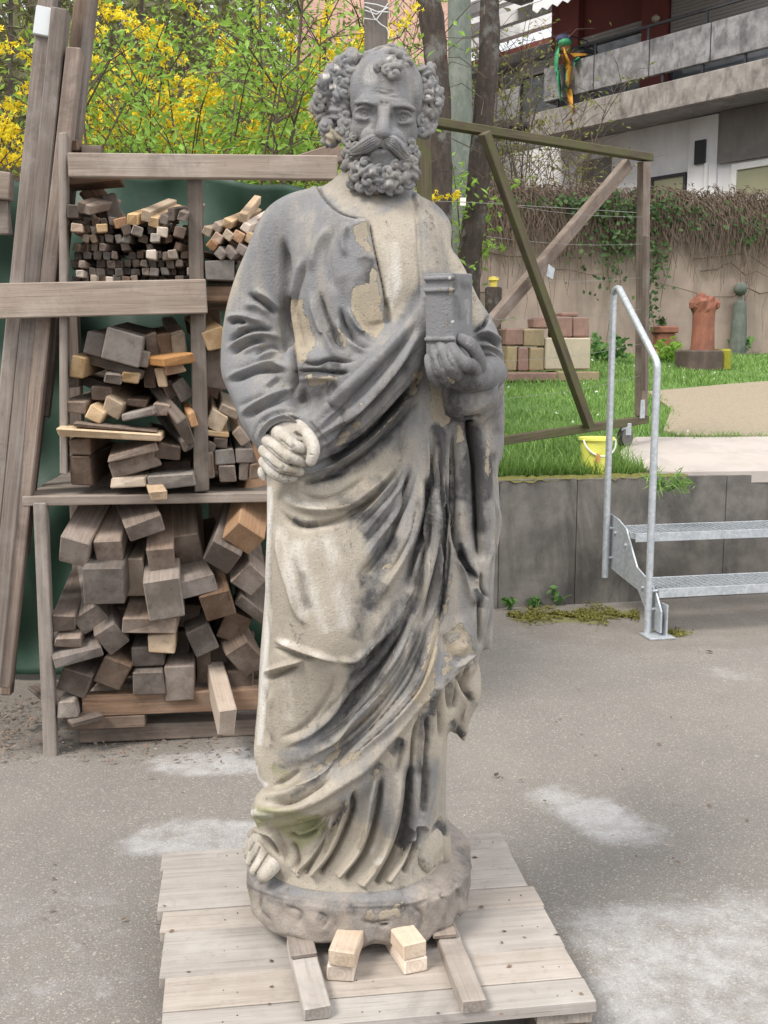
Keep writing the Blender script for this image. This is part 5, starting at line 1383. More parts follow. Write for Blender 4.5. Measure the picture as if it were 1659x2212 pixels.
    B('c5', 455, 1465, 85, 120, 12, 'f', 'beige upright block at the left end of the middle bay', -10, 6, .0); B('c5', 430, 1545, 60, 90, 5, 'g', 'small grey block below the beige one', 0, 2, .03)
    B('c5', 680, 1460, 340, 60, 16, 'b', 'brown board under the knotted timber', 0, 2, .03); B('c5', 670, 1535, 105, 70, 8, 'g', 'small grey square block in the middle of the pile', 5, 6, -.02)
    B('c5', 770, 1525, 110, 62, 14, 'f', 'small tan block beside the grey square block', 5, 4, .0); B('c5', 955, 1525, 58, 110, -6, 'f', 'narrow upright tan block', 3, 3, .02); B('c5', 885, 1500, 75, 160, 0, 'b', 'dark brown upright board in the pile', 0, 2, .08)
    B('c5', 1085, 1600, 90, 120, -30, 'g', 'grey slanting block next to the rack post', 12, 4, .03); B('c5', 1010, 1600, 60, 110, -22, 'b', 'dark slanting board next to the rack post', 10, 3, .06)
    B('c5', 600, 1615, 120, 80, 4, 'g', 'flat grey block left of centre in the pile', -6, 4, .04); B('c5', 540, 1560, 140, 60, 20, 'b', 'dark brown board end behind the small blocks', 0, 2, .12)
    B('c6', 305, 42, 145, 72, 4, 'g', 'rounded brown beam end at the left of the middle bay', -4, 3, .0); B('c6', 440, 95, 105, 92, 30, 'f', 'tan block tipped on its corner in the middle bay', -6, 5, -.02); B('c6', 545, 50, 110, 105, 25, 'f', 'light brown block tipped on its corner beside the tan one', -6, 5, .0)
    B('c6', 700, 92, 200, 50, -12, 'g', 'splintered grey board end in the middle bay', -10, 4, -.03); B('c6', 690, 20, 130, 50, 5, 'b', 'brown board end below the tan blocks', 0, 3, .04); B('c6', 840, 60, 100, 80, 10, 'g', 'grey block under the splintered board', 0, 3, .0)
    B('c6', 530, 215, 630, 52, 4, 'f', 'long split board lying across the front of the middle bay', 3, 3, -.07, .13, 'board'); B('c6', 560, 172, 500, 16, 6, 'g', 'thin grey strip lying on the long split board', 3, 2, -.06, .10, 'board')
    B('c6', 1000, 195, 60, 190, -28, 'g', 'grey board sliding down beside the rack post', 24, 22, -.05, .3); B('c6', 1035, 120, 55, 90, -10, 'o', 'short orange tan block against the rack post', 8, 8, -.04, .2); B('c6', 1015, 275, 80, 70, -26, 'g', 'grey block end under the sliding board', 14, 8, -.01)
    B('c6', 345, 290, 125, 105, 2, 'b', 'brown square timber at the lower left of the middle bay', -2, 2, .0); B('c6', 348, 435, 125, 175, 2, 'b', 'dark brown upright timber standing on the shelf', -2, 1, .0)
    B('c6', 670, 325, 310, 48, -14, 'g', 'reddish slanting board with a crack in its end', 4, 3, -.05, .25); B('c6', 680, 400, 300, 110, -16, 'g', 'broad grey slanting board under the reddish one', 6, 3, .0, .4); B('c6', 885, 320, 145, 95, 12, 'g', 'grey brown block on the right of the slanting boards', 8, 4, .0)
    B('c6', 640, 508, 220, 62, 1, 'f', 'flat tan board lying on the shelf', -4, 1, -.02); B('c6', 905, 500, 285, 88, -6, 'r', 'light grey flat board with a saw cut on the shelf', 0, 1, -.04); B('c6', 830, 592, 105, 62, -4, 'f', 'short tan off-cut sticking out over the shelf edge', 10, 4, -.13, .22); B('c6', 900, 410, 240, 70, -4, 'b', 'dark brown board behind the light grey one', 0, 1, .10)
    # middle bay, right of the post
    for x, y, w, h, r0, t_, lab in ((1180, 130, 105, 120, 28, 'f', 'tan block tipped on its corner right of the rack post'), (1260, 70, 110, 62, 22, 'f', 'light board end above the tipped tan block'), (1190, 205, 150, 36, 8, 'f', 'thin tan board under the tipped block'), (1330, 230, 70, 110, -35, 'g', 'split grey wedge beside the sleeve'), (1145, 290, 60, 66, 20, 'g', 'small grey block next to the post'), (1205, 265, 80, 60, 6, 'b', 'small brown block next to the post'),
                                    (1232, 350, 120, 95, 0, 'r', 'grey square block right of the post'), (1355, 345, 110, 85, 0, 'g', 'brown grey block beside the grey square one'), (1250, 450, 105, 110, 0, 'b', 'dark block standing on the shelf right of the post'), (1352, 440, 62, 110, 0, 'g', 'grey grained block standing on the shelf'), (1145, 400, 45, 170, 0, 'g', 'thin upright board against the post'), (1420, 440, 60, 100, 0, 'b', 'brown block at the sleeve')):
        B('c6', x, y, w, h, r0, t_, lab, 3, 3, .02)
    B('c5', 1275, 1300, 130, 120, -16, 'f', 'light yellow sawn beam end right of the post', 10, 8, .0); B('c5', 1290, 1480, 150, 230, 2, 'b', 'large dark beam end right of the post', 2, 2, .06)
    # lower bay
    for x, y, w, h, r0, t_, yaw, pit, dep, lab in (
            (305, 940, 185, 200, 16, 'g', -10, 24, -.02, 'tilted grey beam with a mossy end at the upper left of the lower bay'), (520, 935, 172, 165, 0, 'g', -1, 20, .0, 'straight grey square beam at the top of the lower bay'), (745, 790, 235, 115, -16, 'g', 14, 12, -.03, 'slanting brown beam end at the top centre of the lower bay'),
            (485, 1145, 248, 235, 0, 'r', -2, 10, -.05, 'large square grey beam end with rings in the lower bay'), (685, 1090, 110, 240, 0, 'f', 0, 5, .06, 'tall tan board between the square beams'), (840, 985, 165, 165, -5, 'g', 3, 22, .0, 'grey brown beam end right of the tan board'),
            (865, 1225, 225, 270, -6, 'r', 4, 10, -.06, 'big cracked beam end with a torn brown middle'), (1010, 930, 170, 250, -10, 'g', 4, 26, .10, 'dark grey beam running into the back of the lower bay'), (1065, 1150, 235, 115, -14, 'g', 12, 8, -.03, 'grey brown beam with a chipped top edge'),
            (1210, 970, 190, 190, 34, 'g', -12, 26, -.02, 'grey beam with a grey worn end leaning beside the orange one'), (1350, 850, 200, 175, 38, 'o', -6, 24, -.04, 'bright orange freshly cut beam at the top right of the lower bay'), (1385, 1110, 175, 160, -50, 'g', 4, 14, .0, 'grey beam end below the orange beam'),
            (1190, 1265, 190, 180, -14, 'b', 6, 14, -.02, 'brownish rounded beam with a wet dark end'), (770, 1390, 345, 100, 1, 'g', -4, 14, -.03, 'wide flat beam with a pale top in the middle of the lower bay'), (245, 1370, 145, 118, 2, 'g', 0, 10, .0, 'pinkish grey block at the left side of the lower bay'),
            (265, 1490, 160, 72, 4, 'g', 0, 8, -.02, 'flat mossy off-cut at the left leg'), (410, 1350, 190, 135, -32, 'g', 6, 14, .03, 'grey brown tilted block left of the wide beam'), (540, 1470, 155, 175, -32, 'g', 10, 12, -.01, 'grey block standing on its corner'), (335, 1580, 300, 72, -10, 'g', 14, 6, -.04, 'curved bark edged slab near the left leg'),
            (845, 1500, 165, 120, 0, 'f', 0, 4, .0, 'tan square block under the wide beam'), (1100, 1480, 150, 180, -22, 'g', 8, 6, .02, 'grey weathered block right of the tan one'), (1290, 1400, 170, 190, 26, 'b', -8, 8, .05, 'dark brown beam in the right of the lower bay'), (1360, 1590, 170, 200, -38, 'g', 12, 10, .0, 'grey brown tilted beam near the robe'),
            (310, 1740, 190, 170, 20, 'b', -10, 6, .01, 'dark brown beam end at the lower left'), (540, 1680, 185, 190, 28, 'b', -8, 6, .0, 'warm brown beam end beside the dark squares'), (755, 1580, 200, 140, 0, 'g', 0, 4, .02, 'dark grey squared beam, upper one of the bottom stack'), (765, 1740, 195, 165, 0, 'g', 0, 3, .0, 'dark grey squared beam at the bottom left of the stack'),
            (955, 1740, 185, 230, 0, 'g', 0, 3, .01, 'dark grey squared beam at the bottom right of the stack'), (1250, 1985, 112, 190, 2, 'p', 9, 12, -.20, 'pale pine beam sticking far out at the bottom of the rack'), (1000, 1330, 150, 160, 10, 'b', 0, 4, .12, 'dark beam end deep in the lower bay'), (950, 1500, 130, 160, -6, 'b', 0, 4, .12, 'dark brown beam deep behind the tan block'), (1180, 1560, 150, 130, 4, 'b', 0, 4, .10, 'dark beam behind the weathered block'),
            (1400, 1300, 230, 80, 40, 'g', 0, 8, .02, 'slanting grey board behind the wet beam'), (1100, 1650, 90, 220, 0, 'b', 0, 3, .08, 'dark upright board behind the pale pine beam'), (600, 1330, 150, 110, 10, 'b', 0, 4, .14, 'dark beam end behind the tilted blocks'), (420, 1620, 160, 100, 8, 'b', 0, 3, .12, 'dark block behind the bark slab'), (1320, 1740, 190, 150, 5, 'b', 0, 3, .06, 'dark brown block at the bottom right'),
            (265, 1900, 120, 110, -2, 'r', 0, 2, -.02, 'light grey block end at the foot of the left leg'), (400, 1975, 200, 40, -3, 'g', 30, 1, -.03, 'thin chipped board end on the foot beam')):
        B('c6', x, y, w, h, r0, t_, lab, yaw, pit, dep, .62 if h > 150 else .45)
    # boards lying on top of the rack, behind the top rail
    def bd(px0, py0, px1, py1, w, th, m, lab, dep=.1, dep2=None, cat='board'):
        A, Bq = on_rack(px0, py0, dep), on_rack(px1, py1, dep if dep2 is None else dep2)
        o = beam('board', A, Bq, th, w, m, None, 0, .003, .002, int(px0)); tag(o, lab, cat, 'loose boards on and beside the rack'); return o
    bd(150, 312, 205, 345, .03, .05, M_WOOD2, 'short brown batten end sticking up at the left of the top rail', .06, .3); bd(180, 330, 222, 330, .035, .06, M_WOOD2, 'brown block lying on the top rail'); 
    bd(598, 372, 735, 330, .06, .05, M_WOOD2, 'reddish slanting board behind the right end of the top rail', .1, .12); bd(150, 392, 262, 384, .04, .12, M_WOOD2, 'dark brown board under the left end of the top rail', .12); bd(190, 405, 292, 535, .07, .03, M_WOOD2, 'dark brown board sloping down under the top rail', .2, .24); bd(232, 420, 262, 520, .05, .025, M_WOOD, 'grey brown board leaning in the upper bay', .14, .16)
    bd(-40, 398, 26, 405, .08, .06, M_RAIL, 'grey beam end at the left picture edge above the middle rail', -.06); bd(-40, 470, 22, 470, .10, .04, M_WOOD, 'lighter board end below the grey beam end at the left edge', -.05)
    # tall planks leaning on the rack
    GP = 'long planks leaning against the rack'
    def plank(pts, w, th, m, lab, d0, d1):
        A, Bq = on_rack(*pts[0], d0), on_rack(*pts[1], d1)
        o = beam('leaning_plank', A, Bq, th, w * s, m, None, 0, .004, .002, int(pts[0][0]) + 7, up=tuple(RU)); tag(o, lab, 'plank', GP); return o
    plank(((107, -40), (-47, 1480)), 33, .045, M_WOOD, 'leftmost leaning plank, its upper end painted silver', .14, -.02)
    plank(((131, 24), (-12, 1480)), 34, .05, M_WOOD, 'second leaning plank from the left, cut off below the picture top', .10, -.02)
    plank(((163, 108), (10, 1480)), 31, .06, M_WOOD2, 'shorter rough sawn leaning plank with a rounded top', .08, .0)
    plank(((186, -60), (45, 1200)), 34, .04, M_WOOD, 'broad brown leaning plank behind the others', .24, .12)
    plank(((203, -40), (95, 900)), 22, .04, M_WOOD, 'thin light leaning plank at the right of the bundle', .22, .16)
    plank(((90, 640), (15, 1500)), 26, .05, M_WOOD2, 'dark plank standing in the shadow behind the leaning bundle', .34, .18)
    p0, p1 = on_rack(100, 20, .118), on_rack(92, 82, .113)
    o = beam('silver_paint_end', p0, p1, .047, 34.5 * s, plain('silver_paint', (.55, .57, .58), .4, .3), None, 0, .003, 0, 3, up=tuple(RU)); 
    par = [q for q in scene.objects if q.name.startswith('leaning_plank')][0]; bpy.context.view_layer.update(); o.parent = par; o.matrix_parent_inverse = par.matrix_world.inverted()
    # post with a wire loop behind the statue's head
    A = at_y(812, 900, 4.35); A.z = 0; T = at_y(812, -60, 4.35)
    wp_ = empty('tied_post', A, 0, 'upright grey wooden post with a white wire loop tied round its top behind the head', 'post')
    o = beam('post', A, T, .07, 47 * 4.35 / FPX, M_RAIL, wp_, 0, .004, .002, 9, up=(1, 0, 0))
    mb = MB(); hw = 25 * 4.35 / FPX
    for k, (y0, y1) in enumerate(((6, 18), (14, 26), (22, 16), (40, 8))):
        P0, P1 = at_y(788, y0, 4.30) - A, at_y(838, y1, 4.30) - A
        mb.tube([P0 + Vector((-.004, .06, 0)), P0, (P0 + P1) / 2 + Vector((0, -.012, -.012 * k)), P1, P1 + Vector((.004, .06, 0))], .0022, 5)
    P = [at_y(x, y, 4.29) - A for x, y in ((800, 20), (808, 38), (822, 52), (835, 60), (841, 74), (838, 84))]; mb.tube(P, .0022, 5)
    mb.build('wire_loop', plain('white_wire', (.62, .62, .62), .5), wp_, True)
    # bark litter on the ground under the planks
    C = []; q = random.Random(6)
    for k in range(420):
        a = on_rack(q.uniform(-60, 96), 1450, 0); C.append((a.x + q.uniform(-.25, .05), a.y + q.uniform(-.1, .55), .006 + .01 * q.random()))
    for k in range(120):
        a = at_z(q.uniform(120, 560), q.uniform(1590, 1650), 0); C.append((a.x, a.y, .006))
    g = np.random.default_rng(4); o = leaves_mesh('bark_litter', np.array(C), g.standard_normal((len(C), 3)) * .35 + [0, 0, 1], .010, M_WOOD2, None, g, .5); tag(o, 'brown bark chips and splinters on the ground round the rack', 'litter', kind='stuff')
build_rack()

# ------------------------------------------------------------------ pallet and the wood under the statue
def build_pallet():
    hp = .125
    FR_, BR = at_z(1293, 2160, hp), at_z(1080, 1797, hp); BL = at_z(348, 1843, hp)
    ex = (BR - BL); ex.z = 0; W = ex.length; ex.normalize(); ey = Vector((ex.y, -ex.x, 0))     # ex to the right, ey towards the viewer
    Lp = (FR_ - BR).dot(ey); LB = at_z(353, 2212, hp)
    ang = math.atan2(ex.y, ex.x)
    root = empty('pallet', (BL.x, BL.y, 0), ang, 'bleached wooden pallet of close boards under the statue', 'pallet')
    P = lambda u, v, z: BL + ex * u + ey * v + Vector((0, 0, z - hp))
    ys = [0, .058, .105, .192, .262, .345, .43, .515, .595, .67, Lp]
    rng = random.Random(3)
    ed = DL('c4', (35, 475), (35, 622), (35, 702), (35, 868), (35, 990))
    vv = sorted([(at_z(x, y, hp) - BL).dot(ey) for x, y in ed])
    ys = [-.004] + vv + [Lp + .006]
    if ys[-1] - ys[-2] > .2:
        n = max(1, round((ys[-1] - ys[-2]) / .085)); a, b = ys[-2], ys[-1]; ys = ys[:-1] + [a + (b - a) * k / n for k in range(1, n + 1)]
    for k, (a, b) in enumerate(zip(ys[:-1], ys[1:])):
        g = .003 if k in (2, 5) else .0007; z = hp - .011 + rng.uniform(-.0015, .0015)
        c = (a + b) / 2; le = (lambda q: (q - BL).dot(ex))(BL + (LB - BL) * (c / (LB - BL).dot(ey))); beam('deck_board', P(le + rng.uniform(-.003, .002), c, z), P(W + rng.uniform(-.004, .008), c, z + rng.uniform(-.001, .001)), b - a - 2 * g, .022, M_PALLET, root, 0, .0014, .0008, 60 + k)
    for u in (.15, W / 2, W - .05): beam('stringer', P(u, -.0, hp - .034), P(u, Lp - .004, hp - .034), .10, .022, M_PALLET, root, 0, .002, .001, 80)
    for u in (.16, W / 2, W - .05):
        for v in (.06, Lp / 2, Lp - .075): beam('block', P(u - .045, v, .052), P(u + .045, v, .052), .12, .052, M_WOOD, root, 0, .003, .001, 90)
    for v in (.06, Lp / 2, Lp - .075): beam('bottom_board', P(.12, v, .012), P(W, v, .012), .10, .02, M_PALLET, root, 0, .002, .001, 95)
    # nail heads
    nb = MB()
    for a, b in zip(ys[:-1], ys[1:]):
        for u in (.15, .175, W / 2 - .01, W / 2 + .02, W - .06, W - .03): q = P(u, (a + b) / 2 + rng.uniform(-.015, .015), hp + .0005); nb.tube([q, q + Vector((0, 0, .0008))], .0016, 6)
    o = nb.build('nail_heads', plain('rusty_nail', (.09, .065, .05), .8)); o.parent = root; o.matrix_parent_inverse = (Matrix.Translation(root.location) @ Matrix.Rotation(ang, 4, 'Z')).inverted(); o['kind'] = 'stuff'
    # battens running under the plinth
    def bat(a, b, w, h, m, lab, z=hp, cat='batten', name='support_batten'):
        A, B = at_z(*a, z + h), at_z(*b, z + h); A.z = B.z = z + h / 2 + .001
        o = beam(name, A, B, w, h, m, None, 0, .0025, .001, int(a[0])); tag(o, lab, cat); return o
    A = bat((685, 2175), (646, 2022), .047, .026, M_PALLET, 'left grey batten running out from under the plinth'); 
    B_ = bat((1025, 2160), (955, 1985), .045, .026, M_WOODP, 'right tan batten running out from under the plinth')
    def on_top(a, b, w, h, z, m, lab, name, cat):
        Aq, Bq = at_z(*a, z + h), at_z(*b, z + h); Aq.z = Bq.z = z + h / 2 + .001
        o = beam(name, Aq, Bq, w, h, m, None, 0, .002, .001, int(a[1])); tag(o, lab, cat); return o
    on_top((657, 2062), (640, 1990), .048, .009, hp + .027, M_RAIL, 'thin grey packing slat lying on the left batten under the plinth', 'packing_slat', 'slat'); on_top((962, 2020), (945, 1965), .046, .009, hp + .027, M_RAIL, 'thin grey packing slat lying on the right batten under the plinth', 'packing_slat', 'slat')
    # short pink blocks in two pairs: axis runs back under the plinth
    def blk(a, b, w, h, z, m, lab): 
        Aq, Bq = at_z(*a, z + h), at_z(*b, z + h); Aq.z = Bq.z = z + h / 2 + .0012; Bq = Aq + (Bq - Aq).normalized() * .16
        o = beam('short_block', Aq, Bq, w, h, m, None, 0, .0025, .0012, int(a[1])); tag(o, lab, 'wood block', 'fresh short blocks wedged under the plinth'); return o
    M_SH = wood_mat('fresh_spruce_block', (.66, .54, .43), (.57, .45, .34), (.72, .62, .52))
    c4 = lambda x, y: D_('c4', x, y)
    blk(c4(684, 826), c4(700, 760), .050, .031, hp, M_SH, 'lower fresh block of the left pair under the plinth front'); blk(c4(690, 770), c4(703, 736), .050, .031, hp + .033, M_SH, 'upper tan block of the left pair under the plinth front')
    blk(c4(962, 798), c4(935, 760), .046, .029, hp, M_SH, 'lower fresh block of the right pair under the plinth front'); blk(c4(958, 742), c4(935, 712), .048, .031, hp + .031, M_SH, 'upper fresh block of the right pair under the plinth front')
    # fallen leaves and crumbs
    C = []; q = random.Random(16)
    for k in range(26): a = at_z(q.uniform(345, 1280), q.uniform(1850, 2210), hp); C.append((a.x, a.y, hp + .003))
    for k in range(46): a = at_z(q.uniform(1080, 1640), q.uniform(1320, 1900), 0); C.append((a.x, a.y, .004))
    for k in range(22): a = at_z(q.uniform(0, 520), q.uniform(1650, 2200), 0); C.append((a.x, a.y, .004))
    g = np.random.default_rng(8); o = leaves_mesh('leaf_litter', np.array(C), g.standard_normal((len(C), 3)) * .25 + [0, 0, 1], .007, M_WOOD2, None, g, .6); tag(o, 'tiny dry leaves and wood crumbs on the yard and pallet', 'litter', kind='stuff')
    G_ = leaves_mesh('stone_chips', np.array([(lambda a: (a.x, a.y, .003))(at_z(q.uniform(0, 1650), 1380 + 830 * q.random() ** 1.5, 0)) for k in range(130)]), g.standard_normal((130, 3)) * .3 + [0, 0, 1], .0028, M_SLAB, None, g, .8); tag(G_, 'pale stone chips and grit lying on the asphalt', 'grit', kind='stuff')
    for x, y, lb in ((1533, 1410, 'dark curled dry leaf on the asphalt right of the robe'), (1072, 1677, 'small dark dry leaf on the asphalt beside the robe corner')):
        a = at_z(x, y, 0); lo = leaves_mesh('dry_leaf', np.array([(a.x, a.y, .006)]), np.array([[.1, -.2, 1.0]]), .018, M_BARK, None, g, .5); tag(lo, lb, 'leaf')
build_pallet()
# ---- stone: sandstone with grey patina, black crusting, washed pale patches, fresh ochre flakes and green growth (fold shade and lit crests are painted in too)
def stone_mat(name, base=(.385, .345, .285), green=True):
    t = NT(name); o = t.co('Object')
    n1 = t.noise(o, 9, 6, .62); n2 = t.noise(o, 55, 5, .6); n3 = t.noise(t.map(o, (1, 1, .28)), 26, 6, .68); n4 = t.noise(o, 260, 3, .6)
    col = t.mix(t.step(n1, .3, .72), base, tuple(c * .78 for c in base))
    pat = t.math('ADD', t.attr('patina'), t.math('MULTIPLY', t.math('SUBTRACT', n3, .5), .9))
    col = t.mix(t.step(pat, .22, .72), col, (.192, .194, .202))
    pale = t.math('ADD', t.attr('pale'), t.math('MULTIPLY', t.math('SUBTRACT', n3, .5), .8))
    col = t.mix(t.step(pale, .3, .8), col, (.60, .58, .55))
    n5 = t.noise(t.map(o, (1, 1, .4)), 16, 8, .72, .4)
    och = t.math('ADD', t.attr('ochre'), t.math('MULTIPLY', t.math('SUBTRACT', n2, .5), 1.7))
    och = t.math('ADD', och, t.math('MULTIPLY', t.math('SUBTRACT', n5, .5), 2.3))
    cru = t.math('ADD', t.attr('crust_shade'), t.math('MULTIPLY', t.math('SUBTRACT', n2, .5), .8))
    cru = t.math('ADD', cru, t.math('MULTIPLY', t.math('SUBTRACT', n5, .5), 1.7))
    col = t.mix(t.math('MULTIPLY', t.step(cru, .02, .8), .85), col, (.10, .097, .096))
    cm = t.step(cru, .55, .85)
    col = t.mix(t.math('MULTIPLY', cm, .85), col, t.mix(n2, (.038, .038, .041), (.075, .073, .073)))
    om = t.step(och, .44, .54)
    col = t.mix(om, col, t.mix(t.step(n5, .3, .7), (.345, .292, .215), (.27, .238, .19)))
    if green:
        g = t.math('ADD', t.attr('moss'), t.math('MULTIPLY', t.math('SUBTRACT', n1, .5), .9))
        col = t.mix(t.math('MULTIPLY', t.step(g, .25, .9), .65), col, (.20, .215, .075))
    col = t.mix(t.math('MULTIPLY', t.step(n4, .54, .72), .38), col, (.105, .10, .095))
    n6 = t.noise(o, 420, 2, .5)
    col = t.mix(t.math('MULTIPLY', t.step(n6, .66, .76), .35), col, (.55, .53, .49))
    h = t.math('ADD', t.math('MULTIPLY', n2, .5), t.math('MULTIPLY', n4, .5))
    h = t.math('SUBTRACT', h, t.math('MULTIPLY', om, .5))
    return t.done(col, .86, t.bump(h, .0034, .9), spec=.25)
M_STONE = stone_mat('carved_sandstone')

STAT = empty('statue', tuple(at_z(756, 2010, .16)), 0, 'weathered grey sandstone statue of a bearded robed man holding a book', 'statue')
SROOT = np.array(STAT.location)
def statue_part(name, C, m=None, lab=None):
    at = {k: C.ch.get(k, np.zeros(len(C.co))) for k in ('patina', 'pale', 'crust_shade', 'ochre', 'moss')}
    o = mesh_np(name, C.co - SROOT, C.Q, m or M_STONE, STAT, True, at)
    if lab: o['label'] = lab
    return o

def build_robe(h=.0022):
    F = Field((-.36, 1.72, .225), (.34, 2.26, 1.63), h)
    rows = [(362, 742, 880, .035, .06), (385, 725, 893, .03, .068), (405, 702, 905, .025, .08), (430, 668, 935, .02, .09), (470, 616, 955, .01, .108), (530, 604, 965, 0, .122),
            (620, 600, 985, 0, .138), (720, 606, 1000, 0, .138), (800, 612, 1010, 0, .132), (900, 612, 1030, 0, .135), (1000, 596, 1052, 0, .14),
            (1100, 579, 1058, 0, .148), (1250, 570, 1056, 0, .15), (1400, 560, 1040, 0, .152), (1500, 556, 1012, 0, .15), (1600, 553, 975, 0, .15),
            (1700, 560, 958, 0, .15), (1800, 564, 955, 0, .15), (1840, 574, 953, -.004, .155), (1890, 578, 952, -.012, .170), (1935, 575, 950, -.018, .182)]
    zs, xc, a, yc, b = [], [], [], [], []
    for y, L, R, dy, bb in rows:
        l, r = SP('d', L, y, dy), SP('d', R, y, dy)
        zs.append(l[2]); xc.append((l[0] + r[0]) / 2); a.append((r[0] - l[0]) / 2); yc.append(DST + dy); b.append(bb)
    zs = np.array(zs)[::-1]
    f = lambda arr: np.interp(F.ax[2], zs, np.array(arr)[::-1]).astype(np.float32)
    sm = lambda q: np.convolve(np.pad(q, 12, mode='edge'), np.ones(25) / 25, 'valid').astype(np.float32)
    X, A_, Yc, B_ = sm(f(xc)), sm(f(a)), sm(f(yc)), sm(f(b))
    x, y, z = F.xyz((slice(None),) * 3)
    p = 2.25
    qx, qy = np.abs(x - X) / A_, np.abs(y - Yc) / B_
    k0 = (qx ** p + qy ** p) ** (1 / p) + 1e-5
    d = (k0 - 1) * np.minimum(A_, B_) * 1.0
    d = np.maximum(d, np.maximum(z - zs[-1], .245 - z)).astype(np.float32)
    F.D = np.minimum(F.D, d)
    S = lambda x_, y_, dy=0: SP('d', x_, y_, dy)
    # right arm (on the left of the picture): shoulder, elbow, forearm coming forward
    F.chain([S(676, 448, .01), S(612, 487, .0), S(574, 560, .0), S(560, 680, -.005), S(550, 790, -.02)], [.036, .055, .058, .062, .064], .025)
    F.chain([S(553, 790, -.02), S(570, 860, -.065), S(596, 918, -.115)], [.068, .066, .052], .02)
    F.cap(S(596, 905, -.105), S(608, 938, -.15), .052, .047, .01)
    nn = S(612, 946, -.165) - S(596, 905, -.105); nn /= np.linalg.norm(nn); e1 = np.cross(nn, [0, 0, 1.0]); e1 /= np.linalg.norm(e1); e2 = np.cross(nn, e1)
    for cc, rr, tr in ((S(606, 936, -.146), .0475, .0075), (S(610, 944, -.160), .0425, .0065)):
        F.chain([cc + (e1 * math.cos(a) + e2 * math.sin(a)) * rr for a in np.linspace(0, 2 * math.pi, 13)], [tr] * 13, .003, 40)
    F.cap(S(606, 932, -.14), S(618, 962, -.19), .036, .036, .004, 's')
    # left arm: upper arm under the mantle, forearm forward, wide sleeve hanging at the elbow
    F.chain([S(900, 455, .015), S(938, 500, .01), S(972, 600, .005), S(1010, 690, -.005)], [.036, .038, .05, .052], .025)
    F.chain([S(1010, 690, -.005), S(1040, 770, -.02), S(1046, 830, -.03)], [.052, .043, .036], .02)
    F.chain([S(1050, 790, -.03), S(1030, 838, -.08), S(1000, 862, -.12)], [.036, .044, .036], .012)
    F.chain([S(1040, 860, -.05), S(1000, 895, -.09)], [.034, .022], .02)
    F.chain([S(1062, 820, .0), S(1064, 920, .0), S(1066, 985, .0)], [.026, .022, .016], .02)
    # bent leg under the cloth
    F.chain([S(672, 1060, -.06), S(690, 1220, -.095), S(700, 1375, -.125)], [.085, .085, .07], .05)
    F.chain([S(700, 1375, -.125), S(660, 1540, -.085), S(636, 1690, -.075)], [.07, .066, .06], .05)
    F.chain([S(636, 1690, -.075), S(600, 1790, -.09)], [.06, .03], .03)
    # standing leg
    F.chain([S(860, 1100, -.06), S(850, 1400, -.07), S(830, 1700, -.08)], [.07, .07, .07], .06)
    # thick roll of the mantle from hip to book
    F.chain([S(604, 1000, -.10), S(670, 950, -.13), S(760, 860, -.138), S(850, 770, -.135), S(930, 690, -.10), S(985, 650, -.03)], [.026, .034, .038, .036, .03, .02], .03)
    # blouse of the tunic over the belt
    F.chain([S(650, 790, -.105), S(720, 806, -.125), S(800, 790, -.13)], [.028, .034, .03], .04)
    # mantle falling on the right
    F.chain([S(1052, 900, -.01), S(1052, 1020, -.015), S(1058, 1130, -.02), S(1046, 1280, -.02), S(1054, 1340, .0), S(1056, 1392, .0)], [.028, .022, .024, .018, .012, .009], .02)
    F.chain([S(1010, 930, -.06), S(1030, 1100, -.07), S(1020, 1300, -.07), S(1000, 1430, -.065)], [.03, .028, .03, .022], .02)
    # dangling corner of the mantle
    F.chain([S(985, 1430, -.02), S(1015, 1500, -.03), S(1004, 1560, -.035), S(1002, 1603, -.035)], [.03, .022, .016, .004], .012)
    F.chain([S(1020, 1450, .0), S(1034, 1520, -.005), S(1020, 1560, -.01)], [.018, .010, .005], .012)
    # falling folds of the tunic by the right foot
    F.chain([S(940, 1560, -.03), S(942, 1700, -.03), S(946, 1800, -.02), S(962, 1836, -.02)], [.03, .026, .03, .02], .02)
    # end of the mantle over the foot
    F.chain([S(548, 1752, -.10), S(600, 1750, -.135), S(680, 1728, -.15), S(760, 1680, -.145), S(850, 1590, -.13), S(925, 1490, -.11)], [.016, .022, .024, .026, .03, .03], .022)
    for pts, r in (([(300, 770), (335, 735), (270, 640), (170, 530), (60, 505)], .011),):
        F.chain([np.array(at_z(*D_('hm', x_, y_), z_)) for (x_, y_), z_ in zip(pts, (.25, .275, .305, .325, .318))], [r * 1.2, r * 1.2, r, r, r * .8], .014)
    # outline of the figure as drawn from the front
    SIL = [(742, 350), (735, 372), (712, 388), (685, 401), (620, 419), (579, 445), (555, 482), (537, 530), (510, 591), (490, 656), (482, 697), (476, 746), (476, 807), (490, 839), (510, 884), (518, 912), (543, 957), (565, 986), (574, 1010), (577, 1050),
           (577, 1150), (572, 1250), (567, 1320), (559, 1400), (555, 1450), (551, 1550), (549, 1630), (553, 1679), (572, 1701), (562, 1709), (553, 1724), (546, 1736), (539, 1763), (552, 1776), (537, 1789), (528, 1810), (526, 1850), (560, 1960), (980, 1960), (975, 1826), (968, 1782), (962, 1745),
           (964, 1642), (967, 1571), (992, 1599), (1009, 1606), (1013, 1554), (1042, 1511), (1041, 1427), (1048, 1413), (1066, 1402), (1067, 1304), (1069, 1216), (1073, 1167), (1082, 1110), (1076, 1030), (1078, 1003), (1089, 990), (1091, 868), (1089, 766), (1075, 713), (1063, 691), (1058, 681),
           (1030, 640), (1010, 591), (990, 555), (972, 538), (977, 486), (961, 461), (941, 441), (900, 421), (892, 400), (886, 350)]
    P_ = np.array(SIL, float)
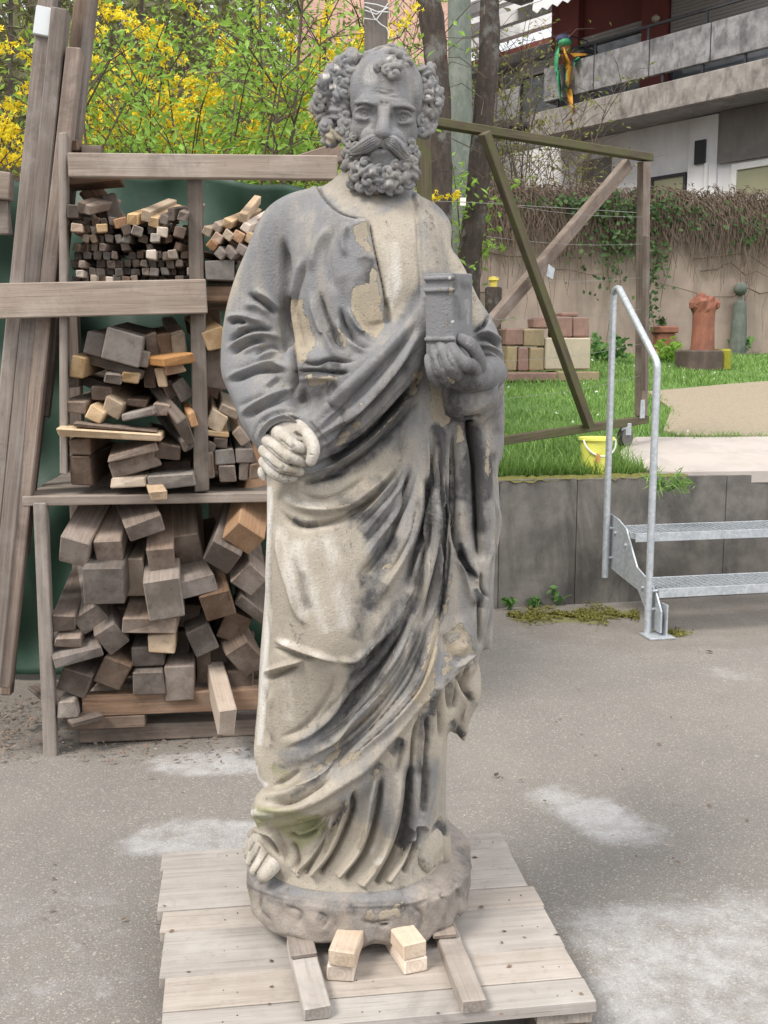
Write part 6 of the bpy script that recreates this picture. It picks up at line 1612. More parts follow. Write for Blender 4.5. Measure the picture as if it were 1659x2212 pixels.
    for _ in range(2):
        nx_ = np.roll(P_, -1, 0); P_ = np.stack([P_ * .78 + nx_ * .22, P_ * .22 + nx_ * .78], 1).reshape(-1, 2)
    gu, gv = np.meshgrid(np.arange(440, 1130, 1.), np.arange(330, 1990, 1.), indexing='ij')
    dd, _, _ = dist_poly(gu.ravel(), gv.ravel(), np.vstack([P_, P_[:1]]))
    dd = np.where(inside(gu.ravel(), gv.ravel(), P_), -dd, dd).reshape(gu.shape).astype(np.float32)
    I = np.argwhere(np.abs(F.D) < .04)
    pt = F.lo + F.h * I
    u_, v_ = elev(pt)
    g = dd[np.clip(np.round(u_ - 440).astype(int), 0, gu.shape[0] - 1), np.clip(np.round(v_ - 330).astype(int), 0, gu.shape[1] - 1)] / 1110.0
    A = F.D[tuple(I.T)]; k_ = .012
    hh = np.clip(.5 + .5 * (A - g) / k_, 0, 1)
    F.D[tuple(I.T)] = g + (A - g) * hh + k_ * hh * (1 - hh)
    co, Q = F.mesh(); co = relax(co, Q, 3, .5)
    C = Carve(co, Q)
    l, e = C.line, C.edge
    c2 = lambda *p: DL('c2', *p); c3 = lambda *p: DL('c3', *p); sl = lambda *p: DL('sl', *p); hm = lambda *p: DL('hm', *p); hl = lambda *p: DL('hl', *p); sk = lambda *p: DL('sk', *p)
    # --- pass 1: large shapes
    l(c2((400, 300), (412, 450), (415, 600), (405, 720), (425, 850), (440, 980), (452, 1080), (470, 1180)), 8, -16, .25, .1)
    e(c2((640, 1210), (760, 1095), (880, 985), (1000, 850), (1090, 730), (1150, 670)), 6, 12, 60, 1)
    e(c2((540, 1300), (600, 1250), (640, 1210)), 6, 9, 40, 1)
    # lower edge of the mantle
    e(DL('d', (1030, 1425), (985, 1450), (940, 1500), (905, 1530), (860, 1590), (800, 1660), (740, 1703), (680, 1738), (610, 1760), (545, 1763)), 5, 20, 55, 1, .03)
    l(c3((1010, 20), (965, 250), (885, 460), (790, 610), (700, 725)), 10, -14, .2, .15)
    l(c3((1000, 800), (930, 960), (830, 1110), (720, 1205), (600, 1230)), 10, -12, .25, .15)
    l(c3((985, 830), (900, 980), (800, 1090), (680, 1185), (560, 1190)), 7, 9, .2, .2)
    l(c3((1140, 60), (1105, 350), (1045, 560), (985, 760)), 9, -12)
    l(c3((1240, 120), (1212, 400), (1212, 620), (1190, 900), (1178, 1040)), 8, -13)
    l(sk((210, 130), (212, 400), (215, 700), (240, 900), (300, 1010), (350, 1080)), 9, -14)
    l(sk((300, 120), (325, 350), (335, 600), (360, 850), (375, 1000)), 12, -20, .05, .1)
    l(sk((275, 150), (305, 400), (320, 600), (345, 860)), 6, 8)
    C.apply(2)
    # --- sleeve on the left
    for p, w, m in ((((110, 215), (180, 160), (320, 150), (470, 190), (600, 250)), 6, 9), (((130, 240), (250, 195), (375, 222)), 5.5, -13), (((250, 300), (330, 275), (410, 260)), 4, 6),
                    (((110, 500), (230, 390), (420, 310), (620, 310), (730, 360)), 6, -13), (((100, 565), (250, 470), (420, 385), (570, 360), (720, 400), (810, 490)), 6, 10),
                    (((150, 630), (330, 505), (500, 440), (620, 450)), 5.5, -10), (((300, 600), (480, 520), (620, 480)), 5, 5), (((450, 640), (580, 540), (700, 510), (810, 580)), 4.5, -7),
                    (((470, 670), (600, 600), (730, 590), (820, 640)), 5, 5), (((80, 905), (250, 850), (430, 780), (600, 725), (780, 735), (900, 800)), 6, 11),
                    (((120, 960), (300, 880), (500, 800), (700, 790), (870, 850)), 7, -11), (((120, 800), (300, 760), (460, 700), (650, 650), (830, 670)), 7, -4),
                    (((560, 1000), (660, 930), (750, 850)), 5, 5), (((600, 1010), (720, 930), (800, 870)), 5, -5),
                    (((260, 1345), (450, 1225), (650, 1120), (850, 1045), (945, 985)), 6, 11), (((320, 1400), (500, 1270), (700, 1175), (900, 1090)), 7, -9), (((230, 1260), (420, 1150), (640, 1060)), 7, -5),
                    (((490, 1560), (560, 1420), (680, 1340), (810, 1310), (930, 1350), (1030, 1440), (1090, 1540)), 3.6, -11),
                    (((505, 1640), (545, 1520), (640, 1410), (800, 1345), (920, 1385), (1010, 1470)), 3.2, 8)):
        l(sl(*p), w, m * .78)
    # shoulder and chest
    for p, w, m in ((((205, 620), (260, 655), (330, 705), (380, 745)), 6, -9), (((240, 600), (330, 660), (390, 730)), 6, 7), (((180, 690), (260, 690), (330, 740)), 8, 5), (((530, 420), (500, 530), (462, 660), (440, 800)), 7, -6),
                    (((505, 420), (470, 540), (440, 680)), 7, 5), (((545, 600), (570, 720), (610, 830), (660, 930), (720, 985)), 8, 9), (((590, 600), (620, 720), (670, 840), (740, 945)), 6, -8),
                    (((700, 690), (730, 800), (800, 880), (880, 915)), 6, -10), (((740, 690), (790, 790), (850, 850), (910, 880)), 6, 8), (((680, 760), (720, 860), (790, 920), (860, 935)), 5, 7),
                    (((640, 260), (570, 390), (545, 520)), 9, 6), (((750, 250), (715, 340), (735, 440)), 7, 5), (((690, 250), (640, 380), (650, 520), (690, 640)), 12, -5), (((460, 700), (480, 830), (530, 940)), 9, -5),
                    (((450, 1045), (560, 1036), (690, 1050), (770, 1040)), 4, -9), (((470, 985), (570, 1000), (640, 975), (720, 985), (800, 985)), 4, -7), (((470, 1085), (560, 1070), (700, 1075)), 7, 5),
                    (((1130, 100), (1120, 250), (1130, 400), (1135, 560), (1130, 660)), 3, -4)):
        l(c2(*p), w, m)
    e(c2((850, 225), (880, 380), (915, 540), (935, 660), (945, 790)), 2.5, 5, 40, 1)
    e(c2((575, 40), (610, 110), (660, 170), (720, 210), (800, 232), (850, 228)), 2.2, 9, 30, 1)
    l(c2((575, 40), (610, 110), (660, 170), (720, 210), (800, 232)), 2.4, -7, .05)
    l(c2((855, 235), (885, 390), (920, 545), (940, 665), (948, 790)), 2.2, -7, .1)
    e(c2((1085, 80), (1115, 220), (1125, 400), (1135, 560), (1140, 680)), 3, 8, 70, -1)
    l(c2((945, 640), (960, 740), (950, 800)), 6, -6)
    # mantle band
    for p, w, m in ((((545, 1300), (650, 1200), (770, 1100), (890, 990), (1010, 860), (1130, 720)), 10, 7), (((610, 1330), (720, 1225), (820, 1125), (920, 1020), (1020, 910), (1120, 780)), 7, -13),
                    (((640, 1400), (760, 1270), (880, 1140), (990, 1010), (1090, 880), (1160, 810)), 8, 11), (((590, 1500), (710, 1375), (830, 1260), (950, 1120), (1060, 1000), (1160, 880)), 6, -14),
                    (((640, 1480), (760, 1380), (880, 1270), (990, 1150), (1090, 1040), (1165, 940)), 7, 9), (((600, 1570), (720, 1460), (850, 1360), (960, 1250), (1060, 1130), (1165, 1010)), 6.5, -14),
                    (((560, 1600), (700, 1530), (830, 1430), (950, 1310), (1050, 1210), (1150, 1110)), 7, 11), (((480, 1635), (600, 1612), (680, 1590), (735, 1575)), 5, -10), (((620, 1600), (800, 1500), (950, 1370), (1080, 1230), (1150, 1150)), 6, -9),
                    (((470, 1600), (560, 1570), (680, 1540)), 6, 6)):
        l(c2(*p), w, m)
    # fan of folds from the left hand down and across the legs
    for p, w, m in ((((240, 200), (300, 258), (420, 295), (560, 292), (690, 240), (840, 130), (940, 20)), 8, 9), (((215, 270), (290, 355), (390, 392), (550, 365), (700, 300), (850, 170)), 7, -10), (((330, 190), (470, 230), (600, 200), (760, 90)), 6, -6),
                    (((620, 330), (760, 250), (880, 120), (960, 20)), 6, -8), (((215, 350), (240, 560), (300, 780), (350, 930), (430, 980)), 7, 8), (((300, 560), (360, 760), (410, 950)), 7, -4), (((185, 250), (170, 500), (165, 800), (190, 1040)), 6, -7),
                    (((160, 280), (150, 600), (150, 900)), 5, 7), (((1085, 80), (1060, 300), (1000, 500), (920, 660), (830, 800), (740, 880)), 8, 9), (((1060, 200), (1020, 420), (940, 590), (860, 720)), 5, -8),
                    (((1090, 480), (1040, 700), (970, 880), (880, 1030), (800, 1130)), 8, 8), (((1110, 420), (1075, 620), (1020, 800), (950, 930)), 6, -9), (((1170, 120), (1150, 400), (1110, 640), (1070, 850)), 8, 9),
                    (((1180, 380), (1160, 620), (1120, 830), (1060, 1000)), 5, -7), (((1290, 520), (1330, 620), (1390, 680), (1420, 730)), 5, -9), (((1270, 560), (1330, 680), (1380, 820), (1400, 900)), 6, 6),
                    (((1020, 860), (950, 1010), (850, 1200), (720, 1350), (580, 1520), (420, 1650), (240, 1730)), 7, -13), (((1060, 850), (1000, 1040), (900, 1220), (760, 1420), (600, 1600), (430, 1740), (300, 1810)), 8, 11),
                    (((1130, 920), (1070, 1120), (960, 1310), (820, 1500), (640, 1680), (460, 1830)), 7, -10), (((1180, 1000), (1130, 1200), (1040, 1380), (900, 1550), (720, 1720), (540, 1880)), 9, 8),
                    (((900, 880), (800, 1080), (700, 1260), (580, 1420), (450, 1560)), 6, -6), (((620, 1290), (560, 1480), (430, 1620), (260, 1700)), 9, 6), (((560, 1240), (520, 1400), (380, 1580), (210, 1660)), 6, -5),
                    (((185, 1060), (290, 1095), (400, 1135), (490, 1165), (600, 1205)), 5, 9), (((190, 1110), (280, 1145), (380, 1175), (470, 1185)), 4.5, -9), (((115, 1275), (240, 1225), (340, 1190), (420, 1165)), 5, 9), (((130, 1310), (240, 1265), (360, 1220)), 5, -8),
                    (((150, 1330), (150, 1500), (170, 1700)), 5, -6), (((190, 1340), (180, 1500), (200, 1680)), 6, 6), (((110, 1300), (105, 1500), (100, 1700), (120, 1880)), 6, 6),
                    (((1290, 900), (1330, 1060), (1300, 1180)), 14, 6), (((1190, 1010), (1260, 1150), (1330, 1240)), 9, -5), (((1270, 1260), (1320, 1320), (1350, 1420)), 6, -8), (((1180, 1340), (1190, 1500), (1200, 1700)), 6, -9),
                    (((1060, 1500), (1030, 1650), (1015, 1890)), 4, -9), (((1085, 1520), (1070, 1700), (1060, 1890)), 4, 7), (((1110, 1500), (1100, 1700), (1090, 1890)), 5, -12), (((960, 1640), (950, 1760), (920, 1890)), 5, -6)):
        l(c3(*p), w, m)
    def fan(A, B, n, w, m):
        A, B = cr(A, 14), cr(B, 14)
        for i_ in range(n):
            t_ = (i_ + .5) / n; l((A * (1 - t_) + B * t_)[::2], w, m, .3); t_ = min(1, (i_ + 1.0) / n); l((A * (1 - t_) + B * t_)[::2], w * .8, -m * 1.3, .3)
    fan(c3((1140, 60), (1105, 350), (1045, 560), (985, 760), (860, 1000)), c3((1240, 120), (1212, 400), (1200, 640), (1180, 900), (1080, 1150)), 3, 3.4, 5)
    fan(c3((1020, 860), (850, 1200), (580, 1520), (240, 1730)), c3((1180, 1000), (1040, 1380), (720, 1720), (540, 1880)), 4, 3.4, 5.5)
    fan(c2((560, 1330), (770, 1130), (1000, 890), (1140, 720)), c2((480, 1640), (800, 1500), (1050, 1240), (1160, 1110)), 5, 3.0, 4.5)
    fan(sk((20, 150), (40, 500), (20, 900), (0, 1300)), sk((190, 150), (200, 600), (170, 1000), (120, 1400)), 4, 3.2, 5)
    fan(c3((640, 330), (860, 140), (960, 20)), c3((760, 640), (960, 300), (1060, 20)), 3, 3.4, 4.5)
    # mantle on the right
    for p, w, m in ((((80, 130), (90, 300), (60, 520), (30, 760)), 7, -8), (((120, 150), (125, 400), (90, 620), (70, 900)), 8, 8), (((165, 150), (175, 380), (165, 650), (150, 900), (130, 1200)), 5, -8), (((430, 150), (400, 400), (400, 700), (390, 1000)), 12, 6),
                    (((450, 560), (480, 760), (440, 950), (410, 1060)), 5, 5), (((375, 1050), (380, 1150), (430, 1230)), 4, -8), (((250, 850), (330, 1040), (380, 1150)), 6, 6), (((360, 1200), (370, 1400), (375, 1540)), 5, -9),
                    (((250, 1640), (230, 1800), (210, 1930)), 6, -7), (((290, 1600), (280, 1760), (300, 1840), (360, 1840)), 5, -8), (((170, 1700), (180, 1850), (200, 1940)), 5, -8), (((280, 1750), (270, 1900), (265, 1990)), 5, 5),
                    (((230, 1650), (300, 1590), (350, 1560)), 4, 7)):
        l(sk(*p), w, m)
    # forearm sleeve on the right
    for p, w, m in ((((760, 950), (850, 880), (920, 830), (990, 700)), 4, -12), (((800, 960), (940, 910), (1050, 980), (1130, 1080)), 5, 7), (((790, 1020), (930, 990), (1060, 1060), (1140, 1160)), 5, -8), (((800, 1090), (940, 1080), (1060, 1140), (1150, 1280)), 5, 7),
                    (((860, 1235), (960, 1270), (1060, 1370), (1110, 1500), (1130, 1680), (1080, 1900)), 4, -12), (((860, 1180), (980, 1210), (1090, 1310), (1140, 1450)), 4, 8), (((880, 1300), (990, 1360), (1040, 1480), (1010, 1620), (900, 1780), (760, 1900)), 6, 7),
                    (((640, 1950), (760, 1960), (880, 1920)), 4, -12)):
        l(hl(*p), w, m)
    # hem of tunic and mantle by the feet
    for p, w, m, *tp in ((((120, 265), (300, 252), (430, 190), (560, 95), (680, -20)), 6, 9), (((190, 310), (360, 285), (500, 200), (640, 100)), 6, -10), (((220, 190), (330, 140), (430, 60)), 6, -6), (((110, 330), (250, 350), (400, 330), (520, 270)), 6, 6),
                    (((330, 470), (440, 490), (540, 440), (610, 360)), 4.5, 8), (((330, 510), (450, 525), (560, 470)), 4.5, -8), (((380, 430), (470, 430), (560, 380)), 4, -7),
                    (((800, 190), (770, 340), (715, 510), (640, 660), (540, 790)), 5.5, -15, .2, .02), (((745, 220), (735, 340), (680, 490), (600, 660), (490, 800)), 6, 12, .25, .02), (((985, 90), (955, 300), (915, 500), (850, 670), (720, 830)), 6, -16, .2, .02),
                    (((940, 60), (915, 260), (885, 450), (820, 620), (680, 810)), 6, 12, .25, .02), (((1185, 0), (1165, 250), (1130, 470), (1060, 660), (940, 860)), 6, -16, .2, .02), (((1110, 60), (1090, 280), (1040, 500), (960, 700), (840, 880)), 8, 11, .25, .02), (((1230, 60), (1210, 300), (1180, 480), (1120, 680), (1020, 850)), 6, 9, .25, .02), (((1290, 20), (1285, 200), (1265, 390)), 6, -16), (((1250, 440), (1210, 600), (1130, 780)), 5, -12, .2, .02), (((620, 430), (560, 600), (440, 780)), 7, -10, .2, .02), (((640, 350), (600, 500), (480, 680), (380, 790)), 7, 9, .2, .02), (((360, 560), (400, 680), (390, 790)), 6, -8, .2, .02),
                    (((600, 420), (560, 540), (500, 640), (430, 720)), 6, -7), (((240, 470), (310, 640), (340, 740)), 6, -5), (((50, 490), (180, 480), (260, 560), (310, 680)), 4.5, 8), (((50, 530), (150, 530), (240, 610), (300, 700)), 4, -8),
                    (((1190, 440), (1260, 440), (1300, 500)), 4, 8), (((1100, 600), (1160, 520), (1250, 490)), 4, 6)):
        l(hm(*p), w, m, *tp)
    C.apply(1)
    # --- stains, with shade of folds and light on crests painted in
    P, K = C.paint, C.streak
    P('patina', DL('d', (560, 380), (1000, 380), (1110, 700), (1110, 900), (900, 950), (700, 1040), (540, 1040), (440, 800)), .62, 40)
    P('patina', DL('d', (830, 1060), (1000, 860), (1090, 900), (1085, 1250), (1040, 1420), (930, 1500), (900, 1300)), .78, 50); P('patina', hm((620, 250), (1150, -40), (1440, -40), (1440, 500), (1180, 640), (980, 560), (760, 420)), .5, 26)
    P('patina', c3((700, 320), (1000, 40), (1010, 300), (900, 640), (760, 1000), (690, 900), (760, 640)), .55, 26); P('patina', c3((960, 900), (1060, 900), (900, 1260), (560, 1620), (300, 1820), (220, 1740), (560, 1480), (800, 1200)), .62, 20)
    P('patina', c2((860, 230), (1110, 120), (1125, 560), (1020, 760), (950, 760), (910, 500)), .12, 12)
    P('patina', c2((580, 40), (720, 200), (850, 230), (1000, 150), (700, -40)), .35, 14)
    P('patina', DL('d', (900, 860), (1100, 860), (1090, 1420), (960, 1420), (800, 1700), (640, 1700), (860, 1200)), .5, 40)
    P('patina', c2((1140, 90), (1290, 250), (1420, 560), (1480, 760), (1400, 820), (1380, 540), (1140, 500)), .3, 14)
    K('patina', c2((760, 300), (720, 460), (700, 600), (720, 760)), .75, 26); K('patina', c2((600, 240), (560, 420), (540, 600)), .6, 18)
    for p, w, v in ((((230, 330), (260, 560), (330, 800), (400, 980)), 26, .55), (((330, 420), (380, 640), (470, 900), (560, 1080)), 34, .5), (((480, 380), (560, 600), (600, 850), (620, 1060)), 36, .5), (((620, 360), (650, 560), (660, 740)), 26, .35),
                    (((180, 1060), (330, 1100), (480, 1160), (620, 1200)), 14, .45), (((640, 1160), (760, 1120), (860, 1000)), 14, .35), (((260, 1260), (300, 1400), (280, 1580)), 30, .45), (((420, 1240), (420, 1400), (380, 1560)), 26, .3), (((240, 200), (400, 270), (600, 290)), 16, .45)):
        K('pale', c3(*p), v, w)  # pale washing that also paints the bright light on thigh and knee
    P('pale', c3((140, 150), (200, 150), (190, 1000), (180, 1260), (140, 1700), (90, 1700), (130, 900)), .6, 8)  # pale left edge: washed stone and painted light from the left
    P('pale', c2((890, 330), (1030, 330), (1040, 560), (980, 740), (940, 640)), .5, 12)
    P('pale', c2((150, 760), (340, 740), (420, 950), (380, 1100), (90, 1080), (90, 860)), .25, 25)
    K('pale', hm((80, 330), (120, 380), (250, 380)), .9, 9); K('pale', hm((110, 20), (120, 120), (200, 190)), .7, 9)
    K('pale', hm((880, 620), (980, 640), (920, 740)), .55, 18); K('pale', hm((1000, 500), (960, 680)), .4, 18)
    for p, w, v in (  # black crusting, plus shade painted along the fold grooves
            (((620, 330), (740, 330), (800, 380), (720, 470)), 15, .75), (((700, 760), (790, 680), (870, 560), (930, 420)), 10, .85), (((830, 700), (790, 800), (740, 900)), 15, .85), (((720, 860), (700, 980), (680, 1080)), 9, .7),
            (((600, 1300), (700, 1260), (820, 1140), (930, 960), (1000, 800)), 14, .8), (((520, 1560), (640, 1420), (760, 1280), (880, 1130), (960, 980)), 9, .75), (((430, 1680), (580, 1560), (720, 1400), (860, 1220)), 7, .7),
            (((300, 1820), (470, 1700), (560, 1640)), 6, .6), (((1040, 950), (1060, 1150), (1040, 1320), (1000, 1450)), 13, .62), (((1240, 100), (1215, 400), (1215, 620), (1190, 960)), 7, .85), (((1140, 60), (1110, 340), (1050, 560), (990, 800)), 9, .8),
            (((1020, 780), (960, 920), (900, 1010)), 14, .75), (((1080, 480), (1050, 600), (1020, 760)), 8, .7), (((300, 350), (400, 385), (470, 370)), 6, .7), (((560, 260), (700, 240), (860, 90)), 10, .5), (((400, 900), (390, 800), (360, 640)), 9, .45),
            (((880, 1740), (940, 1690), (960, 1640)), 8, .8), (((1100, 1480), (1095, 1700), (1080, 1890)), 8, .7), (((1290, 520), (1340, 640), (1410, 720)), 8, .8), (((1430, 780), (1410, 880)), 9, .8), (((780, 1880), (840, 1790)), 6, .6),
            (((180, 1800), (260, 1820), (360, 1780)), 5, .55), (((660, 1650), (560, 1760), (480, 1830)), 7, .6)):
        K('crust_shade', c3(*p), v * .95, w * 2.0)
    for p, w, v in ((((790, 520), (840, 600), (860, 480), (870, 420)), 9, .9), (((700, 520), (780, 620), (850, 560)), 14, .55), (((770, 650), (830, 690), (790, 740)), 9, .55), (((640, 800), (700, 900), (760, 980)), 12, .6), (((480, 1000), (560, 990), (720, 1000)), 7, .8),
                    (((450, 1050), (600, 1050), (760, 1040)), 6, .8), (((500, 1100), (520, 1180), (600, 1160), (700, 1090)), 12, .6), (((990, 790), (1060, 700), (1120, 600)), 9, .55), (((640, 1400), (800, 1260), (960, 1110), (1100, 960)), 9, .62),
                    (((600, 1540), (760, 1430), (900, 1330), (1050, 1180), (1160, 1030)), 10, .9), (((480, 1640), (650, 1600), (820, 1520), (980, 1380), (1110, 1220)), 8, .75), (((1250, 1300), (1330, 1280), (1420, 1280)), 14, .95), (((1390, 1300), (1420, 1500), (1430, 1690)), 15, .98),
                    (((1190, 1330), (1250, 1400), (1230, 1560), (1180, 1690)), 9, .85), (((1300, 1300), (1330, 1420), (1340, 1560)), 8, .6), (((1230, 1150), (1330, 1200), (1430, 1180), (1480, 1060)), 16, .7), (((1100, 1180), (1060, 1340), (1010, 1500)), 8, .5),
                    (((1500, 1000), (1530, 1200), (1540, 1400)), 10, .6), (((1180, 1000), (1240, 1130)), 12, .6), (((1170, 840), (1175, 1000)), 8, .7), (((820, 420), (850, 520), (840, 560)), 8, .75), (((410, 320), (415, 560), (410, 760)), 4, .6)):
        K('crust_shade', c2(*p), v * .95, w * 2.0)
    for p, w, v in ((((330, 150), (330, 400), (345, 620), (370, 860)), 14, 1.0), (((440, 300), (430, 460), (420, 640)), 8, .75), (((60, 150), (130, 200), (140, 300)), 10, .85), (((250, 330), (270, 520), (260, 640)), 14, .75), (((240, 860), (300, 1020), (350, 1090)), 6, .9),
                    (((340, 1150), (360, 1260)), 8, .9), (((180, 1720), (200, 1900)), 8, .5), (((100, 1760), (60, 1950)), 8, .8), (((130, 500), (130, 800), (130, 1200)), 5, .7), (((300, 1780), (330, 1870), (360, 1850)), 8, .6), (((190, 1960), (230, 2020), (270, 2080)), 9, .75)):
        K('crust_shade', sk(*p), v, w * 1.3)
    for p, w, v in ((((1180, 0), (1160, 280), (1130, 520), (1090, 640)), 10, .95), (((1290, 40), (1280, 220), (1260, 380)), 12, .6), (((1200, 470), (1160, 540), (1100, 620)), 12, .95), (((1340, 430), (1400, 470), (1390, 530)), 14, .85), (((740, 280), (690, 400), (640, 480)), 8, .75),
                    (((330, 260), (440, 200), (560, 100)), 8, .6), (((960, 120), (930, 300), (900, 460)), 5, .6), (((800, 320), (740, 470)), 9, .4), (((1050, 300), (1060, 420), (1040, 560)), 12, .4)):
        K('crust_shade', hm(*p), v, w * 1.3)
    for p, v in (  # flaked ochre patches
            (((430, 650), (500, 650), (530, 760), (575, 900), (540, 950), (520, 1000), (470, 990), (440, 820)), .9), (((760, 250), (850, 240), (880, 400), (840, 410), (790, 350)), .62), (((870, 470), (900, 520), (900, 600), (860, 590)), .8),
            (((760, 590), (850, 560), (920, 620), (945, 800), (900, 870), (830, 830), (770, 760), (745, 700)), .85), (((690, 800), (740, 860), (740, 940), (680, 850)), .7), (((520, 1060), (640, 1060), (700, 1080), (620, 1100), (540, 1120)), .62),
            (((760, 1320), (840, 1260), (830, 1320), (700, 1440), (660, 1440)), .72), (((820, 1200), (850, 1180), (830, 1250), (790, 1270)), .8), (((1090, 1060), (1160, 1020), (1120, 1140), (960, 1320), (880, 1390), (1010, 1230)), .7),
            (((1180, 1100), (1240, 1110), (1250, 1250), (1290, 1300), (1250, 1340), (1190, 1290)), .9), (((1320, 1310), (1350, 1320), (1370, 1400), (1320, 1420)), .8), (((1470, 1370), (1520, 1360), (1500, 1480), (1490, 1600), (1460, 1560), (1480, 1460)), .75)):
        P('ochre', c2(*p), v, 9)
    for p, v in ((((1160, 880), (1180, 960), (1160, 1340), (1110, 1450), (1030, 1450), (1010, 1390), (1060, 1330), (1100, 1180)), .85), (((1200, 1000), (1330, 960), (1380, 1060), (1380, 1130), (1270, 1240), (1180, 1300), (1190, 1150)), .6),
                 (((1240, 640), (1270, 680), (1230, 900), (1200, 960), (1210, 800)), .55), (((600, 1640), (740, 1520), (900, 1300), (960, 1180), (930, 1300), (800, 1500), (640, 1660), (520, 1720)), .55), (((860, 600), (940, 560), (900, 640), (760, 780), (740, 720)), .6),
                 (((980, 980), (960, 1050), (880, 1190), (850, 1210)), .6), (((420, 1830), (560, 1720), (620, 1700), (470, 1890)), .6), (((600, 1780), (720, 1690), (820, 1640), (700, 1780), (560, 1880)), .5), (((520, 290), (640, 260), (760, 180), (640, 300)), .5)):
        P('ochre', c3(*p), v, 10)
    for p, v in ((((730, 280), (750, 300), (700, 470), (600, 640), (560, 660), (620, 540)), .7), (((900, 400), (915, 420), (860, 600), (760, 680), (820, 560)), .6), (((1100, 610), (1130, 600), (1100, 680), (1060, 690)), .8), (((1320, 330), (1350, 380), (1410, 370), (1400, 430), (1340, 420)), .7),
                 (((600, 400), (620, 330), (540, 440), (480, 470)), .6), (((900, 80), (970, 60), (960, 140), (890, 180)), .5)):
        P('ochre', hm(*p), v, 8)
    P('moss', hm((100, 300), (330, 330), (560, 380), (620, 480), (520, 560), (420, 640), (220, 460), (40, 480)), .75, 14); K('moss', c3((180, 1800), (230, 1850), (300, 1860)), .7, 12); K('moss', hm((220, 60), (280, 90), (300, 200)), .6, 12)
    statue_part('robe', C)
    return C
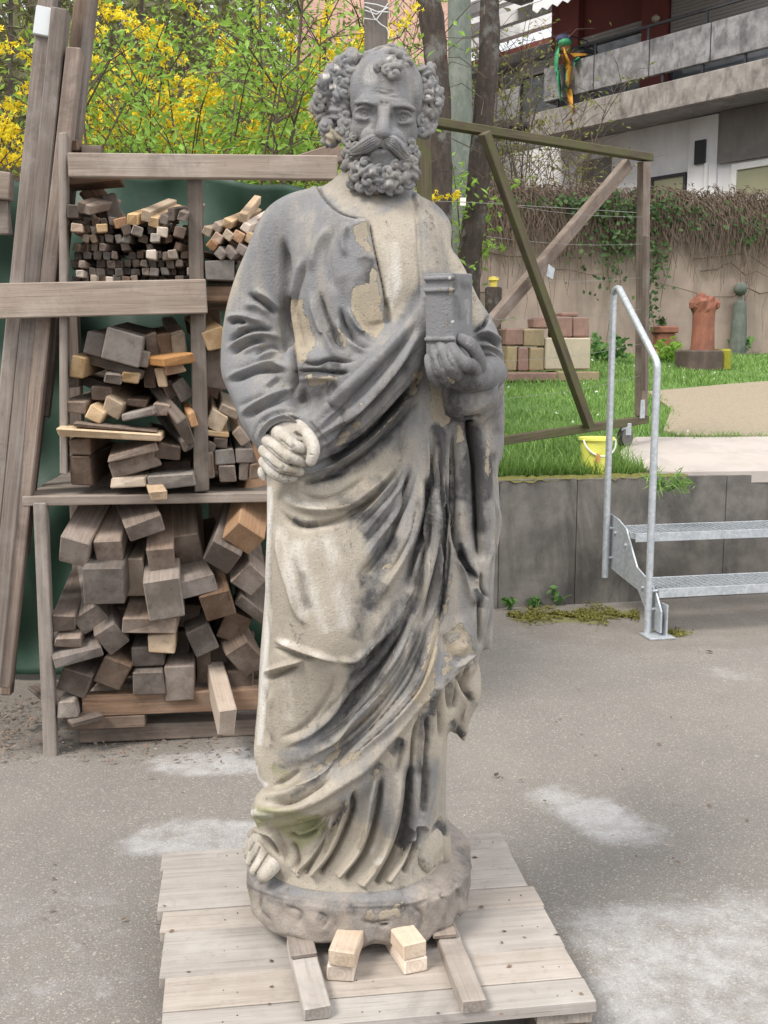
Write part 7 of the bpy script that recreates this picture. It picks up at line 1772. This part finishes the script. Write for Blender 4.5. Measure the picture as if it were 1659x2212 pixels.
# ---- head
HU = .22917 / 1172.0                                      # metres per unit of the head drawing
HD = -.03
def HP(x, y, dy=0.0): return SP('c1', x, y, HD + dy * HU)
def rot_axis(a, tilt=0.0):                                # local x axis lies at angle a (degrees, anticlockwise in the drawing), tipped towards the viewer
    a, tilt = math.radians(a), math.radians(tilt)
    X = np.array([math.cos(a) * math.cos(tilt), -math.sin(tilt), math.sin(a) * math.cos(tilt)])
    Y = np.cross([0, 0, 1.0], X) if abs(X[2]) < .9 else np.cross([0, 1.0, 0], X)
    Y /= np.linalg.norm(Y); Z = np.cross(X, Y)
    return np.stack([X, Y, Z], 1)
def build_head(h=.0016):
    F = Field((-.12, 1.82, 1.44), (.18, 2.16, 1.85), h)
    E = lambda x, y, dy, rx, ry, rz, k=25, a=0, op='u': F.ell(HP(x, y, dy), np.array([rx, ry, rz]) * HU, k * HU, rot_axis(a) if a else None, op)
    Cn = lambda pts, rs, k=20, op='u': F.chain([HP(*p) for p in pts], [r * HU for r in rs], k * HU, None, op)
    E(925, 440, 40, 322, 400, 350)
    E(912, 640, -20, 318, 330, 330, 60)
    E(903, 850, -40, 252, 300, 330, 80)
    E(640, 480, -60, 70, 160, 200, 60); E(1215, 520, -60, 60, 150, 190, 60)
    Cn([(640, 590, -255), (730, 575, -312), (840, 605, -345)], [20, 25, 21], 22)
    Cn([(975, 625, -345), (1080, 615, -312), (1190, 655, -245)], [20, 25, 21], 22)
    E(905, 560, -285, 200, 70, 80, 70)
    E(908, 640, -318, 60, 50, 80, 60)
    E(714, 676, -392, 124, 112, 66, 46, 0, 's'); E(1086, 716, -382, 124, 112, 66, 46, 0, 's')
    E(716, 688, -226, 90, 82, 76, 8); E(1084, 728, -224, 90, 82, 76, 8)
    for x, y, s in ((718, 688, 1), (1082, 728, 1)):       # eyelids
        Cn([(x - 95, y + 8, -242), (x - 55, y - 40, -302), (x, y - 57, -312), (x + 55, y - 40, -302), (x + 95, y + 12, -246)], [10, 15, 17, 15, 10], 5)
        Cn([(x - 92, y + 14, -242), (x - 45, y + 46, -290), (x + 10, y + 55, -298), (x + 60, y + 40, -288), (x + 95, y + 16, -246)], [9, 13, 14, 13, 9], 8)
    E(690, 850, -165, 105, 95, 100, 110); E(1118, 880, -158, 102, 95, 100, 110)
    E(680, 930, -375, 120, 80, 130, 90, 0, 's'); E(1112, 955, -365, 115, 80, 130, 90, 0, 's')
    Cn([(912, 600, -300), (906, 690, -352), (896, 790, -405), (887, 862, -445)], [40, 38, 46, 58], 34)
    E(885, 880, -448, 74, 60, 48, 24)
    E(815, 890, -378, 50, 66, 42, 16); E(958, 900, -376, 50, 66, 42, 16)
    E(850, 925, -420, 22, 30, 14, 10, 0, 's'); E(922, 930, -420, 22, 30, 14, 10, 0, 's')
    Cn([(800, 850, -330), (730, 910, -315)], [28, 34], 50); Cn([(972, 862, -330), (1050, 930, -310)], [28, 34], 50)
    E(880, 985, -330, 190, 110, 90, 50)
    Cn([(780, 1040, -375), (880, 1030, -398), (985, 1050, -370)], [16, 22, 16], 10, 's')
    E(890, 960, -385, 90, 60, 40, 30)
    E(882, 1066, -392, 88, 52, 28, 16)
    E(888, 1150, -290, 150, 120, 110, 60)
    Cn([(905, 1000, 60), (890, 1300, 80), (860, 1620, 110)], [255, 255, 330], 60)
    Cn([(905, 1040, -60), (890, 1230, -130)], [260, 220], 60)
    co, Q = F.mesh(); co = relax(co, Q, 2, .45)
    C = Carve(co, Q); l = lambda *a: C.line(DL('c1', *a[0]), *a[1:])
    g = .42
    for p, w, m in ((((750, 490), (830, 482), (920, 505), (1000, 500), (1060, 505)), 4, -4.5), (((740, 520), (840, 505), (940, 530), (1080, 545)), 4, -4), (((770, 462), (850, 458), (960, 482), (1040, 476)), 3, -2.2), (((880, 570), (890, 640)), 4, -4), (((930, 575), (930, 640)), 4, -3.5),
                    (((610, 605), (680, 588), (760, 590), (850, 625)), 4, 4), (((965, 640), (1040, 622), (1130, 628), (1200, 668)), 4, 4), (((780, 880), (720, 930), (670, 960)), 6, -4), (((1000, 890), (1070, 950), (1110, 1010)), 6, -4),
                    (((650, 760), (720, 785), (800, 770)), 5, -2.5), (((1000, 800), (1080, 825), (1160, 800)), 5, -2.5)):
        l(p, w, m * g)
    for x, y in ((720, 692), (1080, 732)):                # carved irises
        l([(x - 34, y - 6), (x - 10, y - 34), (x + 24, y - 24), (x + 36, y + 4), (x + 18, y + 32), (x - 14, y + 32), (x - 34, y + 4)], 2.0, -1.6, 0)
        l([(x - 6, y - 4), (x + 6, y + 2)], 2.6, -2.6, 0)
    C.apply(1)
    P, K = C.paint, C.streak; f = lambda *p: DL('c1', *p)
    P('patina', f((560, 60), (1300, 60), (1300, 1300), (560, 1300)), .66, 10)
    P('patina', f((560, 1240), (1300, 1240), (1400, 1700), (400, 1700)), .2, 14)
    P('pale', f((640, 330), (740, 200), (900, 130), (880, 420), (700, 450)), .42, 14); K('pale', f((700, 570), (760, 580)), .4, 6); K('pale', f((1010, 640), (1150, 640)), .4, 6)
    K('pale', f((900, 700), (892, 860)), .35, 7); P('pale', f((600, 700), (640, 900), (560, 1000), (560, 780)), .25, 8)
    K('crust_shade', f((640, 640), (720, 610), (820, 640)), .55, 10); K('crust_shade', f((980, 660), (1080, 650), (1190, 700)), .62, 12); K('crust_shade', f((850, 640), (830, 760), (800, 860)), .5, 9); K('crust_shade', f((960, 680), (980, 800)), .5, 8)  # shade of brows and nose sides painted in with the crusting
    K('crust_shade', f((900, 1000), (880, 1040), (1000, 1060)), .6, 9); K('crust_shade', f((840, 1480), (1000, 1470)), .9, 14); K('crust_shade', f((760, 1140), (1000, 1140)), .45, 14)  # shade of mouth and chin painted in with the crusting
    K('crust_shade', f((880, 930), (960, 930)), .7, 6); P('crust_shade', f((1180, 500), (1260, 560), (1250, 950), (1140, 1000)), .35, 10); P('ochre', f((440, 1000), (500, 1000), (500, 1230), (430, 1240)), .55, 6)
    statue_part('head', C)
    # ---- hair and beard: every lock a twisted curl
    rng = np.random.default_rng(5)
    def curls(name, base, locks, lo, hi, crust_shade, must=()):
        G = Field(lo, hi, .0014)
        for x, y, dy, rx, ry, rz in base: G.ell(HP(x, y, dy), np.array([rx, ry, rz]) * HU, 20 * HU)
        for q in locks:
            x, y, dy, r, a = q[:5]; st = q[5] if len(q) > 5 else 1.45
            sg = 1 if rng.random() < .5 else -1
            if r > 36 and rng.random() < .55:                                                    # a ringlet: the lock winds in on itself
                G.ell(HP(x, y, dy + .45 * r), np.array([r * 1.0, r * .75, r * 1.0]) * HU, 3 * HU)
                A0 = math.radians(a) + rng.uniform(-.5, .5); tl = rng.uniform(-.45, .45); pts = []; rr = []
                for t_ in np.linspace(0, 1, 13):
                    an = A0 + sg * (1.0 + 6.4 * t_); R_ = r * (.76 * (1 - t_) ** .9 + .08)
                    pts.append(HP(x + st * .8 * R_ * math.cos(an), y - R_ * math.sin(an), dy - .15 * r - .55 * r * t_ + tl * R_ * math.cos(an))); rr.append(r * (.44 - .12 * t_) * HU)
                for i_ in range(12): G.cap(pts[i_], pts[i_ + 1], rr[i_], rr[i_ + 1], 0)
            else:
                G.ell(HP(x, y, dy), np.array([r * st * .95, r * .93, r * .9]) * HU, 2 * HU, rot_axis(a, rng.uniform(-25, 25)), 'u', 2, rng.uniform(0, 6), .14)
        for pts, rs in must: G.chain([HP(*p) for p in pts], [q_ * HU for q_ in rs], 2 * HU, 16)
        co, Q = G.mesh(); co = relax(co, Q, 1, .35)
        C = Carve(co, Q)
        for pts, rs in must:
            for o_ in (-.62, -.25, .12, .5):
                C.line(DL('c1', *[(p[0], p[1] + o_ * q_) for p, q_ in zip(pts, rs)]), 1.5, -1.6, .1)
        if must: C.apply(0)
        C.ch['patina'] = np.full(len(co), .6); C.ch['crust_shade'] = np.full(len(co), crust_shade)
        K = C.streak
        for x, y in ((420, 440), (360, 340), (470, 250), (960, 170), (1390, 470), (1330, 540), (800, 1240), (960, 1260), (960, 1350), (640, 1200)): K('pale', DL('c1', (x - 40, y), (x + 40, y)), .6, 10)  # light on the curl tops painted into the colour
        K('ochre', DL('c1', (330, 880), (400, 900), (440, 980)), .7, 20)
        statue_part(name, C)
    L = []
    for x, y, a in ((610, 180, 30), (535, 205, 40), (430, 290, 60), (560, 285, -20), (350, 370, 50), (480, 365, 20), (395, 455, 30), (505, 430, 60), (295, 545, 75), (405, 560, 20), (475, 520, 70), (390, 640, 70), (300, 625, 50), (455, 680, 100),
                    (320, 735, -20), (425, 740, 30), (390, 840, 70), (350, 810, 100), (450, 800, 90), (420, 920, 80), (560, 400, 80), (540, 500, 100), (545, 600, 80), (540, 700, 90), (560, 790, 90), (500, 880, 80), (340, 460, 80), (600, 300, 60)):
        L.append((x, y, rng.uniform(-150, -70) if x > 460 else rng.uniform(-90, 20), rng.uniform(58, 72), a))
    for x, y, dy, a in ((420, 300, 120, 40), (330, 450, 140, 70), (290, 640, 140, 80), (500, 220, 110, 30), (350, 780, 140, 80), (380, 900, 120, 80), (600, 150, 120, 20)): L.append((x, y, dy, 80, a))
    for x, y, a, r in ((785, 155, 70, 62), (850, 165, -20, 55), (975, 170, -15, 88), (1075, 160, -30, 62), (855, 250, 60, 60), (1005, 310, -20, 84), (925, 225, 20, 60), (1110, 235, -60, 62), (930, 290, 40, 50), (1020, 240, 0, 60), (870, 130, 10, 60), (960, 110, 0, 70), (1060, 120, -20, 60)):
        dz = 5 - 400 * math.sqrt(max(.02, 1 - ((x - 925) / 322) ** 2 - ((y - 440) / 350) ** 2))
        L.append((x, y, dz, r, a, 1.3))
    for x, y, a in ((1290, 305, -40), (1285, 390, 60), (1390, 480, 70), (1310, 540, 10), (1405, 600, -45), (1290, 675, -20), (1350, 765, 20), (1270, 770, 60), (1375, 680, 60), (1310, 460, 40), (1330, 390, 50), (1270, 600, 80), (1310, 830, 60), (1260, 860, 80)):
        L.append((x, y, rng.uniform(-110, -30) if x < 1320 else rng.uniform(-60, 30), rng.uniform(56, 68), a))
    for x, y in ((1330, 440), (1360, 560), (1350, 690), (1310, 330), (1320, 820)): L.append((x, y, 120, 85, 60))
    curls('hair', [(480, 560, 190, 150, 260, 320), (1280, 570, 190, 110, 240, 260), (900, 480, 230, 360, 260, 370), (450, 840, 180, 90, 130, 140), (1290, 780, 180, 80, 130, 130)], L, (-.155, 1.82, 1.54), (.19, 2.18, 1.86), .12)
    B = []
    for x, y, a, r in ((548, 845, 60, 40), (560, 950, 50, 50), (620, 915, 70, 42), (640, 1010, 10, 46), (550, 1060, 60, 54), (590, 1120, 30, 50), (660, 1110, -20, 46), (560, 1180, 40, 58), (640, 1195, 10, 58), (725, 1150, -20, 50), (700, 1110, -15, 40),
                       (785, 1235, -20, 66), (635, 1285, 20, 66), (725, 1255, -30, 60), (600, 1350, 60, 56), (690, 1390, 30, 56), (755, 1330, -15, 66), (835, 1315, -60, 48), (945, 1235, 25, 72), (955, 1350, -5, 72), (1015, 1280, 40, 48), (900, 1290, 80, 46),
                       (1080, 1300, 30, 66), (1095, 1185, 10, 60), (1180, 1260, 80, 70), (1165, 1140, 60, 54), (1130, 1350, 40, 58), (1050, 1400, 20, 56), (965, 1415, 0, 46), (1170, 1020, 70, 48), (1165, 955, 80, 40), (1195, 1085, 70, 50), (805, 1390, 20, 46), (880, 1390, -20, 44),
                       (760, 1420, 0, 40), (1010, 1180, 25, 50), (860, 1215, 10, 44), (580, 1010, 70, 44), (1130, 1060, 30, 40)):
        q = ((x - 880) / 380.0); q2 = max(0, (y - 1150) / 420.0)
        dz = -330 * math.sqrt(max(.08, 1 - q * q)) + 150 * q2 * q2 - (60 if y > 1120 else 0)
        B.append((x, y, dz, r, a, 1.3))
    MST = ((((872, 935, -420), (800, 958, -430), (730, 998, -397), (665, 1030, -350), (600, 1058, -318), (560, 1050, -300)), (36, 68, 66, 50, 32, 16)), (((918, 942, -420), (990, 970, -426), (1048, 1024, -387), (1085, 1080, -352), (1135, 1112, -330), (1175, 1100, -310)), (36, 66, 64, 50, 32, 16)))
    curls('beard', [(885, 1310, -80, 250, 190, 110), (620, 1080, -80, 60, 150, 150), (1150, 1080, -70, 60, 150, 150)], B, (-.10, 1.82, 1.46), (.16, 2.08, 1.72), .2, MST)
# ---- hands, book, feet, plinth
def build_limbs():
    # right hand (left in the picture): a fist, fingers curled to the right, thumb over the first finger
    U = .1042 / 1125.0
    def R(x, y, dy): return SP('hr', x, y, -.175 + dy * U)
    F = Field(tuple(SP('hr', -120, 1750, 0)[[0]]) + (1.70,) + (SP('hr', 0, 1800, -.1)[2] - .01,), (SP('hr', 1500, 0, 0)[0], 1.95, SP('hr', 0, 200, -.1)[2] + .03), .0013)
    ch = lambda pts, rs, k=12: F.chain([R(*p) for p in pts], [r * U for r in rs], k * U)
    ch([(560, 460, 640), (590, 600, 200), (640, 780, 60)], [300, 310, 270], 60)
    F.ell(R(600, 1050, 120), np.array([420, 300, 380]) * U, 80 * U)
    # each finger: first joint, middle joint, then back under towards the palm
    ch([(470, 600, -130), (640, 740, -250), (800, 880, -330), (890, 905, -310), (985, 950, -220)], [150, 138, 125, 112, 96])
    ch([(250, 760, -60), (430, 920, -220), (640, 1080, -330), (780, 1130, -330), (960, 1200, -230)], [128, 126, 122, 116, 100])
    ch([(175, 960, 0), (320, 1130, -160), (500, 1290, -270), (680, 1350, -280), (910, 1400, -180)], [120, 118, 112, 106, 90])
    ch([(170, 1190, 40), (280, 1340, -90), (420, 1470, -180), (600, 1530, -190), (780, 1530, -110)], [112, 110, 104, 98, 82])
    ch([(880, 480, 60), (1040, 640, -150), (1160, 800, -290), (1190, 980, -350), (1140, 1180, -340)], [150, 140, 128, 122, 104])
    ch([(620, 520, 40), (820, 600, -40), (960, 720, -60)], [190, 150, 120], 40)
    ch([(120, 1380, 60), (130, 1460, 40), (170, 1560, 20)], [80, 80, 40])
    co, Q = F.mesh(); co = relax(co, Q, 1, .4); C = Carve(co, Q)
    l = lambda p, w, m: C.line(DL('hr', *p), w, m)
    l([(1090, 1070), (1140, 1050), (1200, 1080)], 1.6, -1.4); l([(800, 560), (860, 640), (960, 720)], 4, -5)
    for p in ([(470, 720), (640, 870), (740, 950)], [(200, 850), (400, 1040), (610, 1200)], [(140, 1090), (330, 1290), (510, 1390)]): l(p, 2.5, -2.5)
    l([(740, 990), (860, 1030), (960, 1040)], 2, -2); l([(620, 1220), (780, 1270), (960, 1300)], 2, -2); l([(500, 1410), (700, 1455), (860, 1470)], 2, -2)
    C.apply(1)
    C.ch['patina'] = np.full(len(co), .12); C.ch['pale'] = np.full(len(co), .5)
    for x, y in ((740, 880), (680, 1150), (530, 1330)): C.streak('crust_shade', DL('hr', (x - 20, y + 40), (x + 60, y - 60)), .5, 5)
    C.streak('ochre', DL('hr', (620, 1320), (800, 1380), (940, 1400)), .5, 8); C.streak('patina', DL('hr', (150, 1080), (300, 1250), (450, 1380)), .6, 8)
    statue_part('hand', C, None, 'clenched right fist of pale stone')
    # book
    bd = -.20
    c = SP('hl', 470, 640, bd + .03); yaw = math.radians(-24)
    ex = np.array([math.cos(yaw), math.sin(yaw), 0]); ey = np.array([-math.sin(yaw), math.cos(yaw), 0]); up = np.array([-.02, -.06, 1.0])
    up = up / np.linalg.norm(up); ey = np.cross(up, ex); ey /= np.linalg.norm(ey)
    Rm = np.stack([ex, ey, up], 1)
    top = SP('hl', 470, 215, bd)[2]; bot = SP('hl', 470, 1330, bd)[2]; hh = (top - bot) / 2; zc = (top + bot) / 2
    front = SP('hl', 388, 640, bd); wS, dep = .0245, .047                     # half thickness, half depth
    cen = front + ey * dep; cen[2] = zc
    G = Field(cen - .13, cen + .13, .0014)
    G.boxr(cen, (wS, dep, hh), Rm, .004, .001)
    G.boxr(cen + ey * .012, (wS - .0045, dep, hh + .01), Rm, .002, .001, 's') if False else None
    for s in (-1, 1):                                                        # covers proud of the page block
        G.boxr(cen + ex * s * (wS - .002) + up * .0, (.0035, dep + .002, hh + .0035), Rm, .002, .001)
    G.chain([cen - ey * (dep - .001) + up * ((hh - .004) * q) for q in (-1, 1)], [wS, wS], .004, 12, 'u', (ey, 2.4))
    G.boxr(cen + up * (hh + .0335), (.1, .2, .03), Rm, .001, .0005, 's')
    for z_ in (.94, .69, -.36):
        P = [cen + up * (hh * z_) + ex * (wS + .0008) * math.sin(a) - ey * (dep + wS * .42 * math.cos(a) + .001) for a in np.linspace(-1.57, 1.57, 11)]
        G.chain(P, [.0036] * 11, .001, 22)
    co, Q = G.mesh(); co = relax(co, Q, 1, .35); C = Carve(co, Q)
    C.line(DL('hl', (545, 260), (560, 480), (570, 700), (575, 960)), 3.5, -2.5); C.line(DL('hl', (660, 330), (670, 600), (680, 900)), 4, -1.2); C.apply(1)
    C.ch['patina'] = np.full(len(co), .85)
    C.paint('crust_shade', DL('hl', (540, 230), (760, 330), (760, 420), (560, 400)), .6, 10); C.streak('crust_shade', DL('hl', (590, 450), (600, 600), (620, 800)), .55, 8); C.streak('crust_shade', DL('hl', (260, 1000), (540, 980)), .4, 10)
    C.streak('pale', DL('hl', (480, 260), (520, 270)), .8, 5); C.streak('pale', DL('hl', (700, 480), (710, 860)), .35, 14); C.streak('pale', DL('hl', (530, 770), (545, 800)), .9, 4)
    statue_part('book', C)
    # left hand holding the book from below
    U = .1797 / 1140.0
    def R(x, y, dy): return SP('hl', x, y, -.19 + dy * U)
    F = Field((SP('hl', 100, 0, 0)[0], 1.70, SP('hl', 0, 1850, -.2)[2] - .005), (SP('hl', 1200, 0, 0)[0], 2.03, SP('hl', 0, 850, -.2)[2] + .01), .0014)
    ch = lambda pts, rs, k=4: F.chain([R(*p) for p in pts], [r * U for r in rs], k * U)
    F.ell(R(530, 1440, 80), np.array([250, 165, 120]) * U, 40 * U); F.ell(R(690, 1480, 130), np.array([190, 160, 140]) * U, 60 * U)
    ch([(740, 1430, 160), (880, 1430, 380), (1010, 1400, 650)], [170, 165, 180], 60)
    ch([(800, 1370, 60), (720, 1310, -100), (640, 1270, -170), (560, 1160, -150), (490, 1045, -80)], [92, 84, 80, 72, 58])
    ch([(610, 1450, 20), (560, 1390, -130), (500, 1300, -190), (428, 1160, -150), (388, 1055, -80)], [88, 80, 76, 66, 54])
    ch([(470, 1500, 30), (420, 1430, -110), (375, 1330, -165), (328, 1200, -130), (310, 1110, -65)], [80, 72, 68, 58, 48])
    ch([(370, 1520, 60), (305, 1450, -70), (272, 1360, -110), (248, 1270, -85), (242, 1215, -40)], [70, 62, 56, 50, 42])
    ch([(800, 1440, 180), (855, 1300, 60), (815, 1160, -20), (740, 1060, -50), (640, 1000, -40)], [105, 84, 74, 78, 66])
    co, Q = F.mesh(); co = relax(co, Q, 1, .4); C = Carve(co, Q)
    l = lambda p, w, m: C.line(DL('hl', *p), w, m)
    l([(470, 1130), (500, 1260), (570, 1370)], 2.5, -3); l([(350, 1140), (390, 1290), (440, 1400)], 2.5, -3); l([(280, 1200), (300, 1330), (340, 1430)], 2.2, -3)
    l([(460, 1440), (520, 1490), (570, 1540)], 4, 2); l([(360, 1450), (430, 1520)], 3, -2)
    C.apply(1)
    C.ch['patina'] = np.full(len(co), .9); C.ch['crust_shade'] = np.full(len(co), .42)
    C.paint('crust_shade', DL('hl', (300, 1420), (820, 1330), (860, 1650), (420, 1620)), .62, 12); C.streak('pale', DL('hl', (690, 1030), (780, 1090)), .5, 6); C.streak('ochre', DL('hl', (450, 1440), (560, 1530)), .7, 5); C.streak('ochre', DL('hl', (270, 1220), (280, 1320)), .4, 5)
    statue_part('hand', C, None, 'dark crusted left hand gripping the foot of the book')
    # feet
    U = .3125 / 1055.0
    ztop = .262
    def foot(name, toes, heel, pale, crust_shade, lab=None):
        allp = np.array([p for t_ in toes for p in t_[0]] + [heel[0]])
        F = Field(allp.min(0) - .045, allp.max(0) + .045, .0016)
        for pts, rs in toes: F.chain(pts, rs, .003)
        F.chain([heel[0]] + [np.mean([t_[0][0] for t_ in toes], 0)], [heel[1], heel[2]], .03)
        co, Q = F.mesh(); co = relax(co, Q, 1, .4); C = Carve(co, Q)
        C.ch['pale'] = np.full(len(co), pale); C.ch['patina'] = np.full(len(co), .1); C.ch['crust_shade'] = np.full(len(co), crust_shade)
        return name, C, lab
    gz = lambda f, x, y, z: np.array(at_z(*D_(f, x, y), z))
    T = []
    for (x0, y0), (x1, y1), (x2, y2), r in (((285, 640), (225, 730), (165, 805), .0145), ((205, 620), (150, 700), (98, 775), .0098), ((155, 585), (105, 655), (68, 715), .0092), ((118, 560), (80, 610), (52, 668), .0085), ((85, 545), (60, 585), (43, 630), .0078)):
        T.append(([gz('hm', x0, y0, ztop + .034), gz('hm', x1, y1, ztop + .021), gz('hm', x2, y2 - 10, ztop + .009)], [r * 1.15, r * 1.05, r * .95]))
    n, C, lb = foot('foot', T, (gz('hm', 240, 480, ztop + .07), .026, .02), .45, .0)
    for p in (((60, 640), (100, 570)), ((80, 720), (140, 600)), ((110, 790), (200, 640))): C.line(DL('hm', *p), 1.8, -3, .05)
    C.apply(1); statue_part('foot', C, None, 'bare right foot with toes at the front of the plinth')
    T = []
    for (x0, y0), (x1, y1), (x2, y2), r in (((1235, 620), (1265, 690), (1290, 730), .0135), ((1275, 590), (1315, 660), (1340, 705), .0095), ((1305, 570), (1350, 630), (1375, 680), .009), ((1325, 550), (1375, 600), (1400, 645), .0085)):
        T.append(([gz('hm', x0, y0, ztop + .04), gz('hm', x1, y1, ztop + .022), gz('hm', x2, y2, ztop + .008)], [r * 1.3, r * 1.1, r]))
    n, C, lb = foot('foot', T, (gz('hm', 1255, 500, ztop + .055), .022, .018), .1, .12)
    statue_part('foot', C, None, 'worn left foot half under the robe')
    # plinth: rough oval block, chamfered front
    G = Field((-.32, 1.74, .13), (.30, 2.30, .285), .0034)
    out = [D_('hm', *p) for p in ((30, 960), (120, 1060), (240, 1170), (400, 1230), (560, 1262), (740, 1280), (900, 1275), (1060, 1240), (1220, 1190), (1340, 1130), (1440, 1060), (1540, 1000))]
    cx = (at_z(*D_('hm', 25, 800), .22)[0] + at_z(*D_('hm', 1612, 800), .22)[0]) / 2
    ax_ = (at_z(*D_('hm', 1612, 800), .22)[0] - at_z(*D_('hm', 25, 800), .22)[0]) / 2
    yf = at_z(*D_('hm', 800, 1296), .153)[1]
    by = .235; cy = yf + by
    x, y, z = G.xyz((slice(None),) * 3)
    p = 2.6
    X0, Y0 = (x - cx) / ax_, (y - cy) / by
    k = (np.abs(X0) ** p + np.abs(Y0) ** p) ** (1 / p)
    ang = np.arctan2(Y0, X0)
    wob = .012 * np.sin(3 * ang + 1) + .010 * np.sin(7 * ang + .4) + .006 * np.sin(13 * ang)
    zb = .149 + .03 * np.maximum(0, np.abs(X0) - .45) ** 1.0 + .009 * np.sin(x * 41 + 1) * np.cos(y * 37) + .007 * np.sin(x * 83 + y * 60)
    zt = .262 - .02 * np.maximum(0, X0 - .55) + .0 * x
    d1 = (k - 1 - wob) * by * .9
    dch = (z - (zt - .026) + d1 * .40) * .92                                   # chamfer of the upper edge
    dlo = (d1 - (z - zb) * .6 + .008) * .85
    d = np.maximum(np.maximum(np.maximum(d1, dch), dlo), np.maximum(z - zt, zb - z))
    rr = np.random.default_rng(3)
    nx = sum(rr.uniform(.5, 1) / f * np.sin(x * f * rr.uniform(.6, 1.4) + rr.uniform(0, 6) + y * f * rr.uniform(-1, 1)) * np.cos(z * f * rr.uniform(.6, 1.6) + rr.uniform(0, 6)) for f in (40, 60, 90, 130, 190, 260))
    G.D = np.minimum(G.D, d + .13 * nx * sstep(.252 - z, 0, .03)).astype(np.float32)
    G.ell(SP('hm', 1000, 1165, -.20), (.012, .02, .005), .003, None, 's')
    co, Q = G.mesh(); co = relax(co, Q, 1, .25); C = Carve(co, Q)
    f = lambda *q: DL('hm', *q)
    ed = [(45, 850), (150, 905), (320, 945), (620, 990), (900, 1004), (1160, 992), (1330, 930), (1500, 850)]
    C.line(f(*ed), 3.0, 1.3, .02); C.line(f(*[(x_, y_ + 24) for x_, y_ in ed]), 4.0, -1.3, .02)
    for p_ in (((150, 960), (130, 1040), (220, 1120)), ((520, 1050), (600, 1100), (560, 1180)), ((1180, 1000), (1260, 1080), (1240, 1180)), ((820, 1090), (900, 1130), (1080, 1110)), ((300, 1010), (420, 1060), (400, 1150)), ((1380, 900), (1420, 1000)), ((1500, 880), (1520, 980))): C.line(f(*p_), 4, -4.5, .3)
    C.apply(0)
    C.ch['patina'] = np.full(len(co), .30); C.ch['crust_shade'] = np.full(len(co), .18); C.paint('patina', f((0, 700), (1180, 780), (1160, 1000), (300, 960), (0, 800)), .6, 30); C.paint('crust_shade', f((60, 860), (400, 960), (1180, 980), (1170, 1060), (600, 1080), (100, 960)), .42, 10)
    C.paint('crust_shade', f((1100, 980), (1250, 1080), (1240, 1180), (1180, 1060)), .4, 10); C.streak('pale', f((420, 960), (700, 980), (1000, 960)), .3, 14); C.streak('pale', f((350, 860), (600, 870), (900, 900)), .3, 22)
    C.streak('ochre', f((850, 1080), (1000, 1060), (1120, 1040)), .5, 14); C.streak('crust_shade', f((1560, 560), (1600, 760), (1590, 1000)), .55, 22)
    C.streak('moss', f((40, 900), (60, 1000)), .6, 14); C.streak('crust_shade', f((540, 1060), (580, 1100)), .6, 16)
    statue_part('plinth', C, M_PLINTH)
M_PLINTH = stone_mat('red_grey_sandstone', (.315, .275, .238), True)
build_robe(); build_head(); build_limbs()
